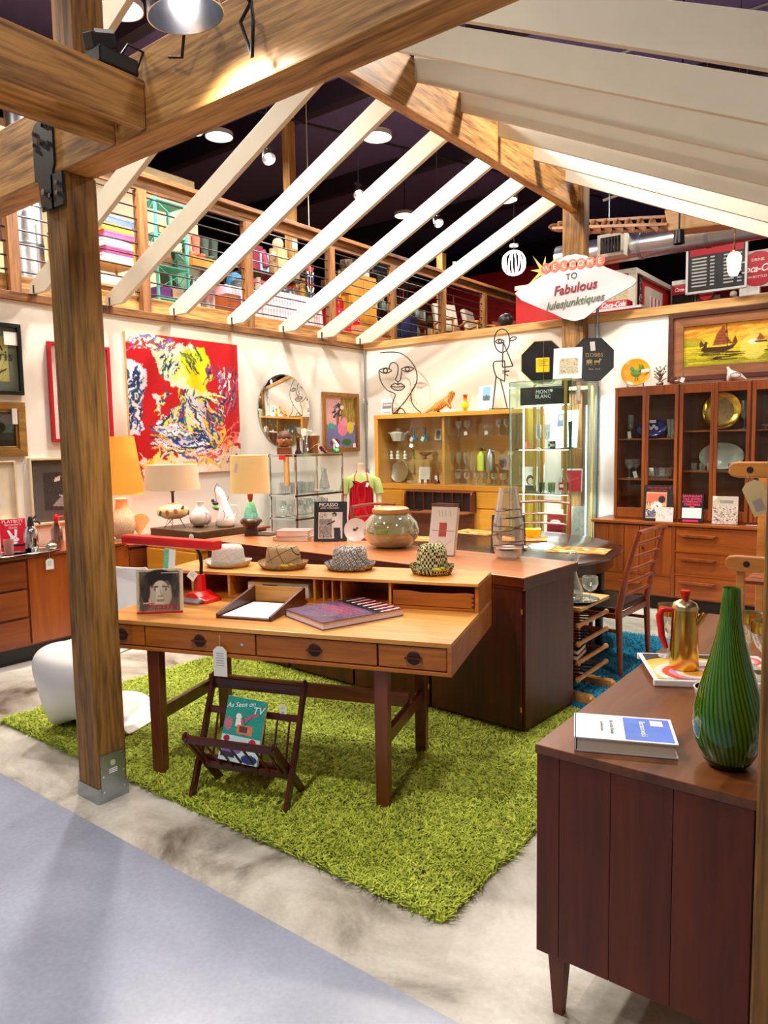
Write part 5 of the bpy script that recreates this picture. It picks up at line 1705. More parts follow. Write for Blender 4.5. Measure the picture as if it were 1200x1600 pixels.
t=thing('ceramic_pitcher','round white ceramic hen-shaped jug beside the leaf lamp','jug',(-4.86,3.84,ZC)); t.scale=(1.35,1.35,1.25)
build('body',MB().lathe([(0,0),(.03,.0),(.062,.03),(.068,.06),(.055,.095),(.03,.125),(.022,.15),(.028,.165),(.02,.165),(0,.14)],26),plain('white_pink_glaze',(238,226,222),.15,var=.05),t,smooth=60)
build('handle',MB().tube([(.05,.0,.1),(.085,0,.09),(.085,0,.05),(.06,0,.03)],.007,8),plain('white_pink_glaze',(238,226,222),.15),t,smooth=60)
for a in range(3):
    build('foot',MB().ball((.04*math.cos(a*2.1),.04*math.sin(a*2.1),.006),.012,8,6),plain('white_pink_glaze',(238,226,222),.15),t,smooth=60)
t=thing('white_vase','tall white sloping vase with painted twigs on the brown chest','vase',(-4.66,3.94,ZC)); t.scale=(1.25,1.25,1.2)
prf=[(0,.0,.05),(.0,.02,.064),(0,.06,.058),(-.005,.11,.042),(-.02,.16,.030),(-.035,.20,.030),(-.055,.24,.028),(-.07,.27,.012)]
rows=[[(x+r*math.cos(2*math.pi*j/24),r*math.sin(2*math.pi*j/24),z) for j in range(25)] for x,z,r in [(0,0,.001)]+[(a,b,c_) for a,b,c_ in prf]]
build('body',MB().sheet(rows),plain('white_blue_glaze',(232,232,240),.15,var=.03),t,smooth=70)
build('handle',MB().tube([(.0,.04,.14),(.01,.085,.14),(.012,.09,.10),(.0,.06,.05)],.005,8),plain('white_blue_glaze',(232,232,240),.15),t,smooth=60)
build('painted_twig',MB().tube([(.03,-.05,.05),(.035,-.035,.09),(.02,-.04,.12)],.002,5).tube([(.045,-.035,.06),(.05,-.02,.08)],.002,5),plain('twig_brown',(130,90,90),.5),t)
t=thing('bird_ornament','green leaf dish ornament with small wire birds behind the white jug','ornament',(-4.80,4.0,ZC)); t.scale=(1.2,1.2,1.2)
build('leaf_dish',MB().lathe([(0,.10),(.05,.105),(.075,.125),(.07,.127),(.045,.11),(0,.106)],20,sy=.6),plain('leaf_green_glaze',(70,160,60),.3),t,smooth=60)
build('stand',MB().lathe([(0,0),(.04,0),(.035,.02),(.012,.05),(.012,.1),(0,.1)],16),plain('leaf_green_dark',(60,130,60),.4),t,smooth=60)
build('bird',MB().ball((-.05,0,.15),(.03,.014,.016),10,8).ball((-.078,0,.168),.012,8,6),plain('woodpecker_black',(40,34,34),.4),t,smooth=60)
build('wire',MB().tube([(-.06,.02,.16),(-.09,.03,.25),(-.06,.03,.29),(-.03,.03,.26)],.002,5).tube([(.02,.02,.13),(.03,.03,.2),(.06,.03,.2),(.05,.02,.17)],.002,5),BLACKM,t)

# teal lamp on the rosewood counter
c0=AZ(393,836,CZ)
t=thing('table_lamp','lamp with cream pleated drum shade and turquoise cone body','lamp',(c0.x,c0.y,CZ))
build('base',MB().lathe([(0,0),(.055,0),(.05,.04),(.045,.06),(.088,.105),(.084,.12),(.06,.135),(0,.135)],28),plain('bronze_glaze',(70,48,38),.3),t,smooth=50)
build('body',MB().lathe([(0,.13),(.062,.132),(.026,.26),(0,.26)],28),plain('turquoise_glaze',(112,206,206),.3,var=.25,vscale=40),t,smooth=50)
build('neck',MB().lathe([(.012,.26),(.02,.29),(.024,.36),(0,.36)],16),WAL_Z,t,smooth=50)
sh_=lamp_shade(t,.152,.142,.33,.62,shade_mat('cream_pleated_shade',(244,208,140),.45))
little_tag(sh_,Vector((.03,-.148,.56)),(1,.2,-.4),(.4,0,1),.028,.07)
l=light('lamp_bulb','POINT',(0,0,.5),9,(1,.8,.5),.05); l.parent=t
tag(build('black_coaster',B(-.11,.11,-.09,.09,0,.006),BLACK,None,(c0.x+.06,c0.y+.08,CZ+.0005),(0,0,.2)),'flat black stand beside the turquoise lamp base','coaster')

# ------------------------------------------------------------------ chrome shelves
ex0,ex1,ey0,ey1=-5.68,-5.30,5.42,6.15
et=thing('chrome_etagere','chrome frame shelf unit with glass shelves under the round mirror','shelves',(ex0,ey0,0))
W_,L_=ex1-ex0,ey1-ey0
for x in (0,W_):
    for y in (0,L_):
        build('post',MB().box(x-.009,x+.009,y-.009,y+.009,0,1.46),CHROME,et)
ESH=(.10,.45,.785,1.03,1.445)
for z in ESH:
    build('glass_shelf',B(.0,W_,.0,L_,z,z+.008),GLS,et)
    for a in (((-.009,W_+.009),(-.009,.009)),((-.009,W_+.009),(L_-.009,L_+.009)),((-.009,.009),(-.009,L_+.009)),((W_-.009,W_+.009),(-.009,L_+.009))):
        build('rail',B(a[0][0],a[0][1],a[1][0],a[1][1],z-.018,z),CHROME,et)
RIMG=glass('dark_rim_glass',(232,234,226),.14,.95)
n=0
for i in range(5):
    for j in range(2):
        n += 1
        tumbler('dark-rimmed clear tumbler on the chrome shelf, %s row, %s from the lamps' % (('wall-side','room-side')[j],ORD[i]),(ex0+.10+j*.16,ey0+.06+i*.075,1.0385),.115,.03,GLW,'speckled tumblers on the chrome shelf')
for i in range(7):
    for j in range(2):
        wine_glass('clear stem glass on the lower chrome shelf, %s row, %s from the lamps' % (('wall-side','room-side')[j],ORD[i]),(ex0+.12+j*.15,ey0+.06+i*.098,.7935),(i+j) % 2*3,'stem glasses on the lower chrome shelf')
t=lathed('glass_carafe','tall clear glass carafe standing in a dish on the chrome shelf','carafe',(ex0+.27,ey0+.56,1.0385),[(0,.008),(.05,.008),(.06,.04),(.055,.1),(.035,.16),(.03,.22),(.04,.25),(.036,.25),(.027,.22),(.05,.1),(.055,.04),(0,.014)],GLW)
build('dish',MB().lathe([(0,0),(.08,0),(.11,.012),(.112,.014),(.08,.005),(0,.005)],28),GLW,t,smooth=50)
ZE=1.454
c0=AX(442,705,-5.45)
t=thing('carved_head','brown carved wooden head on a block, on top of the chrome shelves','sculpture',(-5.47,ey0+.02,ZE),R_(40))
build('block',B(-.075,.075,-.06,.06,0,.075),WAL_X,t,bevel=.006)
build('head',MB().lathe([(0,.072),(.035,.072),(.062,.10),(.07,.145),(.066,.19),(.045,.225),(0,.238)],24),plain('carved_face',(186,120,66),.5,var=.15),t,smooth=60)
build('cap',MB().lathe([(.069,.16),(.072,.165),(.07,.195),(.05,.23),(.015,.245),(0,.246)],24),plain('carved_cap',(96,56,40),.6,var=.3,vscale=60),t,smooth=60)
for s in (-1,1):
    build('eye',MB().ball((s*.026,-.064,.155),(.010,.005,.007),10,6),plain('eye_white',(226,206,170),.4),t,smooth=60)
    build('pupil',MB().ball((s*.026,-.069,.155),(.004,.003,.004),8,6),INKB,t)
    build('ear',MB().ball((s*.071,-.0,.14),(.010,.016,.022),8,6),plain('carved_face',(186,120,66),.5),t,smooth=60)
build('nose',MB().ball((0,-.072,.138),(.010,.014,.018),8,6),plain('carved_face',(186,120,66),.5),t,smooth=60)
build('mouth',MB().ball((0,-.066,.112),(.022,.006,.005),10,6),plain('carved_mouth',(96,40,30),.5),t)
t=thing('corkscrew_figure','dark bronze bottle-shaped figure beside the carved head','figurine',(-5.38,ey0+.13,ZE))
build('body',MB().lathe([(0,0),(.035,0),(.036,.02),(.02,.05),(.016,.12),(.02,.17),(.012,.185),(0,.19)],18),plain('dark_bronze',(64,40,26),.3,.3),t,smooth=60)
build('arm',MB().tube([(0,0,.15),(.03,.04,.155),(.04,.06,.13)],.006,8),BRASS,t,smooth=60)
t=lathed('soda_siphon','chrome and cream soda siphon on top of the chrome shelves','siphon',(-5.42,ey0+.27,ZE),[(0,0),(.05,0),(.05,.008),(.036,.015),(.035,.2),(.03,.21),(0,.21)],CHROME)
build('head',MB().lathe([(.036,.2),(.037,.23),(.034,.262),(0,.265)],20).tube([(0,0,.25),(.06,.05,.235)],[.012,.006],8),plain('cream_enamel',(228,220,190),.3),t,smooth=50)
build('cap',MB().lathe([(.016,.262),(.02,.28),(0,.285)],14),CHROME,t,smooth=50)
t=lathed('ice_bucket','brown wooden ice bucket with cream lid on top of the chrome shelves','ice bucket',(-5.42,ey0+.41,ZE),[(0,0),(.058,0),(.068,.19),(0,.19)],wood('bucket_teak',(120,62,22),(160,92,40),'z'),28)
build('lid',MB().lathe([(.069,.19),(.07,.2),(0,.204)],28),plain('cream_enamel',(228,220,190),.3),t,smooth=50)
build('knob',MB().lathe([(.008,.2),(.013,.225),(0,.228)],12),CHROME,t,smooth=50)
build('inlay',MB().tube([(.062*math.cos(a),.062*math.sin(a),.06+.04*math.cos(a*1.3)) for a in np.linspace(-2.2,.6,14)],.004,6),plain('pale_inlay',(206,150,90),.4),t,smooth=60)
t=thing('candle_box','tall slim pale wood box hanging at the corner of the chrome shelves','box',(ex0+.29,ey0-.04,1.13))
build('case',B(-.03,.03,-.012,.012,0,.30),PINE_Z,t)
build('red_label',B(-.085,-.0,-.022,-.0125,.27,.315),RED,t)
t=thing('small_clip_lamp','small white lit display lamp shining beside the still life','lamp',(-5.35,ey0+.66,ZE))
build('arm',MB().tube([(0,0,0),(0,.0,.12),(.01,-.03,.16),(.03,-.05,.15)],.005,8),CHROME,t,smooth=60)
build('head',MB().tube([(.03,-.05,.15),(.06,-.02,.09)],[.016,.022],12),WHITE,t,smooth=40)
build('bulb',MB().ball((.063,-.018,.084),.017,10,6),plain('lit_bulb',(255,252,248),.4,emit=9),t)
l=light('clip_light','POINT',(.075,-.01,.06),3,(1,.95,.9),.02); l.parent=t
t=thing('fruit_ornament','cluster of dark red glass grapes beside the ice bucket','ornament',(-5.40,ey0+.54,ZE))
for k in range(9):
    build('grape',MB().ball((.03*math.cos(k*2.2),.03*math.sin(k*2.2),.016+.022*(k % 3)),.018,10,6),plain('grape_glaze',(110,26,40),.25),t,smooth=60)
t=lathed('green_bowl','small green lidded bowl beside the glass grapes','bowl',(-5.36,ey0+.70,ZE),[(0,0),(.03,0),(.045,.02),(.048,.04),(.03,.055),(0,.06)],plain('bottle_green',(40,90,44),.2),24)

# ------------------------------------------------------------------ mannequin
mq=thing('shop_mannequin','headless child mannequin in a pale green shirt and red dotted apron','mannequin',(-5.20,6.36,0),R_(38))
SKIN=plain('mannequin_skin',(226,200,168),.5,var=.03)


def loft(rings,n=28):
    rows=[]
    for (cx_,cy_,z,rx,ry) in rings:
        rows.append([(cx_+rx*math.cos(2*math.pi*j/n),cy_+ry*math.sin(2*math.pi*j/n),z) for j in range(n+1)])
    return MB().sheet(rows)


body=loft([(0,0,.62,.001,.001),(0,0,.62,.12,.085),(0,0,.72,.135,.095),(0,0,.84,.115,.08),(0,0,.98,.13,.09),(0,0,1.10,.145,.09),(0,0,1.18,.14,.07),(0,0,1.215,.09,.055),(0,0,1.235,.048,.046),(0,-.005,1.28,.042,.042),(0,-.01,1.33,.044,.046),(0,-.01,1.335,.001,.001)])
for s in (-1,1):
    body.tube([(s*.12,0,1.17),(s*.165,0,1.13),(s*.19,-.005,1.02),(s*.20,-.01,.92),(s*.195,-.05,.80),(s*.19,-.08,.74)],[.03,.042,.036,.03,.024,.02],12)
    for k in range(4):
        body.tube([(s*(.18+.008*k),-.085-.004*k,.74),(s*(.178+.008*k),-.1,.70),(s*(.176+.008*k),-.098,.675+.004*abs(k-1.5))],[.0075,.0065,.005],6)
    body.tube([(s*.172,-.085,.745),(s*.158,-.10,.72),(s*.155,-.108,.70)],[.008,.007,.005],6)
build('figure',body,SKIN,mq,smooth=70)
build('stand',MB().lathe([(0,0),(.16,0),(.16,.015),(.02,.03),(.02,.63),(0,.63)],24),metal('stand_steel',(190,190,190),.3),mq,smooth=40)
TEE=plain('pale_green_jersey',(186,202,120),.9,var=.05)
tee=loft([(0,0,.70,.142,.102),(0,0,.84,.126,.09),(0,0,.98,.139,.098),(0,0,1.10,.153,.098),(0,0,1.175,.148,.078),(0,0,1.205,.10,.064),(0,0,1.213,.075,.06)])
for s in (-1,1):
    k0=MB().tube([(s*.115,0,1.165),(s*.165,0,1.132),(s*.19,-.004,1.06),(s*.20,-.008,.995)],[.04,.054,.052,.054],14)
    tee.add(k0.v,k0.f)
build('shirt',tee,TEE,mq,smooth=70)
APR=cloth('red_dotted_cotton',(158,4,20),(206,70,74),80,'dots')
rows=[]
for (z,w,y) in ((1.125,.055,-.103),(1.135,.112,-.10),(1.10,.122,-.102),(1.05,.126,-.104),(.98,.13,-.104),(.90,.135,-.10),(.82,.14,-.102),(.70,.16,-.112),(.56,.17,-.118),(.42,.17,-.12)):
    row=[]
    for j in range(15):
        s_=j/7-1
        a=s_*(1.0 if z > .8 else .95)
        dip=-.02*math.exp(-(s_/.25) ** 2) if z > 1.12 else 0
        row.append((w*math.sin(a)/math.sin(1.0),y+(1-math.cos(a))*.12+(.006*math.sin(j*2.2) if z < .8 else 0),z+dip))
    rows.append(row)
ap=build('apron',MB().sheet(rows[1:]),APR,mq,smooth=70,solid=.003)
build('neck_strap',MB().tube([(-.075,-.092,1.135),(-.068,-.06,1.20),(-.05,.0,1.245),(0,.05,1.25),(.05,.0,1.245),(.068,-.06,1.20),(.075,-.092,1.135)],.007,6),REDINK,ap,smooth=60)
build('black_trim',MB().tube([(-.09,-.094,1.133),(-.05,-.106,1.137),(0,-.108,1.115),(.05,-.106,1.137),(.09,-.094,1.133)],.003,6).ball((-.085,-.098,1.13),.012,8,6),BLACK,ap,smooth=60)
little_tag(ap,Vector((.075,-.106,1.12)),(1,0,-.3),(.3,0,1),.028,.05)

# ------------------------------------------------------------------ yellow oak cabinet on the hutch wall
OX0,OX1,OY,OZ=-5.295,-3.34,6.75,1.877
ok=thing('oak_display_cabinet','yellow oak display cabinet with sliding glass above a fold-down desk','cabinet',(OX0,OY,0))
OW,OD=OX1-OX0,.375
build('base_case',B(0,OW,0,OD,.06,1.03),OAK_Z,ok)
build('plinth',B(.03,OW-.03,.03,OD,0,.06),DARK,ok)
build('top',B(-.006,OW,-.01,OD,OZ-.045,OZ),OAK_X,ok,bevel=.003)
build('counter_rail',B(-.006,OW,-.012,OD,1.03,1.085),OAK_X,ok,bevel=.003)
for x in (-.006,OW-.045):
    build('side',B(x,x+.05,-.008,OD,1.085,OZ-.045),OAK_Z,ok,bevel=.002)
xd=AY(692,700,OY+.03).x-OX0
build('divider',B(xd-.014,xd+.014,.04,OD,1.085,OZ-.045),OAK_Z,ok)
build('back_board',B(.04,OW-.05,OD-.012,OD,1.085,OZ-.045),wood('oak_back',(206,160,86),(226,184,112),'x'),ok)
SHL=(AY(630,689,6.95).z,AY(630,717,6.95).z)
SHR=(AY(745,681,6.95).z,AY(745,735,6.95).z)
for z in SHL:
    build('glass_shelf',B(.045,xd-.015,.05,OD-.02,z-.006,z),GLS,ok)
for z in SHR:
    build('glass_shelf',B(xd+.015,OW-.05,.05,OD-.02,z-.006,z),GLS,ok)
build('sliding_pane',B(.044,OW*.52,.006,.010,1.085,OZ-.045),GLS,ok)
build('sliding_pane',B(OW*.48,OW-.046,.02,.024,1.085,OZ-.045),GLS,ok)
for a,b in ((.02,.38),(1.36,1.9)):
    build('front_panel',B(a,b,-.012,0,.85,1.015),OAK_X,ok,bevel=.003)
    for k in range(2):
        build('door',B(a,b,-.012,0,.1+k*.37,.46+k*.37),OAK_X,ok,bevel=.003)
fx0,fx1=AY(636,800,6.7).x-OX0,AY(741,800,6.7).x-OX0
db=build('desk_flap',B(fx0,fx1,-.30,0,.795,.813),WAL_X,ok,bevel=.003)
build('inner_recess',B(fx0+.01,fx1-.01,-.06,.0,.813,1.01),DARK,ok)
for x in (fx0,fx1-.02):
    build('desk_cheek',MB().prism([(-.11,.813),(0,.813),(0,1.02),(-.08,1.02),(-.105,.99)],x,x+.02,(0,0,0),(0,1,0),(0,0,1),(1,0,0)),WAL_Z,ok,bevel=.003)
build('desk_hood',B(fx0,fx1,-.085,0,1.008,1.022),WAL_X,ok)
for k in range(1,7):
    x=fx0+(fx1-fx0)*k/7
    build('pigeonhole',B(x-.003,x+.003,-.09,-.06,.813,1.008),WAL_Z,ok)
build('lower_drawer',B(fx0+.03,fx1-.03,-.013,0,.45,.78),WAL_X,ok,bevel=.003)
t=thing('wicker_basket','small brown wicker basket in the fold-down desk','basket',(OX0+fx0+.58,OY-.15,.814))
m=MB()
for k in range(6):
    z=.008+k*.014
    m.tube([(-.14,-.05,z),(.14,-.05,z),(.14,.05,z),(-.14,.05,z)],.0075,6,True)
build('weave',m,plain('wicker_brown',(92,50,32),.7,var=.3,vscale=120),t,smooth=60)
build('base',B(-.14,.14,-.05,.05,0,.006),plain('wicker_brown',(92,50,32),.7),t)
tag(build('black_notebook',B(-.09,.09,-.05,.05,0,.012),BLACK,None,(OX0+fx0+.2,OY-.2,.814),(0,0,.1),bevel=.002),'flat black notebook on the open desk flap','notebook')

YC=OY+.2


def oc_at(px,py,z,y=None):
    p=AY(px,py,y or YC); return Vector((p.x,p.y,z))


z1,z2=SHL[0],SHL[1]
CH=plain('white_china',(238,236,230),.2)
t=lathed('soup_tureen','white square-shouldered soup tureen on the top oak shelf','tureen',oc_at(623,686,z1),[(0,0),(.07,0),(.085,.04),(.11,.09),(.1,.1),(.05,.12),(.02,.13),(.03,.145),(0,.15)],CH,10,smooth=20)
build('handle',MB().beam((-.09,0,.08),(-.16,0,.11),.05,.012).beam((.09,0,.08),(.16,0,.11),.05,.012),CH,t)
BLG=plain('sky_blue_glass',(60,150,196),.15)
for k,(px,w) in enumerate(((647,'nearer the tureen'),(664,'farther from the tureen'))):
    t=lathed('blue_candlestick','sky blue glass candlestick on the top oak shelf, ' + w,'candlestick',oc_at(px,686,z1),[(0,0),(.045,0),(.035,.03),(.014,.05),(.012,.13),(.024,.15),(0,.15)],BLG,18)
    little_tag(t,Vector((.01,-.05,.04)),(1,0,-.5),(.5,0,1),.04,.05)
pc=Pic(24,30,(190,186,176)); pc.ell(.5,.4,.3,.25,(90,84,80)).rect(.2,.6,.8,.9,(110,104,98)).noise(20)
stand_book('postcard','grey photograph card standing on the top oak shelf','card',oc_at(684,686,z1),0,.09,.13,pc,10,.006)
for k,px in enumerate((612,621.5,633)):
    t=lathed('white_bust','small white portrait bust on the middle oak shelf, %s from the cabinet side' % ORD[k],'bust',oc_at(px,715,z2),[(0,0),(.022,0),(.024,.008),(.014,.018),(.022,.035),(.02,.05),(.009,.055),(.010,.062),(.017,.075),(.015,.092),(0,.1)],CH,16,'white busts in the oak cabinet')
t=lathed('green_candlestick','small green glass candlestick on the middle oak shelf','candlestick',oc_at(646,714,z2),[(0,0),(.03,0),(.02,.012),(.01,.02),(.014,.05),(.009,.08),(.016,.11),(0,.112)],plain('moss_green_glass',(96,110,30),.2),16)
t=lathed('red_compote','ruby rimmed glass compote on the middle oak shelf','bowl',oc_at(665,714,z2),[(0,0),(.035,0),(.01,.012),(.008,.03),(.05,.045),(.085,.075),(.08,.075),(.045,.05),(0,.04)],glass('ruby_glass',(190,90,80),.15,.8,.05,.2),24)
t=thing('silver_charger','round engraved silver plate leaning on the bottom oak shelf','plate',oc_at(625,757,1.087,OY+.27))
build('dish',MB().lathe([(0,.004),(.09,.004),(.125,.016),(.128,.014),(.09,0),(0,0)],36).xf(Matrix.Translation((0,0,.126)) @ Matrix.Rotation(R_(80),4,'X')),metal('engraved_silver',(206,204,196),.3),t,smooth=50)
pc=Pic(30,44,(236,232,224)); pc.rect(.1,.1,.9,.9,(222,216,206)).line(.5,.5,.5,.95,.03,(120,110,100))
stand_book('white_box','white flat box standing behind the ruby bowl in the oak cabinet','box',oc_at(662,757,1.087,OY+.25),0,.15,.18,pc,8,.03)
t=lathed('dark_figurine','small dark figurine with a white tag in the oak cabinet','figurine',oc_at(684,757,1.087),[(0,0),(.03,0),(.025,.02),(.012,.05),(.018,.08),(.012,.11),(0,.13)],plain('brown_glaze',(110,60,40),.4),14)
little_tag(t,Vector((.0,-.035,.09)),(1,0,.1),(-.1,0,1),.035,.06)
for k,px in enumerate((660,669,680)):
    tumbler('small red-patterned tumbler on the bottom oak shelf, %s from the silver plate' % ORD[k],oc_at(px,760,1.087,OY+.09),.05,.018,glass('red_dot_glass',(210,110,100),.1,.7,.05,.25),'red tumblers in the oak cabinet')
t=lathed('glass_candy_dish','low cut glass dish at the foot of the silver plate','dish',oc_at(645,760,1.087,OY+.12),[(0,0),(.05,0),(.075,.03),(.07,.03),(.045,.006),(0,.006)],GLW,20,smooth=20)
for k,(px,kind) in enumerate(((717,0),(730,0),(762,2),(780,0),(792,0))):
    g_=wine_glass('clear stem glass on the top oak shelf, %s from the cabinet divider' % ORD[k],oc_at(px,680,SHR[0]),kind,'stem glasses in the oak cabinet top')
    if k in (1,2):
        little_tag(g_,Vector((0,-.04,.05)),(1,0,.2),(-.2,0,1),.04,.04)
for k,px in enumerate((706,717,728)):
    wine_glass('clear tall flute on the middle oak shelf, %s from the cabinet divider' % ORD[k],oc_at(px,733,SHR[1]),1,'flutes in the oak cabinet')
lm=lathed('lime_siphon','lime green soda siphon with dark head in the oak cabinet','siphon',oc_at(752,733,SHR[1]),[(0,0),(.045,0),(.046,.15),(.03,.19),(.015,.21),(0,.21)],plain('lime_enamel',(206,220,70),.35),20)
build('head',MB().lathe([(.016,.2),(.018,.24),(0,.25)],12).tube([(0,0,.23),(.05,0,.22)],.008,8),plain('dark_head',(60,30,30),.4),lm,smooth=50)
lm=lathed('silver_siphon','silver mesh soda siphon beside the lime one','siphon',oc_at(766,733,SHR[1]),[(0,0),(.05,0),(.05,.17),(.03,.2),(.016,.23),(0,.23)],metal('mesh_silver',(176,176,176),.35),20)
build('head',MB().tube([(0,0,.22),(.06,0,.2)],.01,8),CHROME,lm)
lathed('slim_bottle','slim clear bottle with a silver cap in the oak cabinet','bottle',oc_at(738,733,SHR[1]),[(0,0),(.022,0),(.022,.14),(.01,.17),(.012,.2),(0,.2)],GLW,16)
for k,px in enumerate((716,730,745,757,772,786)):
    wine_glass('clear short stem glass on the oak cabinet floor, %s from the divider' % ORD[k],oc_at(px,762,1.087),3,'short glasses on the oak cabinet floor',1.05)
pc=Pic(24,40,(214,120,60)); pc.rect(0,0,1,.2,(240,230,210)).ell(.5,.6,.3,.2,(160,60,40))
stand_book('orange_card','orange printed card at the far end of the oak shelf','card',oc_at(797,733,SHR[1]),0,.06,.2,pc,6,.006)
pc=Pic(24,36,(170,170,166)); pc.ell(.5,.55,.34,.3,(110,112,114)).noise(20)
stand_book('grey_photo_card','grey photograph card beside the silver siphon','card',oc_at(786,733,SHR[1],OY+.3),0,.11,.16,pc,8,.006)

# on top of the oak cabinet
ZO=OZ+.001


def wire_sculpture(label,polys,yy,r=.0065,scale=(570,500,3.158),base_z=ZO):
    def P(p):
        return AY(scale[0]+p[0]/scale[2],scale[1]+p[1]/scale[2],yy)
    c_=P(polys[0][0])
    t=thing('wire_sculpture',label,'sculpture',(c_.x,yy,base_z))
    for pl_,closed in [(q[:-1],True) if q[-1] == 'c' else (q,False) for q in polys]:
        pts=[P(p)-Vector((c_.x,yy,base_z)) for p in pl_]
        # smooth with Catmull-Rom
        sm=[]
        k=len(pts)
        if k > 3:
            rg=range(k if closed else k-1)
            for i in rg:
                p0=pts[(i-1) % k] if closed or i > 0 else pts[i]
                p1_,p2_=pts[i],pts[(i+1) % k]
                p3=pts[(i+2) % k] if closed or i+2 < k else pts[(i+1) % k]
                for s_ in (0,.33,.66):
                    sm.append(.5*((2*p1_)+(p2_-p0)*s_+(2*p0-5*p1_+4*p2_-p3)*s_ ** 2+(3*p1_-p0-3*p2_+p3)*s_ ** 3))
            if not closed:
                sm.append(pts[-1])
        else:
            sm=pts
        for p in sm:
            p.z=max(p.z,.004)
        build('wire',MB().tube(sm,r,8,closed),BLACKM,t,smooth=60)
    return t


def circ(x,y,rx,ry=None,n=10):
    return [(x+rx*math.cos(2*math.pi*k/n),y+(ry or rx)*math.sin(2*math.pi*k/n)) for k in range(n)]+['c']


wire_sculpture('black wire line-drawing sculpture of a face on the oak cabinet',[
    [(75,162),(130,158),(180,165),(220,195),(250,240),(258,290),(245,330),(200,400),(142,464)],
    [(245,330),(231,350),(228,385),(242,425),(282,462)],
    [(70,255),(74,285),(88,320),(115,348),(150,366),(140,400),(136,435),(140,464)],
    [(70,250),(85,242),(102,237),(118,241),(133,250),(118,259),(102,263),(85,259),'c'],circ(102,250,10),
    [(180,243),(195,234),(210,230),(226,233),(242,240),(226,251),(210,256),(195,252),'c'],circ(210,243,10),
    [(120,240),(126,217),(145,210),(163,226),(163,260),(155,285),(150,293),(163,303),(176,294),(182,250)],
    [(128,328),(150,312),(163,320),(175,312),(198,328),(178,346),(150,346),'c'],[(128,328),(163,331),(198,328)],
    [(163,303),(163,320)],[(158,462),(165,445),(178,436),(192,445),(200,462)],[(138,463),(210,463),(282,463)]],6.93)
wire_sculpture('tall black wire standing figure sculpture at the oak cabinet end',[
    circ(677,102,38,58,14),[(645,106),(656,97),(667,95),(688,105),(668,116),(655,114),'c'],circ(667,105,8),
    [(713,100),(722,88),(735,83),(748,88),(738,98),(725,102),'c'],[(683,110),(681,160),(679,232)],[(684,112),(708,170),(731,227)],[(731,227),(705,231),(679,233)],
    [(690,202),(664,203),(638,207),(635,235),(648,277),(668,292),(690,303)],[(690,202),(692,250),(690,303)],[(712,250),(680,262),(708,275)],[(680,252),(712,252)],
    [(648,277),(640,355),(630,437)],[(668,290),(686,360),(703,434)],[(612,439),(670,438),(735,437)]],6.90)


def skin_mesh(name,chains,mat,parent,sub=2,root=0):
    """one continuous surface grown over a skeleton: chains of (point, radius)"""
    verts,rad,edges,idx=[],[],[],{}
    for ch in chains:
        prev=None
        for p,r in ch:
            k=tuple(round(a,4) for a in p)
            if k not in idx:
                idx[k]=len(verts); verts.append(p); rad.append(r)
            i=idx[k]
            if prev is not None and prev != i:
                edges.append((prev,i))
            prev=i
    me=bpy.data.meshes.new(name)
    me.from_pydata(verts,edges,[])
    o=bpy.data.objects.new(name,me); COL.objects.link(o); o.parent=parent
    m=o.modifiers.new('skin','SKIN'); m.use_smooth_shade=True
    sv=me.skin_vertices[0].data if me.skin_vertices else None
    if sv is None:
        with bpy.context.temp_override(object=o,active_object=o):
            bpy.context.view_layer.objects.active=o
            bpy.ops.mesh.customdata_skin_add()
        sv=me.skin_vertices[0].data
    for i,r in enumerate(rad):
        rr=r if isinstance(r,tuple) else (r,r)
        sv[i].radius=rr
        sv[i].use_root=(i==root)
    s_=o.modifiers.new('sub','SUBSURF'); s_.levels=sub; s_.render_levels=sub
    me.materials.append(mat)
    return o


def tiger_mat():
    m,nt,b,N,L=newmat('tiger_stripes')
    tc=N.new('ShaderNodeTexCoord'); w=N.new('ShaderNodeTexWave')
    w.inputs['Scale'].default_value=16; w.inputs['Distortion'].default_value=5; w.inputs['Detail Scale'].default_value=3
    L.new(tc.outputs['Object'],w.inputs['Vector'])
    r=N.new('ShaderNodeValToRGB'); e=r.color_ramp.elements
    e[0].position=.2; e[0].color=srgb((110,56,14)); e[1].position=.38; e[1].color=srgb((206,146,66))
    L.new(w.outputs['Fac'],r.inputs[0]); L.new(r.outputs[0],b.inputs['Base Color'])
    b.inputs['Roughness'].default_value=.35
    return m


c0=AY(690,640,6.95)
t=thing('tiger_figurine','striped tiger figurine climbing a white rock on the oak cabinet','figurine',(c0.x,6.95,ZO))
skin_mesh('tiger',[
    [((-.02,0,.085),.048),((.06,0,.13),.046),((.115,0,.165),.034),((.15,-.01,.205),.034),((.18,-.015,.20),.020)],
    [((-.02,0,.085),.048),((-.09,.0,.07),.046),((-.14,0,.045),.022),((-.19,.0,.02),.014),((-.21,-.02,.012),.010)],
    [((.06,0,.13),.046),((.085,.03,.09),.02),((.10,.03,.05),.016),((.12,.03,.04),.014)],
    [((.06,0,.13),.046),((.10,-.035,.10),.02),((.125,-.035,.06),.016),((.145,-.038,.048),.014)],
    [((-.09,.0,.07),.046),((-.06,-.04,.045),.026),((-.085,-.045,.02),.016),((-.05,-.048,.012),.013)],
    [((-.09,.0,.07),.046),((-.06,.04,.045),.026),((-.085,.045,.02),.016),((-.05,.048,.012),.013)],
    [((.15,-.01,.205),.034),((.145,.02,.235),.009)],[((.15,-.01,.205),.034),((.14,-.035,.235),.009)]],tiger_mat(),t)
build('rock',MB().ball((.08,0,.012),(.10,.05,.03),12,8).ball((.11,.0,.03),(.05,.045,.022),10,6),CH,t,smooth=60)
c0=AY(727,638,6.93)
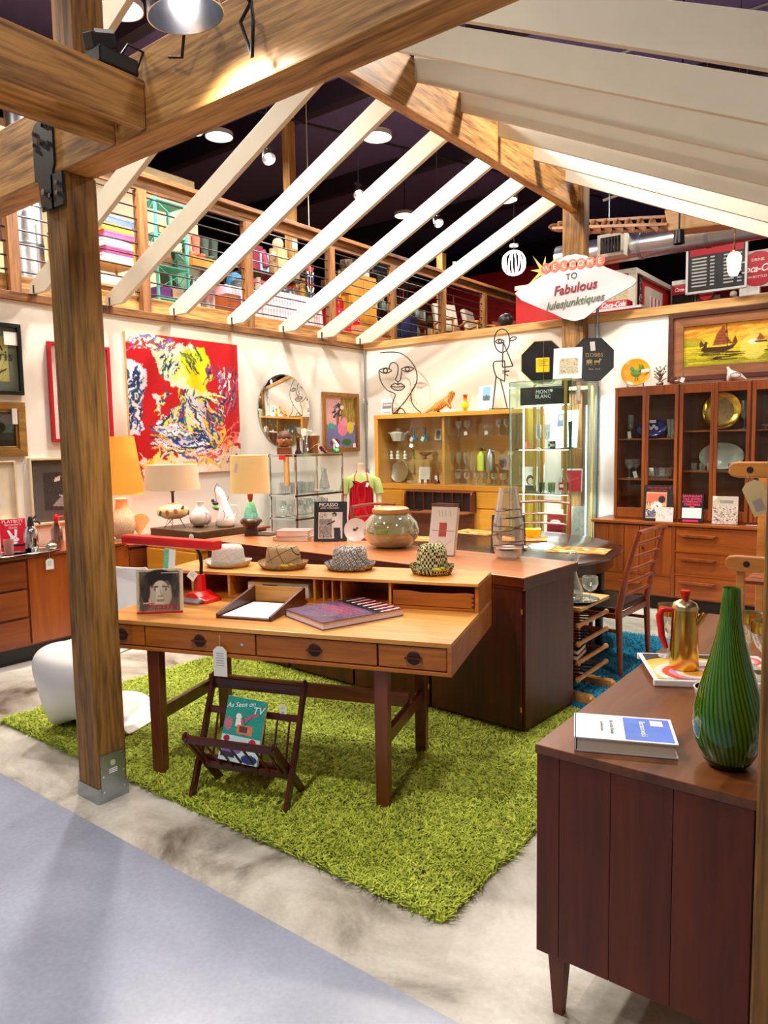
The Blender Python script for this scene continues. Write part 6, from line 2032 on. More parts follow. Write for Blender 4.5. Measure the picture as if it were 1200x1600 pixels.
t=lathed('glass_ewer','small red and yellow glass ewer on the oak cabinet','vase',(c0.x,6.93,ZO),[(0,0),(.035,0),(.03,.012),(.012,.02),(.03,.04),(.045,.07),(.03,.10),(.022,.12),(.02,.17),(.03,.185),(.026,.185),(.015,.165),(0,.05)],None,24)
m,nt,b,N,L=newmat('amberina_glass')
tcx=N.new('ShaderNodeTexCoord'); sp=N.new('ShaderNodeSeparateXYZ'); rr=N.new('ShaderNodeValToRGB')
L.new(tcx.outputs['Object'],sp.inputs[0])
mr=N.new('ShaderNodeMapRange'); mr.inputs['From Max'].default_value=.19
L.new(sp.outputs[2],mr.inputs['Value']); L.new(mr.outputs[0],rr.inputs[0]); L.new(rr.outputs[0],b.inputs['Base Color'])
e=rr.color_ramp.elements
e[0].position=.0; e[0].color=srgb((220,60,20)); e[1].position=.85; e[1].color=srgb((200,20,14))
k=e.new(.3); k.color=srgb((246,206,30)); k=e.new(.5); k.color=srgb((244,190,40))
b.inputs['Roughness'].default_value=.08
t.children[0].data.materials.clear(); t.children[0].data.materials.append(m)
build('handle',MB().tube([(.02,0,.175),(.06,0,.17),(.06,0,.12),(.03,0,.10)],.005,8),plain('amber_handle',(236,180,60),.15),t,smooth=60)
pc=Pic(40,60,(236,236,238)); pc.rect(.3,.05,.8,.6,(120,170,210)).rect(.3,.4,.8,.6,(70,90,110)).poly([(.4,.6),(.55,.3),(.7,.6)],(60,80,90)).rect(.1,.7,.6,.75,(190,190,196))
c0=AY(757,640,6.95)
stand_book('blue_print_card','white card with a blue seascape print on the oak cabinet','card',(c0.x,6.95,ZO),0,.18,.27,pc,10,.008)
pc=Pic(30,40,(226,226,226)); pc.rect(.1,.25,.95,.6,(120,120,122)).rect(.2,.32,.9,.42,(190,190,190)).rect(.2,.8,.8,.84,(170,170,170)).noise(20)
c0=AY(601,645,6.97)
stand_book('small_photo_card','small black and white photo card at the wire face foot','card',(c0.x,7.0,ZO),0,.16,.20,pc,8,.006)

# ------------------------------------------------------------------ glass display case
gx0,gx1,gy0,gy1,GZ=-3.31,-2.69,6.30,6.93,2.10
gc=thing('glass_display_case','tall lit glass display case with gold edges beside the oak cabinet','display case',(gx0,gy0,0))
W_,D_=gx1-gx0,gy1-gy0
GRN=glass('green_edge_glass',(238,248,243),.02,.22)
build('front_pane',B(0,W_,0,.006,.05,GZ),GRN,gc)
build('side_pane',B(0,.006,.006,D_,.05,GZ),GRN,gc)
build('side_pane',B(W_-.006,W_,.006,D_,.05,GZ),GRN,gc)
build('top_pane',B(.0,W_,.0,D_,GZ,GZ+.007),GRN,gc)
EDG=plain('green_glass_edge',(40,110,90),.15)
for x,y in ((0,0),(W_,0),(W_,D_),(0,D_)):
    build('glass_edge',B(x-.003,x+.003,y-.003,y+.003,.05,GZ),EDG,gc)
for a in ((0,W_,-.002,.003),(0,W_,D_-.003,D_+.002)):
    build('glass_edge',B(a[0],a[1],a[2],a[3],GZ+.001,GZ+.006),EDG,gc)
build('base',B(-.01,W_+.01,-.01,D_+.01,0,.05),WHITE,gc,bevel=.004)
GOLD=metal('gold_profile',(214,176,84),.3)
for x,y in ((.06,D_-.06),(W_-.10,.10),(W_-.03,D_-.06),(.10,D_-.3)):
    build('gold_post',B(x-.012,x+.012,y-.012,y+.012,.05,GZ-.01),GOLD,gc)
build('gold_rail',B(.04,W_-.08,D_-.07,D_-.05,GZ-.06,GZ-.03),GOLD,gc)
LED=plain('white_led_strip',(246,250,255),.5,emit=9)
for x,y in ((.075,.14),(W_-.05,D_-.16)):
    build('led_strip',B(x-.005,x+.005,y-.004,y+.004,.3,GZ-.22),LED,gc)
build('led_strip',B(.08,W_-.08,.13,.138,GZ-.225,GZ-.215),LED,gc)
GSH=(AY(850,805,6.6).z,AY(850,765,6.6).z,AY(850,700,6.6).z)
GSH=(.62,1.055,1.475)
for z in GSH:
    build('shelf',B(.03,W_-.03,.06,D_-.03,z-.008,z),GLS,gc)
    build('shelf_edge',B(.03,W_-.03,.056,.06,z-.008,z),BLACK,gc)
    build('led_strip',B(.06,W_-.06,.07,.076,z-.014,z-.009),LED,gc)
hd=build('header',B(.05,W_-.08,.12,.13,GZ-.21,GZ-.045),plain('black_gloss',(16,15,17),.15),gc)
text('MONT\nBLANC',.05,WINK,hd,((W_-.05)/2+.0,.119,GZ-.115),BU,LV)
build('star_emblem',MB().prism([(.018*(1 if k % 2==0 else .6)*math.cos(R_(30*k)),.018*(1 if k % 2==0 else .6)*math.sin(R_(30*k))) for k in range(12)],0,.001,((W_-.05)/2+.085,.1185,GZ-.085)),WINK,hd)
nt_=build('notice_card',B(W_+.002,W_+.006,.10,.19,GZ-.22,GZ-.02),plain('tan_card',(206,170,140),.8),gc)
build('notice_print',MB().box(W_+.006,W_+.0066,.115,.175,GZ-.19,GZ-.05),PAPER,nt_)
l=light('case_light','AREA',(W_/2,D_/2,GZ-.02),34,(.95,.98,1),.35); l.parent=gc
l=light('case_light','AREA',(W_/2,D_/2,1.04),22,(.95,.98,1),.35); l.parent=gc


def gcp(px,z,y):
    return Vector((AY(px,700,y).x,y,z))


for k,px in enumerate((841,855)):
    wine_glass('tall frosted flute on the top case shelf, %s from the oak cabinet' % ORD[k],gcp(px,GSH[2],6.55),1,'flutes in the glass case',1.15)
lathed('orange_pot','small orange pot at the corner of the top case shelf','pot',gcp(823,GSH[2]+.0,6.5),[(0,0),(.022,0),(.034,.065),(.028,.065),(.018,.006),(0,.006)],plain('terracotta_orange',(236,120,80),.5),20)
pc=Pic(40,66,(226,230,238))
for k in range(16):
    pc.line(.1 if k > 7 else .45,.08+k*.055,.9,.08+k*.055,.016,(150,156,170))
pc.rect(.08,.08,.36,.42,(90,96,110)).ell(.22,.2,.07,.06,(220,224,230))
stand_book('article_sheet','printed white article sheet standing on the top case shelf','card',gcp(884,GSH[2],6.72),0,.23,.36,pc,6,.006)
t=lathed('black_pepper_mill','slender black tapered pen stand on the top case shelf','pen stand',gcp(891,GSH[2],6.5),[(0,0),(.03,0),(.032,.008),(.012,.012),(.014,.12),(.02,.24),(.018,.25),(0,.25)],BLACK,18)
t=lathed('zebra_cup','small black and white zigzag cup on the top case shelf','cup',gcp(862,GSH[2],6.45),[(0,0),(.034,0),(.036,.07),(.03,.07),(.028,.008),(0,.008)],cloth('zigzag',(232,226,210),(40,38,36),42),24)
pc=Pic(40,64,(236,226,214)); pc.rect(.1,.06,.9,.24,(226,216,206)).ell(.5,.55,.24,.2,(60,40,36)).ell(.52,.6,.16,.14,(220,176,150)).rect(.2,.76,.9,1,(60,60,64)).rect(0,.3,.2,1,(226,200,90)).noise(8)
stand_book('fashion_magazine','magazine with a face on the cover in the glass case','magazine',gcp(828,GSH[1],6.6),R_(20),.15,.24,pc,10,.01)
lathed('white_candle','slim white candle in a glass holder in the case','candle',gcp(851,GSH[1],6.55),[(0,0),(.03,0),(.012,.015),(.008,.03),(.008,.26),(0,.265)],WHITE,14)
for k,px in enumerate((846,862)):
    tumbler('heavy clear tumbler with green base in the glass case, %s from the magazine' % ORD[k],gcp(px,GSH[1],6.45),.10,.036,glass('greenish_tumbler',(214,236,220),.15,.8),'tumblers in the glass case')
t=lathed('clear_bottle','clear square-shouldered bottle with red and white label in the case','bottle',gcp(881,GSH[1],6.5),[(0,0),(.045,0),(.046,.13),(.03,.17),(.018,.19),(.02,.235),(0,.235)],GLW,24)
build('label_band',MB().lathe([(.0465,.03),(.0468,.1)],24),plain('bottle_label',(190,20,40),.5),t)
build('label_cross',B(-.02,.02,-.049,-.047,.055,.085),PAPER,t)
pc=Pic(40,50,(196,16,44)); pc.rect(0,0,1,.08,(230,230,230)).rect(0,0,.06,1,(230,230,230)).rect(.94,0,1,1,(230,230,230)).line(.2,.6,.8,.4,.05,(230,70,90))
stand_book('red_poster_card','red framed advertising card at the back of the glass case','card',gcp(893,GSH[1],6.68),R_(12),.20,.22,pc,8,.01)
pc=Pic(40,50,(150,20,34)); pc.rect(0,0,1,.14,(214,200,150)).ell(.5,.45,.3,.1,(240,220,220)).rect(.2,.7,.9,.8,(110,10,20))
stand_book('red_tin','dark red tin with white script at the bottom of the glass case','tin',gcp(868,GSH[0],6.55),0,.17,.26,pc,2,.06)
pc=Pic(30,70,(236,236,236)); pc.strokes(40,(.1,.1,.9,.9),60,60,.2,.02,[(180,184,196),(120,124,140)])
stand_book('paper_roll','white paper sheet with grey script low in the glass case','paper',gcp(905,GSH[0],6.62),R_(30),.12,.3,pc,4,.006)

# octagonal hat boxes and card on top of the case
for k,(px,py,r,lab,ang) in enumerate(((848,558,.205,'black octagonal hat box with gold rim and yellow label on the glass case',20),(925,557,.195,'black octagonal hat box with gold lettering, over the case edge',30))):
    yy=6.72 if k==0 else 6.75
    c_=AY(px,py,yy)
    t=thing('hat_box',lab,'hat box',(c_.x,yy,GZ+.009),R_(ang),'octagonal hat boxes')
    rr=r/math.cos(R_(22.5))
    octo=[(rr*math.cos(R_(22.5+45*i)),r+rr*math.sin(R_(22.5+45*i))) for i in range(8)]
    build('box',MB().prism(octo,.0,.10),plain('black_card_box',(20,19,24),.35),t,bevel=.003)
    o2=[(a*1.03,r+(b-r)*1.03) for a,b in octo]
    bm_=MB().tube([(a,.0,max(b,.004)) for a,b in octo],.005,6,True)
    build('gold_rim' if k==0 else 'rim',bm_,metal('gold_edge',(206,170,70),.35) if k==0 else BLACKM,t)
    if k==0:
        lb=build('yellow_label',B(-.065,.065,-.003,-.001,.11,.25),plain('yellow_print',(240,206,20),.6),t)
        for j in range(4):
            build('label_line',B(-.05+.01*(j % 2),.05-.012*(j % 3),-.0035,-.003,.225-j*.018,.231-j*.018),plain('label_ink',(140,100,20),.6),lb)
        build('string',MB().tube([(.01,-.004,.0),(.01,-.004,2*r)],.002,5),metal('gold_edge',(206,170,70),.35),t)
    else:
        GI=plain('gold_ink',(190,160,100),.4)
        text('DOBBS',.052,GI,t,(.02,-.002,r+.04),BU,LV)
        text('New York',.026,GI,t,(.02,-.002,r-.09),BU,LV,shear=.4)
        build('coach_emblem',MB().box(-.05,.0,-.002,-.0005,r-.035,r+.0).tube([(-.04+.012*math.cos(a),-.0012,r-.04+.012*math.sin(a)) for a in np.linspace(0,6.0,10)],.0015,4,True).tube([(-.01+.012*math.cos(a),-.0012,r-.04+.012*math.sin(a)) for a in np.linspace(0,6.0,10)],.0015,4,True).box(.02,.075,-.002,-.0005,r-.03,r-.01).box(.065,.085,-.002,-.0005,r-.012,r+.006).box(.025,.029,-.002,-.0005,r-.052,r-.03).box(.065,.069,-.002,-.0005,r-.052,r-.03),GI,t)
        little_tag(t,Vector((-.0,-.006,2*r-.03)),(1,0,.1),(-.1,0,1),.045,.085)
pc=Pic(50,60,(234,236,240)); pc.rect(.22,.34,.86,.84,(200,190,160)).strokes(120,(.24,.36,.84,.82),40,90,.06,.012,[(90,86,70),(230,222,200)])
for k in range(3):
    pc.line(.2,.1+k*.07,.85,.1+k*.07,.02,(200,202,210))
c_=AY(886,590,6.45)
stand_book('acrylic_card','white printed card in an acrylic stand between the hat boxes','card',(c_.x,6.45,GZ+.009),R_(12),.26,.29,pc,8,.01)

# ------------------------------------------------------------------ long credenza and hutch
HY=6.66
kz=thing('teak_credenza','long teak credenza with plank doors and drawers under the glass hutch','credenza',(-2.62,HY,0))
KW2=2.35
build('case',B(0,KW2,.02,.47,.13,.78),HUTCH_X,kz)
build('top',B(-.015,KW2+.01,-.015,.47,.78,.805),HUTCH_X,kz,bevel=.003)
build('plinth',B(.05,KW2-.05,.08,.44,0,.13),DARK,kz)
xs=[.01,.155,.305,.45,.595,.735]
xs=[.012+.142*i for i in range(6)]
for i in range(5):
    d=build('door_plank',B(xs[i]+.002,xs[i+1]-.003,0,.02,.335,.765),HUTCH_Z,kz,bevel=.002)
    if i in (1,3):
        build('knob',MB().lathe([(0,0),(.010,0),(.013,.014),(.008,.022),(0,.023)],14).xf(Matrix.Translation((xs[i+1]-.04 if i==1 else xs[i]+.03,0,.57)) @ Matrix.Rotation(R_(90),4,'X')),ROSE_Z,d,smooth=50)
build('divider_strip',B(.012,xs[5],-.004,.018,.322,.334),HUTCH_X,kz)
d=build('drawer',B(.014,xs[5]-.003,0,.02,.145,.32),HUTCH_X,kz,bevel=.002)
build('pull',MB().prism([(.26,0),(.46,0),(.44,-.02),(.28,-.02)],-.02,0,(0,0,.25)),HUTCH_X,d,bevel=.003)
build('stile',B(xs[5],xs[5]+.03,-.006,.02,.14,.78),HUTCH_Z,kz)
for c in range(2):
    a=xs[5]+.034+c*.77
    for r_ in range(3):
        z0=.145+r_*.208
        d=build('drawer',B(a,a+.755,0,.02,z0,z0+.198),HUTCH_X,kz,bevel=.002)
        build('pull',MB().prism([(a+.03,0),(a+.34,0),(a+.31,-.024),(a+.06,-.024)],-.026,0,(0,0,z0+.15)),HUTCH_Z,d,bevel=.003)
        build('rail',B(a-.004,a+.76,-.006,.018,z0+.199,z0+.208),HUTCH_X,d)

HX0,HFY,HZ0,HZ1=-2.475,6.80,.806,2.03
hu=thing('glass_hutch','teak hutch with tall glass doors standing on the long credenza','hutch',(HX0,HFY,HZ0))
UW,HD,HH=.585,.31,HZ1-HZ0
build('back_board',B(.01,3*UW-.01,HD-.012,HD,0,HH),wood('hutch_back',(92,44,20),(128,70,36),'x'),hu)
build('top',B(-.005,3*UW+.005,.0,HD,HH-.02,HH),HUTCH_X,hu,bevel=.002)
build('base',B(0,3*UW,.0,HD,0,.03),HUTCH_X,hu)
SZ=(AY(1000,685,6.95).z-HZ0,AY(1000,747,6.95).z-HZ0)
SZB=(AY(1120,672,6.95).z-HZ0,AY(1120,735,6.95).z-HZ0)
for u_ in range(3):
    x0=u_*UW
    for x in (x0,x0+UW-.022):
        build('upright',B(x,x+.022,.004,HD,.03,HH-.02),HUTCH_Z,hu)
    for z in (SZ if u_==0 else SZB):
        build('shelf',B(x0+.022,x0+UW-.022,.05,HD-.012,z-.014,z),HUTCH_X,hu)
    for k in range(2):
        a=x0+.006+k*(UW-.012)/2; b=a+(UW-.012)/2-.003
        d=build('door',MB().box(a,a+.028,-.022,0,.02,HH-.004).box(b-.028,b,-.022,0,.02,HH-.004).box(a+.028,b-.028,-.018,-.002,HH-.085,HH-.004).box(a+.028,b-.028,-.018,-.002,.02,.11),HUTCH_Z,hu,bevel=.003)
        build('pane',B(a+.028,b-.028,-.012,-.008,.11,HH-.085),GLS,d)


def hp(px,z,y=6.95):
    return Vector((AY(px,700,y).x,y,HZ0+z))


t=wine_glass('narrow clear glass on the upper hutch shelf beside the cobalt plate',hp(985,SZ[0]+.001),1,None,1.1)
little_tag(t,Vector((0,-.04,.06)),(1,0,.1),(-.1,0,1),.03,.06)
t=thing('cobalt_plate','oval cobalt blue plate with white flowers in the hutch','plate',hp(1018,SZ[0]+.001,7.0))
build('dish',MB().lathe([(0,.004),(.10,.006),(.135,.02),(.138,.016),(.10,0),(0,0)],36,sy=.62).xf(Matrix.Translation((0,0,.088)) @ Matrix.Rotation(R_(80),4,'X')),plain('cobalt_glaze',(24,24,150),.15),t,smooth=60)
fl=MB()
for k in range(5):
    fl.ball((-.05+.025*k,-.022,.09+.018*(k % 2)),(.016,.003,.018),8,6)
build('flower_print',fl,plain('flower_white',(232,232,236),.4),t,smooth=60)
little_tag(t,Vector((0,-.024,.168)),(1,0,0),(0,0,1),.09,.028)
for k,px in enumerate((1046,1052)):
    lathed('clear_vase','slim clear glass vase beside the cobalt plate, %s from it' % ORD[k],'vase',hp(px,SZ[0]+.001),[(0,0),(.025,0),(.018,.05),(.03,.17),(.026,.17),(.012,.05),(0,.01)],GLW,16,'slim vases in the hutch')
for k,px in enumerate((984,994)):
    t=wine_glass('large clear goblet on the lower hutch shelf, %s from the case' % ORD[k],hp(px,SZ[1]+.001,6.93+.06*k),0,'goblets in the hutch',1.05)
    if k:
        little_tag(t,Vector((0,-.04,.06)),(1,0,.3),(-.3,0,1),.035,.06)
lathed('glass_bowl_cut','wide cut glass bowl on the lower hutch shelf','bowl',hp(1032,SZ[1]+.001),[(0,0),(.07,0),(.10,.03),(.12,.10),(.115,.10),(.09,.03),(0,.012)],GLW,14,smooth=12)
tag(build('folded_cloth',B(-.09,.09,-.06,.06,0,.02),plain('mustard_cloth',(190,160,50),.9),None,hp(985,.032,6.93),bevel=.005),'folded mustard cloth on the hutch floor','cloth')
t=thing('gold_plate','large round amber glass plate standing in the hutch','plate',hp(1127,SZB[0]+.001,7.0))
build('dish',MB().lathe([(0,.004),(.11,.006),(.16,.03),(.165,.026),(.11,0),(0,0)],44).xf(Matrix.Translation((0,0,.165)) @ Matrix.Rotation(R_(80),4,'X')),metal('amber_lustre',(236,196,80),.18),t,smooth=60)
build('etched_centre',MB().lathe([(0,.007),(.10,.0075)],30).xf(Matrix.Translation((0,0,.165)) @ Matrix.Rotation(R_(80),4,'X')),plain('etched_tan',(196,160,110),.4,var=.25,vscale=50),t)
wine_glass('tall trumpet glass beside the amber plate in the hutch',hp(1162,SZB[0]+.001),1,None,1.25)
t=thing('glass_platter','wide oval frosted glass platter standing in the hutch','platter',hp(1128,SZB[1]+.001,7.0))
build('dish',MB().lathe([(0,.004),(.12,.006),(.185,.02),(.19,.016),(.12,0),(0,0)],40,sy=.64).xf(Matrix.Translation((0,0,.122)) @ Matrix.Rotation(R_(80),4,'X')),glass('frosted_platter',(222,226,214),.15,.8,.2,.45),t,smooth=40)
for k,px in enumerate((1085,1098,1110,1143,1160)):
    tumbler('small clear sherry glass in front of the frosted platter, %s from the bowl' % ORD[k],hp(px,SZB[1]+.001,6.9),.065,.026,GLW,'sherry glasses in the hutch')
for k,px in enumerate((1090,1103,1120,1135,1148)):
    tumbler('clear tumbler on the hutch floor behind the books, %s from the post' % ORD[k],hp(px,.032,6.93),.08,.03,GLW,'tumblers on the hutch floor')
t=thing('pink_flower_glass','small pink glass flower on the third hutch shelf','ornament',hp(1196,SZB[0]+.001))
for k in range(6):
    build('petal',MB().ball((.025*math.cos(k*1.05),.025*math.sin(k*1.05),.03),(.016,.016,.008),8,6),plain('pink_glass_petal',(200,110,110),.2),t,smooth=60)
build('stem',MB().tube([(0,0,0),(0,0,.03)],.01,8),GLW,t)
t=thing('palm_print_plate','cream platter with small palm sprigs low in the third hutch unit','platter',hp(1200,.032,7.0))
build('dish',MB().prism([(-.14,0),(.14,0),(.14,.36),(-.14,.36)],0,.012),plain('cream_platter',(214,200,166),.4),t,bevel=.004)
for k,(a,z) in enumerate(((-.09,.12),(-.09,.24),(.05,.18))):
    build('sprig',MB().tube([(a,-.002,z-.03),(a,-.002,z+.03)],.002,5).tube([(a-.03,-.002,z),(a,-.002,z+.012),(a+.03,-.002,z)],.002,5),plain('sprig_ink',(80,70,50),.6),t)

# on top of the hutch
ZH=HZ1+.001
t=thing('rooster_plate','orange plate painted with a green rooster on a wire stand, hutch top','plate',(AY(993,595,6.93).x,6.93,ZH),R_(14))
dsk=MB().lathe([(0,.004),(.09,.006),(.128,.02),(.131,.016),(.09,0),(0,0)],40).xf(Matrix.Translation((0,0,.138)) @ Matrix.Rotation(R_(78),4,'X'))
build('dish',dsk,plain('orange_glaze',(232,160,20),.25),t,smooth=60)
pr_=MB()
RB=Matrix.Translation((0,-.012,.138)) @ Matrix.Rotation(R_(-12),4,'X')
pr_.ball((0,0,0),(.045,.003,.035),12,8).ball((-.035,0,.045),(.016,.003,.02),10,6).tube([(-.02,0,.02),(-.035,0,.045)],.012,6).tube([(.03,0,.01),(.06,0,.06),(.05,0,.08)],[.01,.008,.003],6).tube([(.03,0,.01),(.075,0,.04),(.08,0,.02)],[.01,.007,.003],6).tube([(.03,0,.02),(.035,0,.07),(.02,0,.085)],[.008,.007,.003],6).tube([(0,0,-.03),(-.004,0,-.075)],.004,5).tube([(.02,0,-.03),(.02,0,-.075)],.004,5)
build('rooster_print',pr_.xf(RB),plain('rooster_green',(96,140,50),.4),t,smooth=60)
build('stand',MB().tube([(-.07,-.05,.03),(-.07,-.04,.003),(-.07,.06,.003),(-.06,.05,.09)],.003,6).tube([(.07,-.05,.03),(.07,-.04,.003),(.07,.06,.003),(.06,.05,.09)],.003,6).tube([(-.07,-.04,.003),(.07,-.04,.003)],.003,6),BLACKM,t)
little_tag(t,Vector((.085,-.03,.165)),(1,0,.1),(-.1,0,1),.07,.03)
c_=AY(1031,598,6.92)
t=thing('metal_sculpture','small twisted pewter branch sculpture on the hutch top','sculpture',(c_.x,6.92,ZH))
build('base',MB().ball((0,0,.02),(.035,.03,.022),10,6),metal('pewter',(150,140,130),.4),t,smooth=60)
m=MB()
for k in range(14):
    a=k*2.4; h0=.03+.008*k
    m.tube([(0,0,h0),(.025*math.cos(a),.02*math.sin(a),h0+.02),(.05*math.cos(a+.5),.03*math.sin(a+.5),h0+.035+.01*(k % 3))],[.007,.006,.003],6)
    m.ball((.05*math.cos(a+.5),.03*math.sin(a+.5),h0+.036+.01*(k % 3)),.008,6,5)
build('branches',m,metal('pewter',(150,140,130),.4),t,smooth=60)
c_=AY(1063,597,6.9)
t=thing('pewter_plane','small pewter bird with a white tag, hutch top before the framed ships','figurine',(c_.x,6.88,ZH))
build('body',MB().ball((0,0,.03),(.05,.015,.018),10,6).prism([(-.01,.03),(.03,.035),(-.03,.075)],-.004,.004).tube([(.03,0,.035),(.03,0,.11)],.003,6),metal('pewter',(150,140,130),.4),t,smooth=60)
little_tag(t,Vector((.035,-.02,.06)),(1,0,-.3),(.3,0,1),.035,.045)
c_=AY(1147,595,6.92)
t=thing('dove_figurine','white ceramic dove with brown wing lines on the hutch top','figurine',(c_.x,6.92,ZH))
skin_mesh('dove',[[((-.065,0,.125),.006),((-.05,0,.125),.016),((-.045,0,.10),.014),((-.03,0,.07),.03),((.02,0,.045),.036),((.07,0,.025),.018),((.10,0,.012),.008)],[((-.03,0,.07),.03),((-.045,0,.02),.018),((-.05,0,.003),.012)]],plain('dove_white',(236,232,226),.3),t,root=4)
build('wing',MB().ball((.02,-.034,.05),(.04,.008,.022),12,8),plain('dove_white',(236,232,226),.3),t,smooth=60)
build('wing_line',MB().tube([(.02+.042*math.cos(a),-.04,.05+.023*math.sin(a)) for a in np.linspace(0,5.9,16)],.0022,5,True).tube([(.06,-.03,.03),(.09,-.02,.015)],.002,5),plain('dove_brown',(110,70,50),.5),t)

# framed ships
pc=Pic(150,72,(232,180,30))
for k in range(72):
    f_=k/71
    pc.a[k,:,:]=np.array([(236,150,40),(240,190,40),(232,200,40),(206,190,30),(150,150,20)])[min(4,int(f_*5))]/255.*(1-.0)
pc.strokes(120,(0,0,1,.45),12,8,.22,.03,[(240,140,40),(250,190,60),(236,120,30),(252,214,90),(244,200,60)],.45)
pc.strokes(120,(0,.4,1,1),0,4,.16,.012,[(190,180,30),(240,210,60),(120,130,20),(214,190,30)],.55)
pc.ell(.62,.62,.1,.3,(252,230,130),.6).ell(.62,.5,.04,.06,(255,246,200))
pc.ell(.1,.4,.14,.12,(120,140,40),.5)
pc.poly([(.2,.62),(.23,.5),(.24,.4),(.26,.42),(.25,.56),(.42,.56),(.5,.48),(.46,.62),(.42,.66),(.24,.68)],(64,40,24))
pc.poly([(.30,.52),(.33,.25),(.385,.04),(.40,.1),(.41,.3),(.46,.5)],(150,80,40)).line(.41,.02,.42,.58,.008,(50,30,20)).poly([(.45,.52),(.48,.3),(.5,.48)],(110,60,34))
for k in range(6):
    pc.line(.31+k*.012,.5-k*.075,.45-k*.01,.5-k*.07,.006,(80,40,24))
pc.poly([(.19,.55),(.2,.36),(.24,.5)],(90,60,30)).strokes(20,(.2,.68,.5,.88),0,3,.14,.012,[(70,50,20),(110,90,20),(50,40,20)])
pc.poly([(.64,.48),(.67,.3),(.71,.46)],(150,80,40)).poly([(.62,.48),(.74,.48),(.72,.53),(.64,.53)],(80,50,30)).poly([(.68,.72),(.78,.7),(.74,.75)],(60,40,20)).noise(12)
pc.a=np.roll(pc.a,-9,1)
pw_,ph_=1.30,.62
t=frame_picture('ship_painting','large framed painting of sailing junks on a golden sea','painting',(-2.09+pw_/2,BW-.03,2.39),BU,LV,pw_,ph_,.045,wood('dark_picture_frame',(62,28,20),(96,48,34),'x'),pc,inner=(.085,wood('copper_moulding',(120,76,46),(168,112,74),'x')),depth=.05,rough=.35)
t.location=(-2.09+pw_/2,BW-.006,2.385)

# books on the credenza
ZK=.806
pc=Pic(60,80,(26,22,24)); pc.rect(.08,.2,.78,.92,(210,170,120)).rect(.1,.24,.76,.5,(216,110,80)).ell(.45,.6,.2,.14,(230,224,214)).ell(.62,.4,.12,.1,(40,36,40)).rect(.1,.7,.4,.9,(90,110,150)).strokes(40,(.1,.5,.76,.9),40,90,.1,.03,[(30,28,30),(240,236,226),(200,90,70)]).noise(14)
c_=AY(1027,808,6.73)
stand_book('jazz_book','black book with a colourful jazz band cover on the long credenza','book',(c_.x,6.73,ZK),R_(4),.25,.325,pc,9,.02,(('Sites and Sounds of',.026,REDINK,0,.93,{}),('Savannah Jazz',.026,REDINK,0,.86,{})),plain('black_boards',(26,27,30),.3))
pc=Pic(40,36,(232,218,206)); pc.strokes(30,(.05,.05,.95,.8),40,90,.2,.04,[(214,150,150),(200,190,190),(240,230,220)]).rect(.55,.6,.95,.75,(240,240,240))
c_=AY(1038,812,6.69)
stand_book('pink_leaflet','small pink and white leaflet leaning on the jazz book','leaflet',(c_.x,6.685,ZK),0,.15,.13,pc,6,.005)
pc=Pic(50,70,(30,18,26)); pc.rect(.06,.48,.94,.84,(236,234,232)).rect(.1,.9,.8,.97,(220,40,90)).rect(.4,.43,.6,.47,(230,90,40))
PK=plain('pink_lettering',(238,60,110),.5)
c_=AY(1080,812,6.73)
stand_book('cemetery_book','black book with pink block lettering and a white panel on the credenza','book',(c_.x,6.73,ZK),R_(4),.18,.25,pc,9,.02,(("SAVANNAH'S",.027,PK,0,.93,dict(bold=.0006)),('OLD JEWISH',.027,PK,0,.83,dict(bold=.0006)),('COMMUNITY',.027,PK,0,.73,dict(bold=.0006)),('CEMETERIES',.025,PK,0,.63,dict(bold=.0006))),plain('black_boards',(26,27,30),.3))
pc=Pic(56,70,(206,190,176)); pc.poly([(0,0),(.3,0),(0,.25)],(240,236,226)).rect(.28,.14,.8,.26,(150,140,136))
pc.strokes(160,(.04,.38,.96,.98),60,90,.08,.03,[(90,70,70),(226,214,196),(170,110,110),(60,52,54),(236,226,206)]).strokes(10,(0,.02,.4,.2),40,3,.3,.02,[(190,170,110)]).noise(12)
c_=AY(1132,816,6.73)
stand_book('crowd_photo_book','pale book with a crowd photograph on the long credenza','book',(c_.x,6.73,ZK),R_(6),.20,.24,pc,9,.02)
c_=AY(1185,815,6.72)
tag(build('silver_pen_tray',B(-.09,.09,-.02,.02,0,.012),metal('silver_plate',(216,214,208),.2),None,(c_.x,6.72,ZK),bevel=.004),'flat silver pen tray on the credenza beside the crowd book','tray')

# ------------------------------------------------------------------ welcome sign
SYG=6.93
opx=[(805,459),(812,452),(835,439),(853,427),(868,410),(884,400),(900,397),(917,400),(932,410),(950,419),(975,428),(990,433),(995,439),(990,446),(970,457),(945,471),(926,488),(913,498),(898,502),(881,498),(865,490),(840,480),(815,469)]
c_=AY(900,450,SYG)
sg=thing('welcome_sign','white diamond-shaped welcome sign with red discs and a yellow star','sign',(c_.x,SYG,c_.z))
loc=[AY(x,y,SYG)-c_ for x,y in opx]
build('board',MB().prism([(p.x,p.z) for p in loc],-.008,.008),plain('sign_white',(196,194,198),.4,var=.01),sg)
sc_=AY(848,423,SYG)-c_
star=[]
for k in range(16):
    a=R_(22.5*k+12); r_=(.20 if k % 4==1 else .14) if k % 2 else .045
    star.append((sc_.x+r_*math.cos(a),sc_.z+r_*math.sin(a)))
build('star',MB().prism(star,.009,.013,),plain('star_yellow',(250,206,110),.5),sg)
for ch,px,py in zip('WELCOME',(854,867.5,882,895,908.5,923,938),(420,417.5,415.5,413.5,412,410,408)):
    p=AY(px,py,SYG)-c_
    d=build('disc',MB().tube([(p.x,-.009,p.z),(p.x,-.014,p.z)],.051,24),plain('coral_disc',(224,96,72),.5),sg)
    text(ch,.075,plain('pale_letter',(250,214,196),.5),d,(p.x,-.0145,p.z),BU,LV)
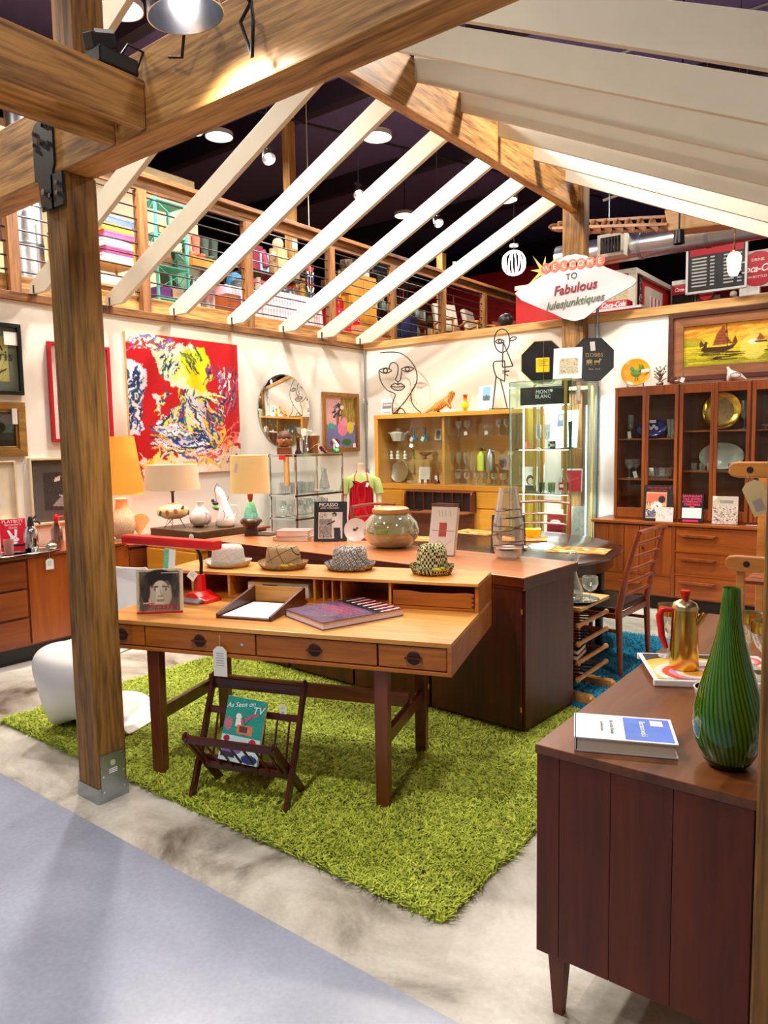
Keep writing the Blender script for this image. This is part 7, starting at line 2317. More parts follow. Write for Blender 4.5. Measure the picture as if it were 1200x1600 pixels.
for body,sz,mat_,px,py,kw in (('TO',.085,INKB,894,432,{}),('Fabulous',.125,plain('maroon_ink',(130,10,40),.5),899,450,dict(shear=.2,bold=.002)),('Julesjunktiques',.105,plain('sage_ink',(84,94,66),.5),898,472,dict(shear=.35,width=.95,bold=.0012))):
    p=AY(px,py,SYG)-c_
    text(body,sz,mat_,sg,(p.x,-.016,p.z),(1,0,.045),(-.045,0,1),**kw)
build('hanger',B(-.05,.05,.008,.075,-.05,.05),BLACKM,sg)

# ------------------------------------------------------------------ pine armchair at the picture edge
ach=thing('pine_armchair','honey pine armchair with bolted round-ended arms beside the credenza','chair',(-.42,4.0,0),0)
for z,y,lab in ((1.385,0,'upper'),(.915,-.02,'lower')):
    br=build('arm',MB().prism([(-.43,-.028),(-.445,-.015),(-.445,.02),(-.43,.038),(-.40,.044),(.5,.044),(.5,-.036),(-.40,-.036)],y-.02,y+.02,(0,0,z)),BIRCH,ach,bevel=.008)
    build('bolt',MB().tube([(-.345,y-.022,z+.004),(-.345,y-.018,z+.004)],.016,14),BLACKM,br)
for x in (-.38,.42):
    for y in (.0,.5):
        build('leg',B(x-.02,x+.02,y,y+.03,0,.90 if y==0 else 1.38),BIRCH,ach,bevel=.004)
build('backrest_post',B(.02,.06,-.02,.02,.9,1.36),BIRCH,ach)
for k in range(4):
    build('seat_slat',B(-.38,.42,.06+k*.11,.15+k*.11,.80,.82),wood('seat_slat_red',(140,66,36),(176,96,54),'x'),ach,bevel=.003)
build('rear_arm',MB().prism([(-.12,-.03),(-.15,.0),(-.13,.03),(.5,.03),(.5,-.03)],.42,.46,(0,0,1.06)),BIRCH,ach,bevel=.006)
build('rear_arm',MB().prism([(-.12,-.03),(-.15,.0),(-.13,.03),(.5,.03),(.5,-.03)],.42,.46,(0,0,.985)),BIRCH,ach,bevel=.006)
tp=AY(1173,752,3.97)
tag_card('price_tag','tilted cream barcode tag hanging from the pine armchair bar',(tp.x,3.955,tp.z),Vector((1,0,.45)),Vector((-.45,0,1)),.10,.17,True,.04,CARD,0,bar=True)

# ------------------------------------------------------------------ mezzanine goods
MF=2.861


def mz(px,py,x):
    return AX(px,py,x)


def crate(name,label,cat,loc,size,mat,rz=0,group=None,lid=None):
    t=thing(name,label,cat,loc,rz,group)
    build('body',B(-size[0]/2,size[0]/2,-size[1]/2,size[1]/2,0,size[2]),mat,t,bevel=.004)
    if lid:
        build('lid',B(-size[0]/2-.004,size[0]/2+.004,-size[1]/2-.004,size[1]/2+.004,size[2]*.78,size[2]+.004),lid,t,bevel=.003)
    return t


def M(c,r=.6):
    return plain('goods_%d_%d_%d' % c,c,r,var=.15)


# silver duct column and pale wall posts
c_=mz(43,370,-7.0)
t=thing('silver_duct_column','upright foil-wrapped silver duct behind the railing beside the post','duct',(c_.x,c_.y,MF))
build('pipe',MB().lathe([(.14,0),(.14,2.2)],24),metal('foil',(214,214,220),.3),t,smooth=40)
for k in range(5):
    build('strap',MB().lathe([(.143,.2+k*.4),(.147,.215+k*.4),(.143,.23+k*.4)],24),STEEL,t,smooth=40)
for px,yy,lab in ((740,11.0,'pale lumber post beyond the railing with a small tag'),(458,7.3,'pale lumber post behind the upper rail near the round ceiling lamp')):
    t=thing('lumber_post',lab,'post',(-7.1,yy,MF))
    build('shaft',B(-.06,.06,-.06,.06,0,3.5 if px==458 else 1.95),PINE_Z,t)
    build('tag',B(.061,.064,-.05,.05,1.3,1.42),PAPER,t)
t=thing('leaning_door','cream panelled door leaning at the back of the mezzanine','door panel',(-8.15,5.55,MF))
build('leaf',B(0,.05,-.9,1.0,0,1.75),plain('cream_door',(228,214,180),.6),t)
for k in range(2):
    build('panel',B(.05,.06,-.78+k*.95,-.02+k*.95,.9,1.6),plain('cream_door',(228,214,180),.6),t,bevel=.01)


def open_shelf(label,loc,w,d,levels,mat,name='shelf_unit',rz=0,post=.02):
    t=thing(name,label,'shelves',loc,rz)
    h=levels[-1]
    for x in (-d/2,d/2-post):
        for y in (-w/2,w/2-post):
            build('post',B(x,x+post,y,y+post,0,h+.25),mat,t)
    for z in levels:
        build('shelf',B(-d/2,d/2,-w/2,w/2,z-.015,z),mat,t)
    return t


# orange pine bookcase with stacked boxes
bc_=mz(185,430,-6.9)
open_shelf('honey wood bookcase by the post on the mezzanine',(-6.9,4.25,MF),.75,.36,(.05,.32,.55),OAK_X,'bookcase')
ST=[((236,220,224),'pale pink game box at the stack foot'),((226,70,130),'hot pink game box in the stack'),((240,236,236),'white game box in the stack'),((222,96,150),'magenta game box in the stack'),((236,150,60),'orange game box in the stack'),((110,130,190),'blue game box on top of the stack')]
for k,(c,lab) in enumerate(ST):
    crate('game_box',lab + ' behind the railing','box',(-6.88,4.42+.03*(k % 2),MF+.552+k*.075),(.30,.34,.072),M(c),.05*(k % 3),'stacked game boxes on the mezzanine',M(tuple(min(255,a+14) for a in c)))
crate('book_bundle','bundle of grey papers on the honey bookcase shelf','papers',(-6.85,4.3,MF+.321),(.26,.4,.10),M((206,200,190)))
crate('suitcase','small black case on the honey bookcase beside the game boxes','case',(-6.85,4.02,MF+.552),(.28,.3,.16),M((70,66,64)))
crate('wall_poster','red and black framed poster high behind the post','poster',(-8.16,4.1,MF+.95),(.03,.5,.6),M((80,26,34)))

# turquoise wire rack
TEAL=plain('turquoise_wire',(90,206,190),.4)
ty0,ty1=mz(233,390,-6.6).y,mz(276,390,-6.6).y
t=thing('turquoise_rack','turquoise painted wire rack standing behind the railing','rack',(-6.6,(ty0+ty1)/2,MF))
hw=.19
LV_=(.22,.55,.86,1.20)
for x in (-.15,.15):
    for y in (-hw,hw):
        build('post',B(x-.012,x+.012,y-.012,y+.012,0,1.22),TEAL,t)
for z in LV_:
    build('shelf',B(-.15,.15,-hw,hw,z-.01,z),TEAL,t)
    for y in (-hw,hw):
        build('brace',MB().tube([(-.15,y,z-.24),(.15,y,z-.02)],.004,6),TEAL,t)
    build('cross_wire',MB().tube([(.155,-hw,z-.24),(.155,hw,z-.02)],.004,6),TEAL,t)
    build('cross_wire',MB().tube([(.155,hw,z-.24),(.155,-hw,z-.02)],.004,6),TEAL,t)
yc=(ty0+ty1)/2
lathed('straw_hat','tan straw hat on the upper turquoise rack shelf','hat',(-6.58,yc,MF+.862),[(.17,.02),(.1,.01),(.09,.1),(.05,.13),(0,.12)],M((206,150,100)),20,None,.8)
lathed('brown_satchel','rounded brown bag on the middle turquoise rack shelf','bag',(-6.6,yc-.03,MF+.552),[(0,0),(.1,0),(.12,.08),(.08,.18),(.0,.2)],M((130,84,44)),18)
for k,c in enumerate(((120,60,150),(206,170,150))):
    crate('folded_scarf',('purple','pale tan')[k] + ' folded cloth low in the turquoise rack','cloth',(-6.58,yc-.08+.16*k,MF+.222),(.2,.14,.12),M(c))

# dark shelf with boots
open_shelf('dark shelf unit with boots, between the turquoise rack and striped table',(-7.0,5.75,MF),.9,.36,(.12,.42,.72),DKTABLE,'dark_shelf')
for k,(c,lab) in enumerate((((214,150,120),'pair-half tan boot nearest the turquoise rack'),((186,110,90),'reddish boot next to the tan boot'),((60,80,64),'dark green boot on the dark shelf'),((52,70,60),'darker green boot at the end of the boot row'))):
    t=thing('boot',lab,'boot',(-6.95,5.45+.13*k,MF+.831),.1*k,'boots on the dark shelf')
    build('shaft',MB().lathe([(0,.0),(.045,.0),(.042,.06),(.045,.14),(.055,.26),(.048,.26),(0,.2)],14),M(c),t,smooth=50)
    build('foot',MB().ball((.06,0,.028),(.085,.038,.03),12,6),M(c),t,smooth=60)
crate('orange_box','orange shoe box under the boots on the dark shelf','box',(-6.95,5.66,MF+.721),(.3,.5,.10),M((240,140,40)),0,None,M((250,170,60)))
lathed('blue_helmet','blue round bag at the end of the dark shelf','bag',(-6.72,5.95,MF+.50),[(0,0),(.09,0),(.11,.08),(.09,.17),(.04,.21),(0,.21)],M((30,110,160)),18)
lathed('grey_vase','grey metal jug on the middle dark shelf','jug',(-6.9,5.5,MF+.421),[(0,0),(.06,0),(.08,.08),(.04,.16),(.05,.2),(0,.2)],M((120,120,124),.3),16)
crate('camera_case','small silver camera on the middle dark shelf','camera',(-6.9,5.75,MF+.421),(.12,.18,.12),M((150,150,150),.3))
lathed('doll_head','round-headed wooden doll low on the dark shelf','doll',(-6.86,5.42,MF+.121),[(0,0),(.05,0),(.05,.1),(.03,.13),(.05,.17),(.04,.22),(0,.24)],M((206,150,90)),14)


def cloth_table(label,loc,w,d,h,mat,name='draped_table'):
    t=thing(name,label,'table',loc)
    rows=[]
    for z,s in ((h,.0),(h,.98),(h-.02,1.0),(h*.55,1.03),(.05,1.06)):
        row=[]
        for j in range(41):
            a=2*math.pi*j/40
            cx_,sy_=math.cos(a),math.sin(a)
            k=max(abs(cx_),abs(sy_))
            wv=1+(.03*math.sin(a*12) if z < h-.05 else 0)
            row.append((cx_/k*d/2*s*wv,sy_/k*w/2*s*wv,z))
        rows.append(row)
    build('tablecloth',MB().sheet(rows),mat,t,smooth=40)
    return t


STR=cloth('pink_striped_cloth',(242,232,232),(232,170,186),7,'stripe')
cloth_table('table under a pink striped cloth, nearer the turquoise rack',(-6.42,5.62,MF),.5,.4,.42,STR)
cloth_table('wide table under a pink striped cloth, nearer the room corner',(-6.45,6.42,MF),.95,.45,.47,STR)
crate('red_stool','reddish wooden stool before the first striped table','stool',(-6.2,5.38,MF),(.2,.2,.3),M((150,70,30)))
TZ=MF+.472
GD=[('teapot','grey-green pottery teapot on the first striped table',(-6.4,5.7,MF+.424),[(0,0),(.05,0),(.08,.05),(.07,.1),(.02,.12),(.02,.14),(0,.14)],(96,110,110)),
      ('brass_figure','brass double figure on the wide striped table',(-6.4,6.75,TZ),[(0,0),(.05,0),(.03,.05),(.05,.1),(.025,.14),(.04,.18),(0,.22)],(196,150,50)),
      ('enamel_pot','white and blue enamel pot on the wide striped table',(-6.4,6.28,TZ),[(0,0),(.07,0),(.08,.08),(.05,.13),(0,.14)],(214,220,232)),
      ('copper_pan','copper pan on the wide striped table',(-6.5,6.12,TZ),[(0,0),(.08,0),(.1,.08),(.09,.08),(0,.01)],(150,90,40)),
      ('dark_beret','black cap lying on the wide striped table',(-6.35,6.44,TZ),[(.1,0),(.09,.02),(.07,.07),(0,.09)],(36,34,50)),
      ('green_jar','green ceramic jar on the wide striped table',(-6.52,6.58,TZ),[(0,0),(.05,0),(.07,.09),(.04,.15),(0,.16)],(70,100,80))]
for nme,lab,lo,pf,c in GD:
    lathed(nme,lab,nme.split('_')[-1],lo,pf,M(c,.4),16)
open_shelf('dark rack of clothes and toys behind the wide striped table',(-7.0,6.8,MF),1.0,.35,(.1,.5,.85),DKTABLE,'dark_rack')
GD2=[('red_jacket','dark red jacket bundle on the dark rack',(-6.95,6.42,MF+.851),(.22,.22,.3),(120,16,50)),('checked_shirt','red checked shirt on the dark rack',(-6.9,6.40,MF+.501),(.22,.2,.22),(176,60,70)),('blue_box','white and blue cereal box on the dark rack',(-6.9,6.55,MF+.851),(.12,.16,.22),(150,180,214)),('toy_drum','white round-cornered toy drum on the dark rack',(-6.9,6.5,MF+.501),(.16,.2,.18),(226,226,226)),('straw_doll','tan stuffed doll in a blue shirt on the dark rack',(-6.9,6.85,MF+.851),(.16,.16,.34),(206,166,120)),('wood_toy','small wooden toy house on the dark rack',(-6.85,6.9,MF+.501),(.16,.18,.2),(180,130,70)),('tin_sign','orange tin on the dark rack',(-6.86,6.72,MF+.501),(.1,.1,.16),(220,130,60))]
for nme,lab,lo,sz,c in GD2:
    t=crate(nme,lab,nme.split('_')[-1],lo,sz,M(c),random.uniform(-.2,.2))
    if nme == 'straw_doll':
        build('head',MB().ball((0,0,.40),.075,12,8),M((226,190,150)),t,smooth=60)
        build('arm',MB().tube([(0,.08,.28),(.05,.15,.18)],.03,8),M((226,190,150)),t,smooth=60)
        build('arm',MB().tube([(0,-.08,.28),(.05,-.15,.2)],.03,8),M((226,190,150)),t,smooth=60)
    if nme == 'red_jacket':
        build('sleeve',MB().tube([(.1,.1,.25),(.14,.12,.05)],.05,8),M((140,30,60)),t,smooth=60)
# flags, nutcracker, dotted table
DOT=cloth('red_dotted_cloth',(206,16,34),(244,226,226),16,'dots')
cloth_table('small table under a red dotted cloth behind the railing',(-6.42,7.42,MF),.42,.4,.42,DOT)
t=lathed('red_pitcher','red enamel pitcher on the red dotted table','pitcher',(-6.42,7.45,MF+.424),[(0,0),(.05,0),(.07,.06),(.05,.13),(.055,.17),(.045,.17),(0,.1)],RED,18)
build('handle',MB().tube([(0,.05,.15),(0,.1,.13),(0,.1,.07),(0,.06,.04)],.008,8),RED,t,smooth=60)
t=thing('nutcracker','small nutcracker figure with black hat behind the upper rail','figurine',(-6.75,7.85,MF+.8))
t.location=(-6.62,7.72,MF+.73)
build('coat',MB().lathe([(0,0),(.05,0),(.06,.14),(.03,.16),(0,.16)],12),M((40,70,110)),t,smooth=50)
build('face',MB().ball((0,0,.2),(.04,.04,.05),10,8),M((236,206,180)),t,smooth=60)
build('hat',MB().lathe([(.06,.235),(.045,.24),(.04,.3),(0,.3)],12),M((24,22,26)),t,smooth=50)
t=open_shelf('narrow pine stand under the nutcracker',(-6.62,7.72,MF),.26,.22,(.1,.73),OAK_X,'pine_stand')
t=thing('flag_bunting','red, white and blue bunting hanging on the mezzanine','bunting',(-6.75,7.28,MF+.62))
for k in range(6):
    build('pennant',MB().prism([(-.07,0),(.07,0),(.0,-.17)],0,.004,(0,0,.4-k*.065),(0,1,0),(0,0,1),(1,.02*k,0)),M(((190,30,44),(232,230,232),(50,60,130))[k % 3]),t)
build('cord',MB().tube([(0,0,-.1),(0,0,6.4-MF-.62)],.006,6),STRING,t)
t=crate('orange_wardrobe','orange pine wardrobe behind the railing','wardrobe',(-6.9,8.32,MF),(.4,.62,1.08),OAK_Z)
for k in range(2):
    build('door',B(.2,.215,-.29+k*.3,-.01+k*.3,.08,1.02),OAK_Z,t,bevel=.004)
crate('carton','brown cardboard carton at the railing foot','box',(-6.22,7.62,MF),(.24,.34,.22),M((196,140,84),.8))
for k,(yy,lab) in enumerate(((8.98,'black framed glass cabinet with white china on the mezzanine'),(9.7,'black framed glass cabinet with dark bottles on the mezzanine'))):
    t=thing('vitrine',lab,'cabinet',(-6.9,yy,MF))
    for x in (-.18,.16):
        for y in (-.28,.26):
            build('post',B(x,x+.02,y,y+.02,0,1.2),BLACK,t)
    for z in (.1,.4,.7,1.0,1.2):
        build('shelf',B(-.18,.18,-.28,.28,z-.012,z),BLACK if z in (.1,1.2) else GLS,t)
    build('pane',B(.18,.184,-.27,.27,.1,1.2),GLS,t)
    for j in range(9):
        z=(.1,.4,.7)[j % 3]
        c=((226,226,226),(120,130,120),(206,200,180))[j // 3] if k==0 else ((40,60,120),(90,70,60),(150,160,150))[j // 3]
        lathed('china_piece' if k==0 else 'bottle','%s in the %s glass cabinet, %s from its front corner' % (('china piece','glass bottle')[k],('nearer','farther')[k],ORD[j]),('china','bottle')[k],(-6.86,yy-.18+.18*(j // 3),MF+z+.001),[(0,0),(.05,0),(.06,.08),(.025,.14),(.03,.18),(0,.18)],M(c,.25),12,('china in the glass cabinet','bottles in the glass cabinet')[k])
t=crate('old_television','black television with a reflection, above the rail','television',(-7.0,8.95,MF+1.212),(.3,.45,.34),BLACKM)
build('screen',B(.15,.155,-.19,.19,.05,.3),plain('dark_screen',(30,34,40),.08),t)
t=lathed('steel_bowl','large steel mixing bowl above the wardrobe','bowl',(-6.85,8.2,MF+1.085),[(0,0),(.06,0),(.14,.08),(.17,.18),(.165,.18),(.13,.08),(0,.01)],metal('bowl_steel',(190,190,186),.2),24)
crate('white_plinth','white fluted plinth box above the wardrobe','plinth',(-6.9,8.5,MF+1.085),(.2,.2,.2),M((226,222,220)))
crate('framed_mirror','small wood framed mirror leaning above the far rail','mirror',(-6.4,10.3,MF+1.19),(.05,.3,.2),WHITEWOOD,.3)
bpy.data.objects['framed_mirror'].location=(-6.02,9.75,4.046)
t=open_shelf('red and pink goods shelf far along the mezzanine',(-7.45,10.9,MF),1.6,.35,(.1,.45,.8,1.1),M((120,50,40)),'goods_shelf')
for k in range(12):
    c=((206,60,80),(226,190,120),(120,130,60),(214,120,140),(90,60,50),(230,220,210))[k % 6]
    crate('trinket_box','%s trinket box on the goods shelf, %s from the cabinets' % (('red','tan','olive','pink','brown','cream')[k % 6],ORD[k]),'box',(-7.38,10.25+.11*k,MF+(.101,.451,.801)[k % 3]),(.14,.1,.14+.04*(k % 4)),M(c),0,'trinket boxes on the goods shelf')


def wood_armchair(label,loc,rz):
    t=thing('wooden_armchair',label,'chair',loc,rz,'armchairs on the mezzanine')
    for x in (-.25,.25):
        build('arm',MB().tube([(x,-.28,.62),(x,.0,.66),(x,.25,.60)],.02,8),BIRCH,t,smooth=50)
        for y in (-.25,.22):
            build('leg',MB().tube([(x,y*1.1,0),(x,y,.62)],[.016,.02],8),BIRCH,t,smooth=50)
    build('seat',B(-.24,.24,-.26,.22,.36,.46),M((150,120,86),.8),t,bevel=.02)
    build('backrest',MB().obox((0,.27,.72),(.46,.08,.5),Euler((R_(-14),0,0))),M((206,190,170),.8),t,bevel=.02)
    return t


wood_armchair('light wood armchair behind the far railing, nearer one',(-6.42,10.35,MF),R_(70))
wood_armchair('light wood armchair behind the far railing, farther one',(-6.42,11.3,MF),R_(100))
t=crate('lit_picture','small bright yellow flower picture on the red far wall','picture',(-7.6,14.36,MF+.35),(.5,.02,.45),M((226,200,60)))
build('blossom',MB().ball((.05,-.012,.25),(.12,.004,.1),10,6),M((246,240,160)),t)
t=thing('red_armchair','pink-red armchair at the foot of the far red wall','chair',(-6.5,12.4,MF),R_(40))
build('seat',B(-.3,.3,-.3,.3,.2,.45),M((170,70,60),.8),t,bevel=.04)
build('backrest',B(-.3,.3,.2,.32,.4,.95),M((190,90,80),.8),t,bevel=.04)
for x in (-.34,.26):
    build('arm',B(x,x+.08,-.3,.3,.2,.62),M((170,70,60),.8),t,bevel=.03)
for x in (-.28,.24):
    build('leg',B(x,x+.05,-.28,-.23,0,.2),BIRCH,t)

# ------------------------------------------------------------------ hanging lamps beyond the wall
c_=AY(803,411,9.0)
t=thing('globe_pendant','glowing wire globe pendant lamp beside the welcome sign','pendant lamp',c_)
NE=plain('neon_ring',(255,252,246),.4,emit=7)
for k in range(5):
    a=math.pi*k/5
    build('ring',MB().tube([(.15*math.cos(f_)*math.cos(a),.15*math.cos(f_)*math.sin(a),.155*math.copysign(abs(math.sin(f_)) ** .8,math.sin(f_))) for f_ in np.linspace(0,2*math.pi,25)[:-1]],.010,6,True),NE,t,smooth=60)
build('canopy',MB().lathe([(0,.24),(.06,.24),(.06,.215),(0,.215)],18),WHITE,t,smooth=40)
build('cord',MB().tube([(0,0,.15),(0,0,6.4-c_.z)],.006,6),BLACKM,t)
c_=AY(1147,412,8.6)
t=thing('lantern_pendant','white glass lantern pendant in front of the menu board','pendant lamp',c_)
build('shade',MB().lathe([(0,-.13),(.04,-.125),(.065,-.07),(.075,.06),(.06,.10),(.03,.12),(0,.12)],8),plain('opal_glass',(255,244,220),.4,emit=2.2),t)
build('cap',MB().lathe([(0,.14),(.04,.13),(.05,.118),(0,.118)],12),BRASS,t,smooth=40)
build('chain',MB().tube([(0,0,.13),(0,0,6.4-c_.z)],.006,6),BRASS,t)

# ------------------------------------------------------------------ red diner front beyond the wall
struct('wall_diner_front',B(-5.15,-3.41,10.0,10.1,0,3.76),REDW)
struct('wall_diner_side',B(-3.51,-3.41,10.1,11.6,0,3.76),REDW)
struct('wall_diner_back',B(-3.41,3.5,11.6,11.7,0,3.84),REDW)
struct('trim_5',B(-5.15,-3.36,9.96,10.12,3.76,3.82),WHITEWOOD)
struct('trim_6',B(-3.53,-3.36,10.12,11.6,3.76,3.82),WHITEWOOD)
struct('trim_7',B(-3.36,3.5,11.54,11.72,3.82,3.89),WHITEWOOD)
struct('trim_8',B(-3.46,-3.36,9.94,10.0,0,3.76),WHITEWOOD)
XS=-3.405
a_,b_=AX(1007,448,XS),AX(1031,460,XS)
t=struct('door_1',B(0,.04,a_.y,b_.y,0,a_.z),WHITEWOOD,loc=(XS,0,0))
ob=build('curtain',B(.041,.045,a_.y+.12,b_.y-.1,1.2,a_.z-.12),PAPER,t)
for k in range(3):
    build('stripe',B(.0452,.047,a_.y+.16+k*.16,a_.y+.21+k*.16,1.2,a_.z-.12),REDINK,ob)
pc=Pic(20,60,(30,24,28)); pc.strokes(50,(.1,.05,.9,.95),60,90,.4,.1,[(190,150,130),(120,40,40),(210,200,190),(60,50,60)])
p_=AX(999,462,XS)
t=thing('film_poster','narrow dark photo poster on the red diner wall','poster',(XS,p_.y,p_.z))
build('panel',B(0,.02,-.07,.07,-.27,.27),BLACK,t)
art('print',pc,.13,.52,t,(.021,0,0),LU,LV)

BY=11.5


def back_px(px,py,y=BY):
    return AY(px,py,y)


a_,b_=back_px(1079,400),back_px(1166,441)
t=thing('menu_board','black letter menu board with red heading above the diner shelves','menu board',((a_.x+b_.x)/2,BY-.1,(a_.z+b_.z)/2))
w2,h2=(b_.x-a_.x)/2,.30
build('panel',B(-w2,w2,0,.05,-h2,h2),plain('charcoal_board',(40,38,40),.5),t)
for q_ in ((-w2-.03,-w2,-h2-.03,h2+.03),(w2,w2+.03,-h2-.03,h2+.03),(-w2,w2,h2,h2+.03),(-w2,w2,-h2-.03,-h2)):
    build('frame_bar',B(q_[0],q_[1],-.02,.06,q_[2],q_[3]),PAPER,t)
build('red_heading',B(-w2+.02,w2-.02,-.006,0,h2-.1,h2-.01),REDINK,t)
m=MB()
for k in range(9):
    for x0,x1 in ((-w2+.05,-.12),(-.08,-.02),(.1,.1+.25*random.random()+.1),(w2-.1,w2-.04)):
        m.box(x0,x1-.05*random.random()*(x1-x0),-.006,0,h2-.15-k*.048,h2-.13-k*.048)
build('menu_text',m,plain('grey_white_ink',(200,200,196),.6),t,kind='stuff')
build('suspension_bar',MB().beam((-w2,.02,h2+.03),(-w2,.02,2.2),.012,.012),BLACKM,t)
build('suspension_bar',MB().beam((w2,.02,h2+.03),(w2,.02,2.2),.012,.012),BLACKM,t)


def cola(parent,w,y,z=0,x=0,s1='Cola',full=True):
    text('Coca-Cola',w,WINK,parent,(x,y,z),BU,LV,shear=.35,bold=w*.02,width=.8)


c_=back_px(1186,421)
t=thing('round_drink_sign','large round red drink sign with white script at the picture edge','sign',(c_.x,BY-.08,c_.z))
build('panel',B(-.25,.25,.01,.04,-.25,.25),M((206,200,196)),t)
build('disc',MB().tube([(0,0,0),(0,.01,0)],.235,40),REDINK,t)
cola(t,.14,-.002,.0)
text('DRINK',.055,WINK,t,(0,-.002,.12),BU,LV); text('IN BOTTLES',.045,WINK,t,(0,-.002,-.11),BU,LV)
c_=back_px(1105,458)
t=thing('round_drink_sign','small round red drink sign over the diner shelves','sign',(c_.x,BY-.06,c_.z))
build('disc',MB().tube([(0,0,0),(0,.02,0)],.105,32),REDINK,t)
build('backing',B(-.13,.13,.02,.05,-.13,.13),M((90,20,20)),t)
cola(t,.06,-.002)
c_=back_px(1069,453)
t=thing('chalk_menu','black chalkboard with a red drink sign header on the diner wall','sign',(c_.x,BY-.02,c_.z))
build('header',B(-.16,.16,-.02,.05,-.065,.065),REDINK,t)
cola(t,.075,-.022)
build('chalkboard',B(-.16,.16,-.01,.05,-.50,-.065),BLACK,t)
build('frame',MB().box(-.18,-.16,-.02,.05,-.5,.08).box(.16,.18,-.02,.05,-.5,.08).box(-.16,.16,-.02,.05,.065,.08),M((120,110,110)),t)
t=thing('diner_shelf','white shelves fixed on the red diner wall','shelves',(-1.95,11.57,3.3))
t.location=(back_px(1120,470).x,11.55,0)
for z,x0 in ((back_px(1150,466).z,.35),(back_px(1150,477).z,.0)):
    build('shelf',B(x0,2.6,-.22,.04,z-.03,z),WHITEWOOD,t)
    for x in (x0+.05,x0+.9):
        build('bracket',B(x,x+.03,-.18,.04,z-.12,z-.03),WHITEWOOD,t)
ZS1,ZS2=back_px(1150,466).z,back_px(1150,477).z
for k,(px,nm,lab,c,zz) in enumerate(((1132,'toy_truck','small dark toy truck on the lower diner shelf',(70,60,60),ZS2),(1146,'toy_bear','brown and white toy figure on the lower diner shelf',(150,110,90),ZS2),(1172,'white_crown_sign','white crown-shaped paper sign on the upper diner shelf',(226,224,220),ZS1),(1192,'black_radio','small black radio on the lower diner shelf',(30,30,34),ZS2))):
    c_=back_px(px,470,11.45)
    t=crate(nm,lab,nm.split('_')[1],(c_.x,11.44,zz+.001),(.26 if k in (0,2) else .14,.1,.11),M(c))
    if k==0:
        build('cab',B(-.12,-.05,-.04,.04,.11,.16),M(c),t)
    if k==1:
        build('head',MB().ball((0,0,.15),.05,10,8),M((206,190,180)),t,smooth=60)
# counter stand with drink box
c_=AY(958,478,9.2)
t=thing('drink_counter','red drink counter stand seen under the welcome sign','counter',(c_.x,9.2,0))
build('body',B(-.28,.28,0,.3,0,c_.z-.06),REDINK,t)
build('top',B(-.34,.36,-.03,.33,c_.z-.06,c_.z-.03),M((206,204,204)),t)
for x in (-.2,0,.2):
    build('rib',B(x-.012,x+.012,-.012,0,.2,c_.z-.1),PAPER,t)
cr_=thing('drink_crate','red drink crate with white script on the diner counter','crate',(c_.x-.02,9.35,c_.z-.029))
build('case',B(-.18,.18,-.1,.1,0,.1),REDINK,cr_,bevel=.004)
cola(cr_,.09,-.102,.05)
c_=AY(962,462,9.9)
frame_picture('small_framed_print','small gold framed print on the red wall behind the welcome sign','picture',(c_.x,9.99,c_.z),BU,LV,.4,.36,.04,GOLD,Pic(20,18,(206,190,150)).noise(20))

# ------------------------------------------------------------------ ceiling services
dz=AY(1000,383,9.6).z
t=thing('air_duct','long round silver air duct under the dark ceiling','duct',(0,9.6,dz))
build('pipe',MB().tube([(-4.3,0,0),(1.5,0,0)],.17,28),metal('duct_metal',(196,200,206),.28),t,smooth=40)
for k in range(7):
    build('band',MB().tube([(-4.0+k*.8,0,0),(-3.96+k*.8,0,0)],.178,28),STEEL,t,smooth=40)
for k in range(3):
    build('hanger',MB().tube([(-3.6+k*1.6,0,.17),(-3.6+k*1.6,0,6.4-dz)],.008,6),STEEL,t)
c_=AY(955,383,9.3)
t=thing('vent_grille','white square air vent on the silver duct','vent',(c_.x,9.3,c_.z))
build('frame',MB().box(-.17,-.13,-.03,.16,-.14,.14).box(.13,.17,-.03,.16,-.14,.14).box(-.13,.13,-.03,.16,.1,.14).box(-.13,.13,-.03,.16,-.14,-.1),WHITEWOOD,t)
for k in range(7):
    build('slat',MB().obox((-.12+.04*k,0,0),(.006,.04,.2),Euler((0,0,R_(35)))),M((90,90,92)),t)
gl=thing('wooden_glider','wooden ribbed wing and hull of a model glider hanging from the ceiling','model glider',(0,8.6,0))
g0,g1,g2=AY(872,356,8.6),AY(1050,351,8.6),AY(1140,345,8.6)
WG=wood('glider_wood',(150,96,50),(206,150,90),'x')
build('wing_spar',MB().beam((g0.x,0,g0.z+.06),(g1.x,0,g1.z+.09),.03,.03),WG,gl)
build('wing_spar',MB().beam((g0.x,.16,g0.z-.03),(g1.x,.16,g1.z-.02),.03,.03),WG,gl)
build('wing_spar',MB().beam((g0.x,-.16,g0.z-.04),(g1.x,-.16,g1.z-.03),.03,.03),WG,gl)
for k in range(10):
    f_=(k+.5)/10
    x=g0.x+(g1.x-g0.x)*f_; z=g0.z+(g1.z-g0.z)*f_
    build('rib',MB().prism([(-.18,-.05),(.18,-.05),(.14,.03),(0,.085),(-.14,.03)],-.006,.006,(x,0,z),(0,1,0),(0,0,1),(1,0,0)),WG,gl)
build('hull',MB().prism([(g1.x,g1.z-.1),(g2.x+.3,g2.z-.08),(g2.x+.4,g2.z+.12),(g1.x-.05,g1.z+.14)],-.14,.14),wood('glider_skin',(190,140,86),(222,176,120),'x'),gl,bevel=.02)
build('tip',MB().ball((g0.x,0,g0.z),(.1,.18,.03),12,6),WG,gl,smooth=60)
for x in (g0.x+.3,g1.x+.2):
    build('wire',MB().tube([(x,0,g1.z+.1),(x,0,6.4)],.004,5),STEEL,gl)
c_=AY(1061,372,8.4)
t=thing('black_spotlight','black can spotlight hanging below the model glider','spotlight',c_)
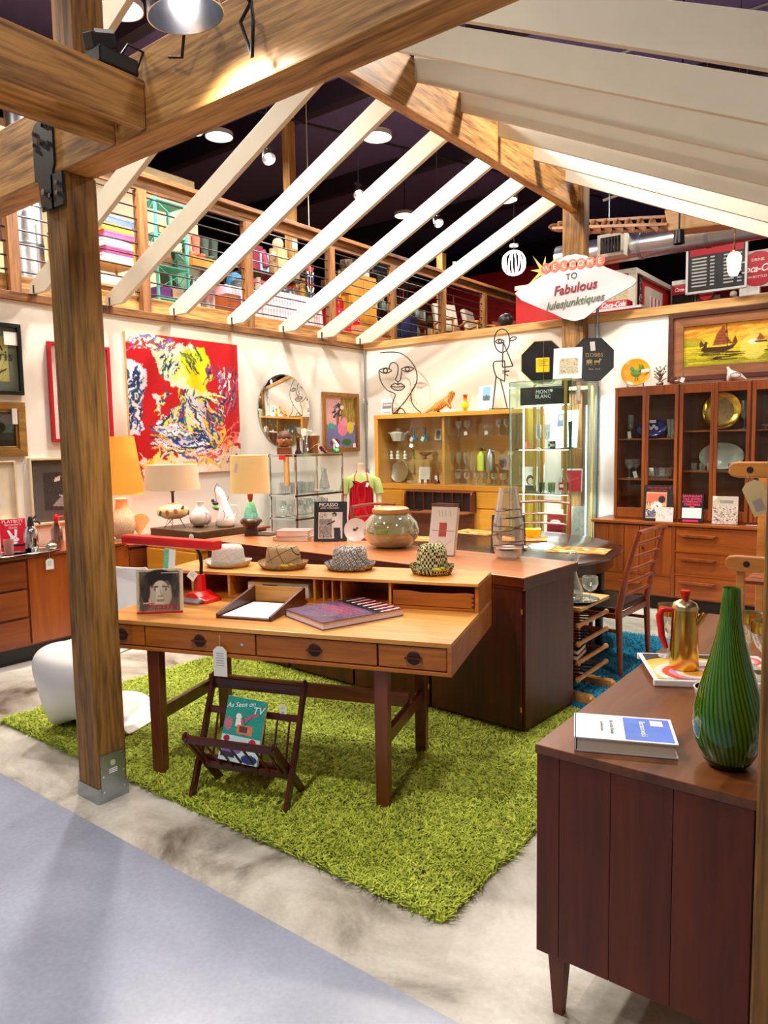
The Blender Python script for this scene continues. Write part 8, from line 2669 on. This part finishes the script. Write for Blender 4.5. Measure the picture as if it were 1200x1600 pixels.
build('can',MB().lathe([(0,.09),(.05,.08),(.06,-.06),(.05,-.06),(.045,.05),(0,.05)],18),BLACK,t,smooth=40)
build('stem',MB().tube([(0,0,.08),(0,0,6.4-c_.z)],.01,6),BLACKM,t)
c_=AY(792,503,7.9)
t=thing('round_speaker','small round black speaker just above the oak cabinet wall','speaker',(c_.x,7.6,2.9))
t.location=(AY(790,505,7.22).x,7.22,2.781)
build('body',MB().ball((0,0,.07),(.085,.07,.075),16,10),BLACK,t,smooth=60)
build('foot',B(-.05,.05,-.04,.04,0,.02),BLACKM,t)
for k,(p,q) in enumerate((((-5.2,8.0,5.6),(-1.0,8.6,5.9)),((-8.5,3.0,5.8),(-5.0,13.0,5.8)),((-3.8,9.9,4.75),(-1.2,9.9,5.1)))):
    t=thing('ceiling_pipe',('grey conduit pipe crossing the ceiling over the sign','long dark conduit along the mezzanine ceiling','slanted white strut above the silver duct')[k],'pipe',p)
    build('pipe',MB().tube([(0,0,0),tuple(Vector(q)-Vector(p))],.018,8),(STEEL,BLACKM,WHITEWOOD)[k],t,smooth=40)
    build('hanger',MB().tube([(.1,0,.02),(.1,0,6.4-p[2])],.006,5),BLACKM,t)
for k in range(7):
    struct('beam_ceiling',B(-12.9,5.9,-3+2.7*k,-2.85+2.7*k,6.1,6.4),plain('dark_steel_beam',(54,46,70),.7))

# ------------------------------------------------------------------ small clutter on the mezzanine
CL=[('amber',(206,130,50)),('cobalt',(40,60,140)),('cream',(226,214,190)),('crimson',(170,24,40)),('olive',(110,116,50)),('teal',(50,140,136)),('brown',(110,70,44)),('grey',(130,128,128)),('pink',(222,140,160)),('black',(34,32,36)),('white',(228,228,226)),('mustard',(206,170,60))]
JP=[[(0,0),(.04,0),(.055,.05),(.035,.11),(.04,.13),(0,.13)],[(0,0),(.05,0),(.05,.09),(.02,.1),(.02,.12),(0,.12)],[(0,0),(.03,0),(.05,.03),(.02,.1),(.03,.15),(0,.15)]]
SPOTS=[((-6.88,4.0+.14*k,MF+.051),'on the lowest honey bookcase shelf') for k in range(4)]+\
        [((-6.9,5.42+.16*k,MF+.121),'low on the dark boot shelf') for k in range(1,5)]+\
        [((-6.9,6.42+.15*k,MF+.101),'low on the dark toy rack') for k in range(6)]+\
        [((-6.4,6.02+.13*k,TZ),'at the wall-side edge of the wide striped table') for k in (0,4,6)]+\
        [((-6.95,7.02+.1*k,MF+.851),'on the top of the dark toy rack') for k in range(3)]
for i,(lo,where) in enumerate(SPOTS):
    nm,c=CL[i % 12]
    t=thing('pottery_jar','%s pottery jar %s' % (nm,where),'jar',lo,0,'pottery jars on the mezzanine')
    build('body',MB().lathe(JP[i % 3],14),M(c,.35),t,smooth=50)
    if i % 3==1:
        build('lid',MB().lathe([(.024,.118),(.012,.13),(0,.14)],10),M(tuple(int(a*.7) for a in c),.35),t,smooth=50)
for k in range(5):
    nm,c=CL[(k*5+3) % 12]
    t=thing('hanging_shirt','%s shirt hanging on the clothes bar, %s from the dark rack' % (nm,ORD[k]),'shirt',(-7.35,7.2+.11*k,MF+.42),0,'shirts on the clothes bar')
    build('cloth',MB().prism([(-.18,.0),(.18,.0),(.19,.42),(.27,.30),(.32,.34),(.2,.56),(.06,.6),(-.06,.6),(-.2,.56),(-.32,.34),(-.27,.3),(-.19,.42)],-.02,.02),M(c,.9),t,bevel=.012)
    build('hanger',MB().tube([(0,0,.58),(0,0,.66),(.02,0,.68)],.004,6),BLACKM,t)
t=thing('clothes_bar','steel clothes bar on legs behind the red dotted table','clothes rail',(-7.35,7.42,MF))
build('bar',MB().tube([(0,-.45,1.08),(0,.45,1.08)],.012,8),STEEL,t,smooth=40)
for y in (-.45,.45):
    build('leg',MB().tube([(0,y,0),(0,y,1.08)],.012,8),STEEL,t,smooth=40)

DK=[('painted_tray','round red painted tray leaning',(-7.05,7.62),(.04,.34,.34),(170,30,34)),('wicker_hamper','tan wicker hamper standing',(-6.75,7.05),(.3,.28,.55),(176,130,76)),('tall_clock','narrow dark wood clock case standing',(-7.0,7.98),(.22,.2,1.0),(84,48,26)),('travel_chest','navy blue travelling chest standing',(-6.7,9.35),(.3,.2,.6),(36,46,90)),('copper_boiler','copper wash boiler standing',(-6.6,8.72),(.24,.2,.42),(176,96,50)),('green_cabinet','small green painted cabinet standing',(-6.85,5.18),(.28,.16,.8),(60,96,74)),('red_crate','red drink crate standing',(-6.5,9.75),(.26,.3,.36),(168,24,30)),('cream_radio','cream bakelite radio cabinet standing',(-6.5,5.95),(.24,.2,.36),(222,204,166))]
for nm,lab,(x,y),sz,c in DK:
    t=crate(nm,lab + ' on the mezzanine floor behind the railing',nm.split('_')[1],(x,y,MF),sz,M(c),random.uniform(-.08,.08))
    build('front_panel',B(sz[0]/2,sz[0]/2+.008,-sz[1]*.38,sz[1]*.38,sz[2]*.12,sz[2]*.88),M(tuple(min(255,int(a*1.2)+8) for a in c)),t,bevel=.003)
    build('knob',MB().ball((sz[0]/2+.014,sz[1]*.2,sz[2]*.5),.012,8,6),BRASS,t,smooth=60)
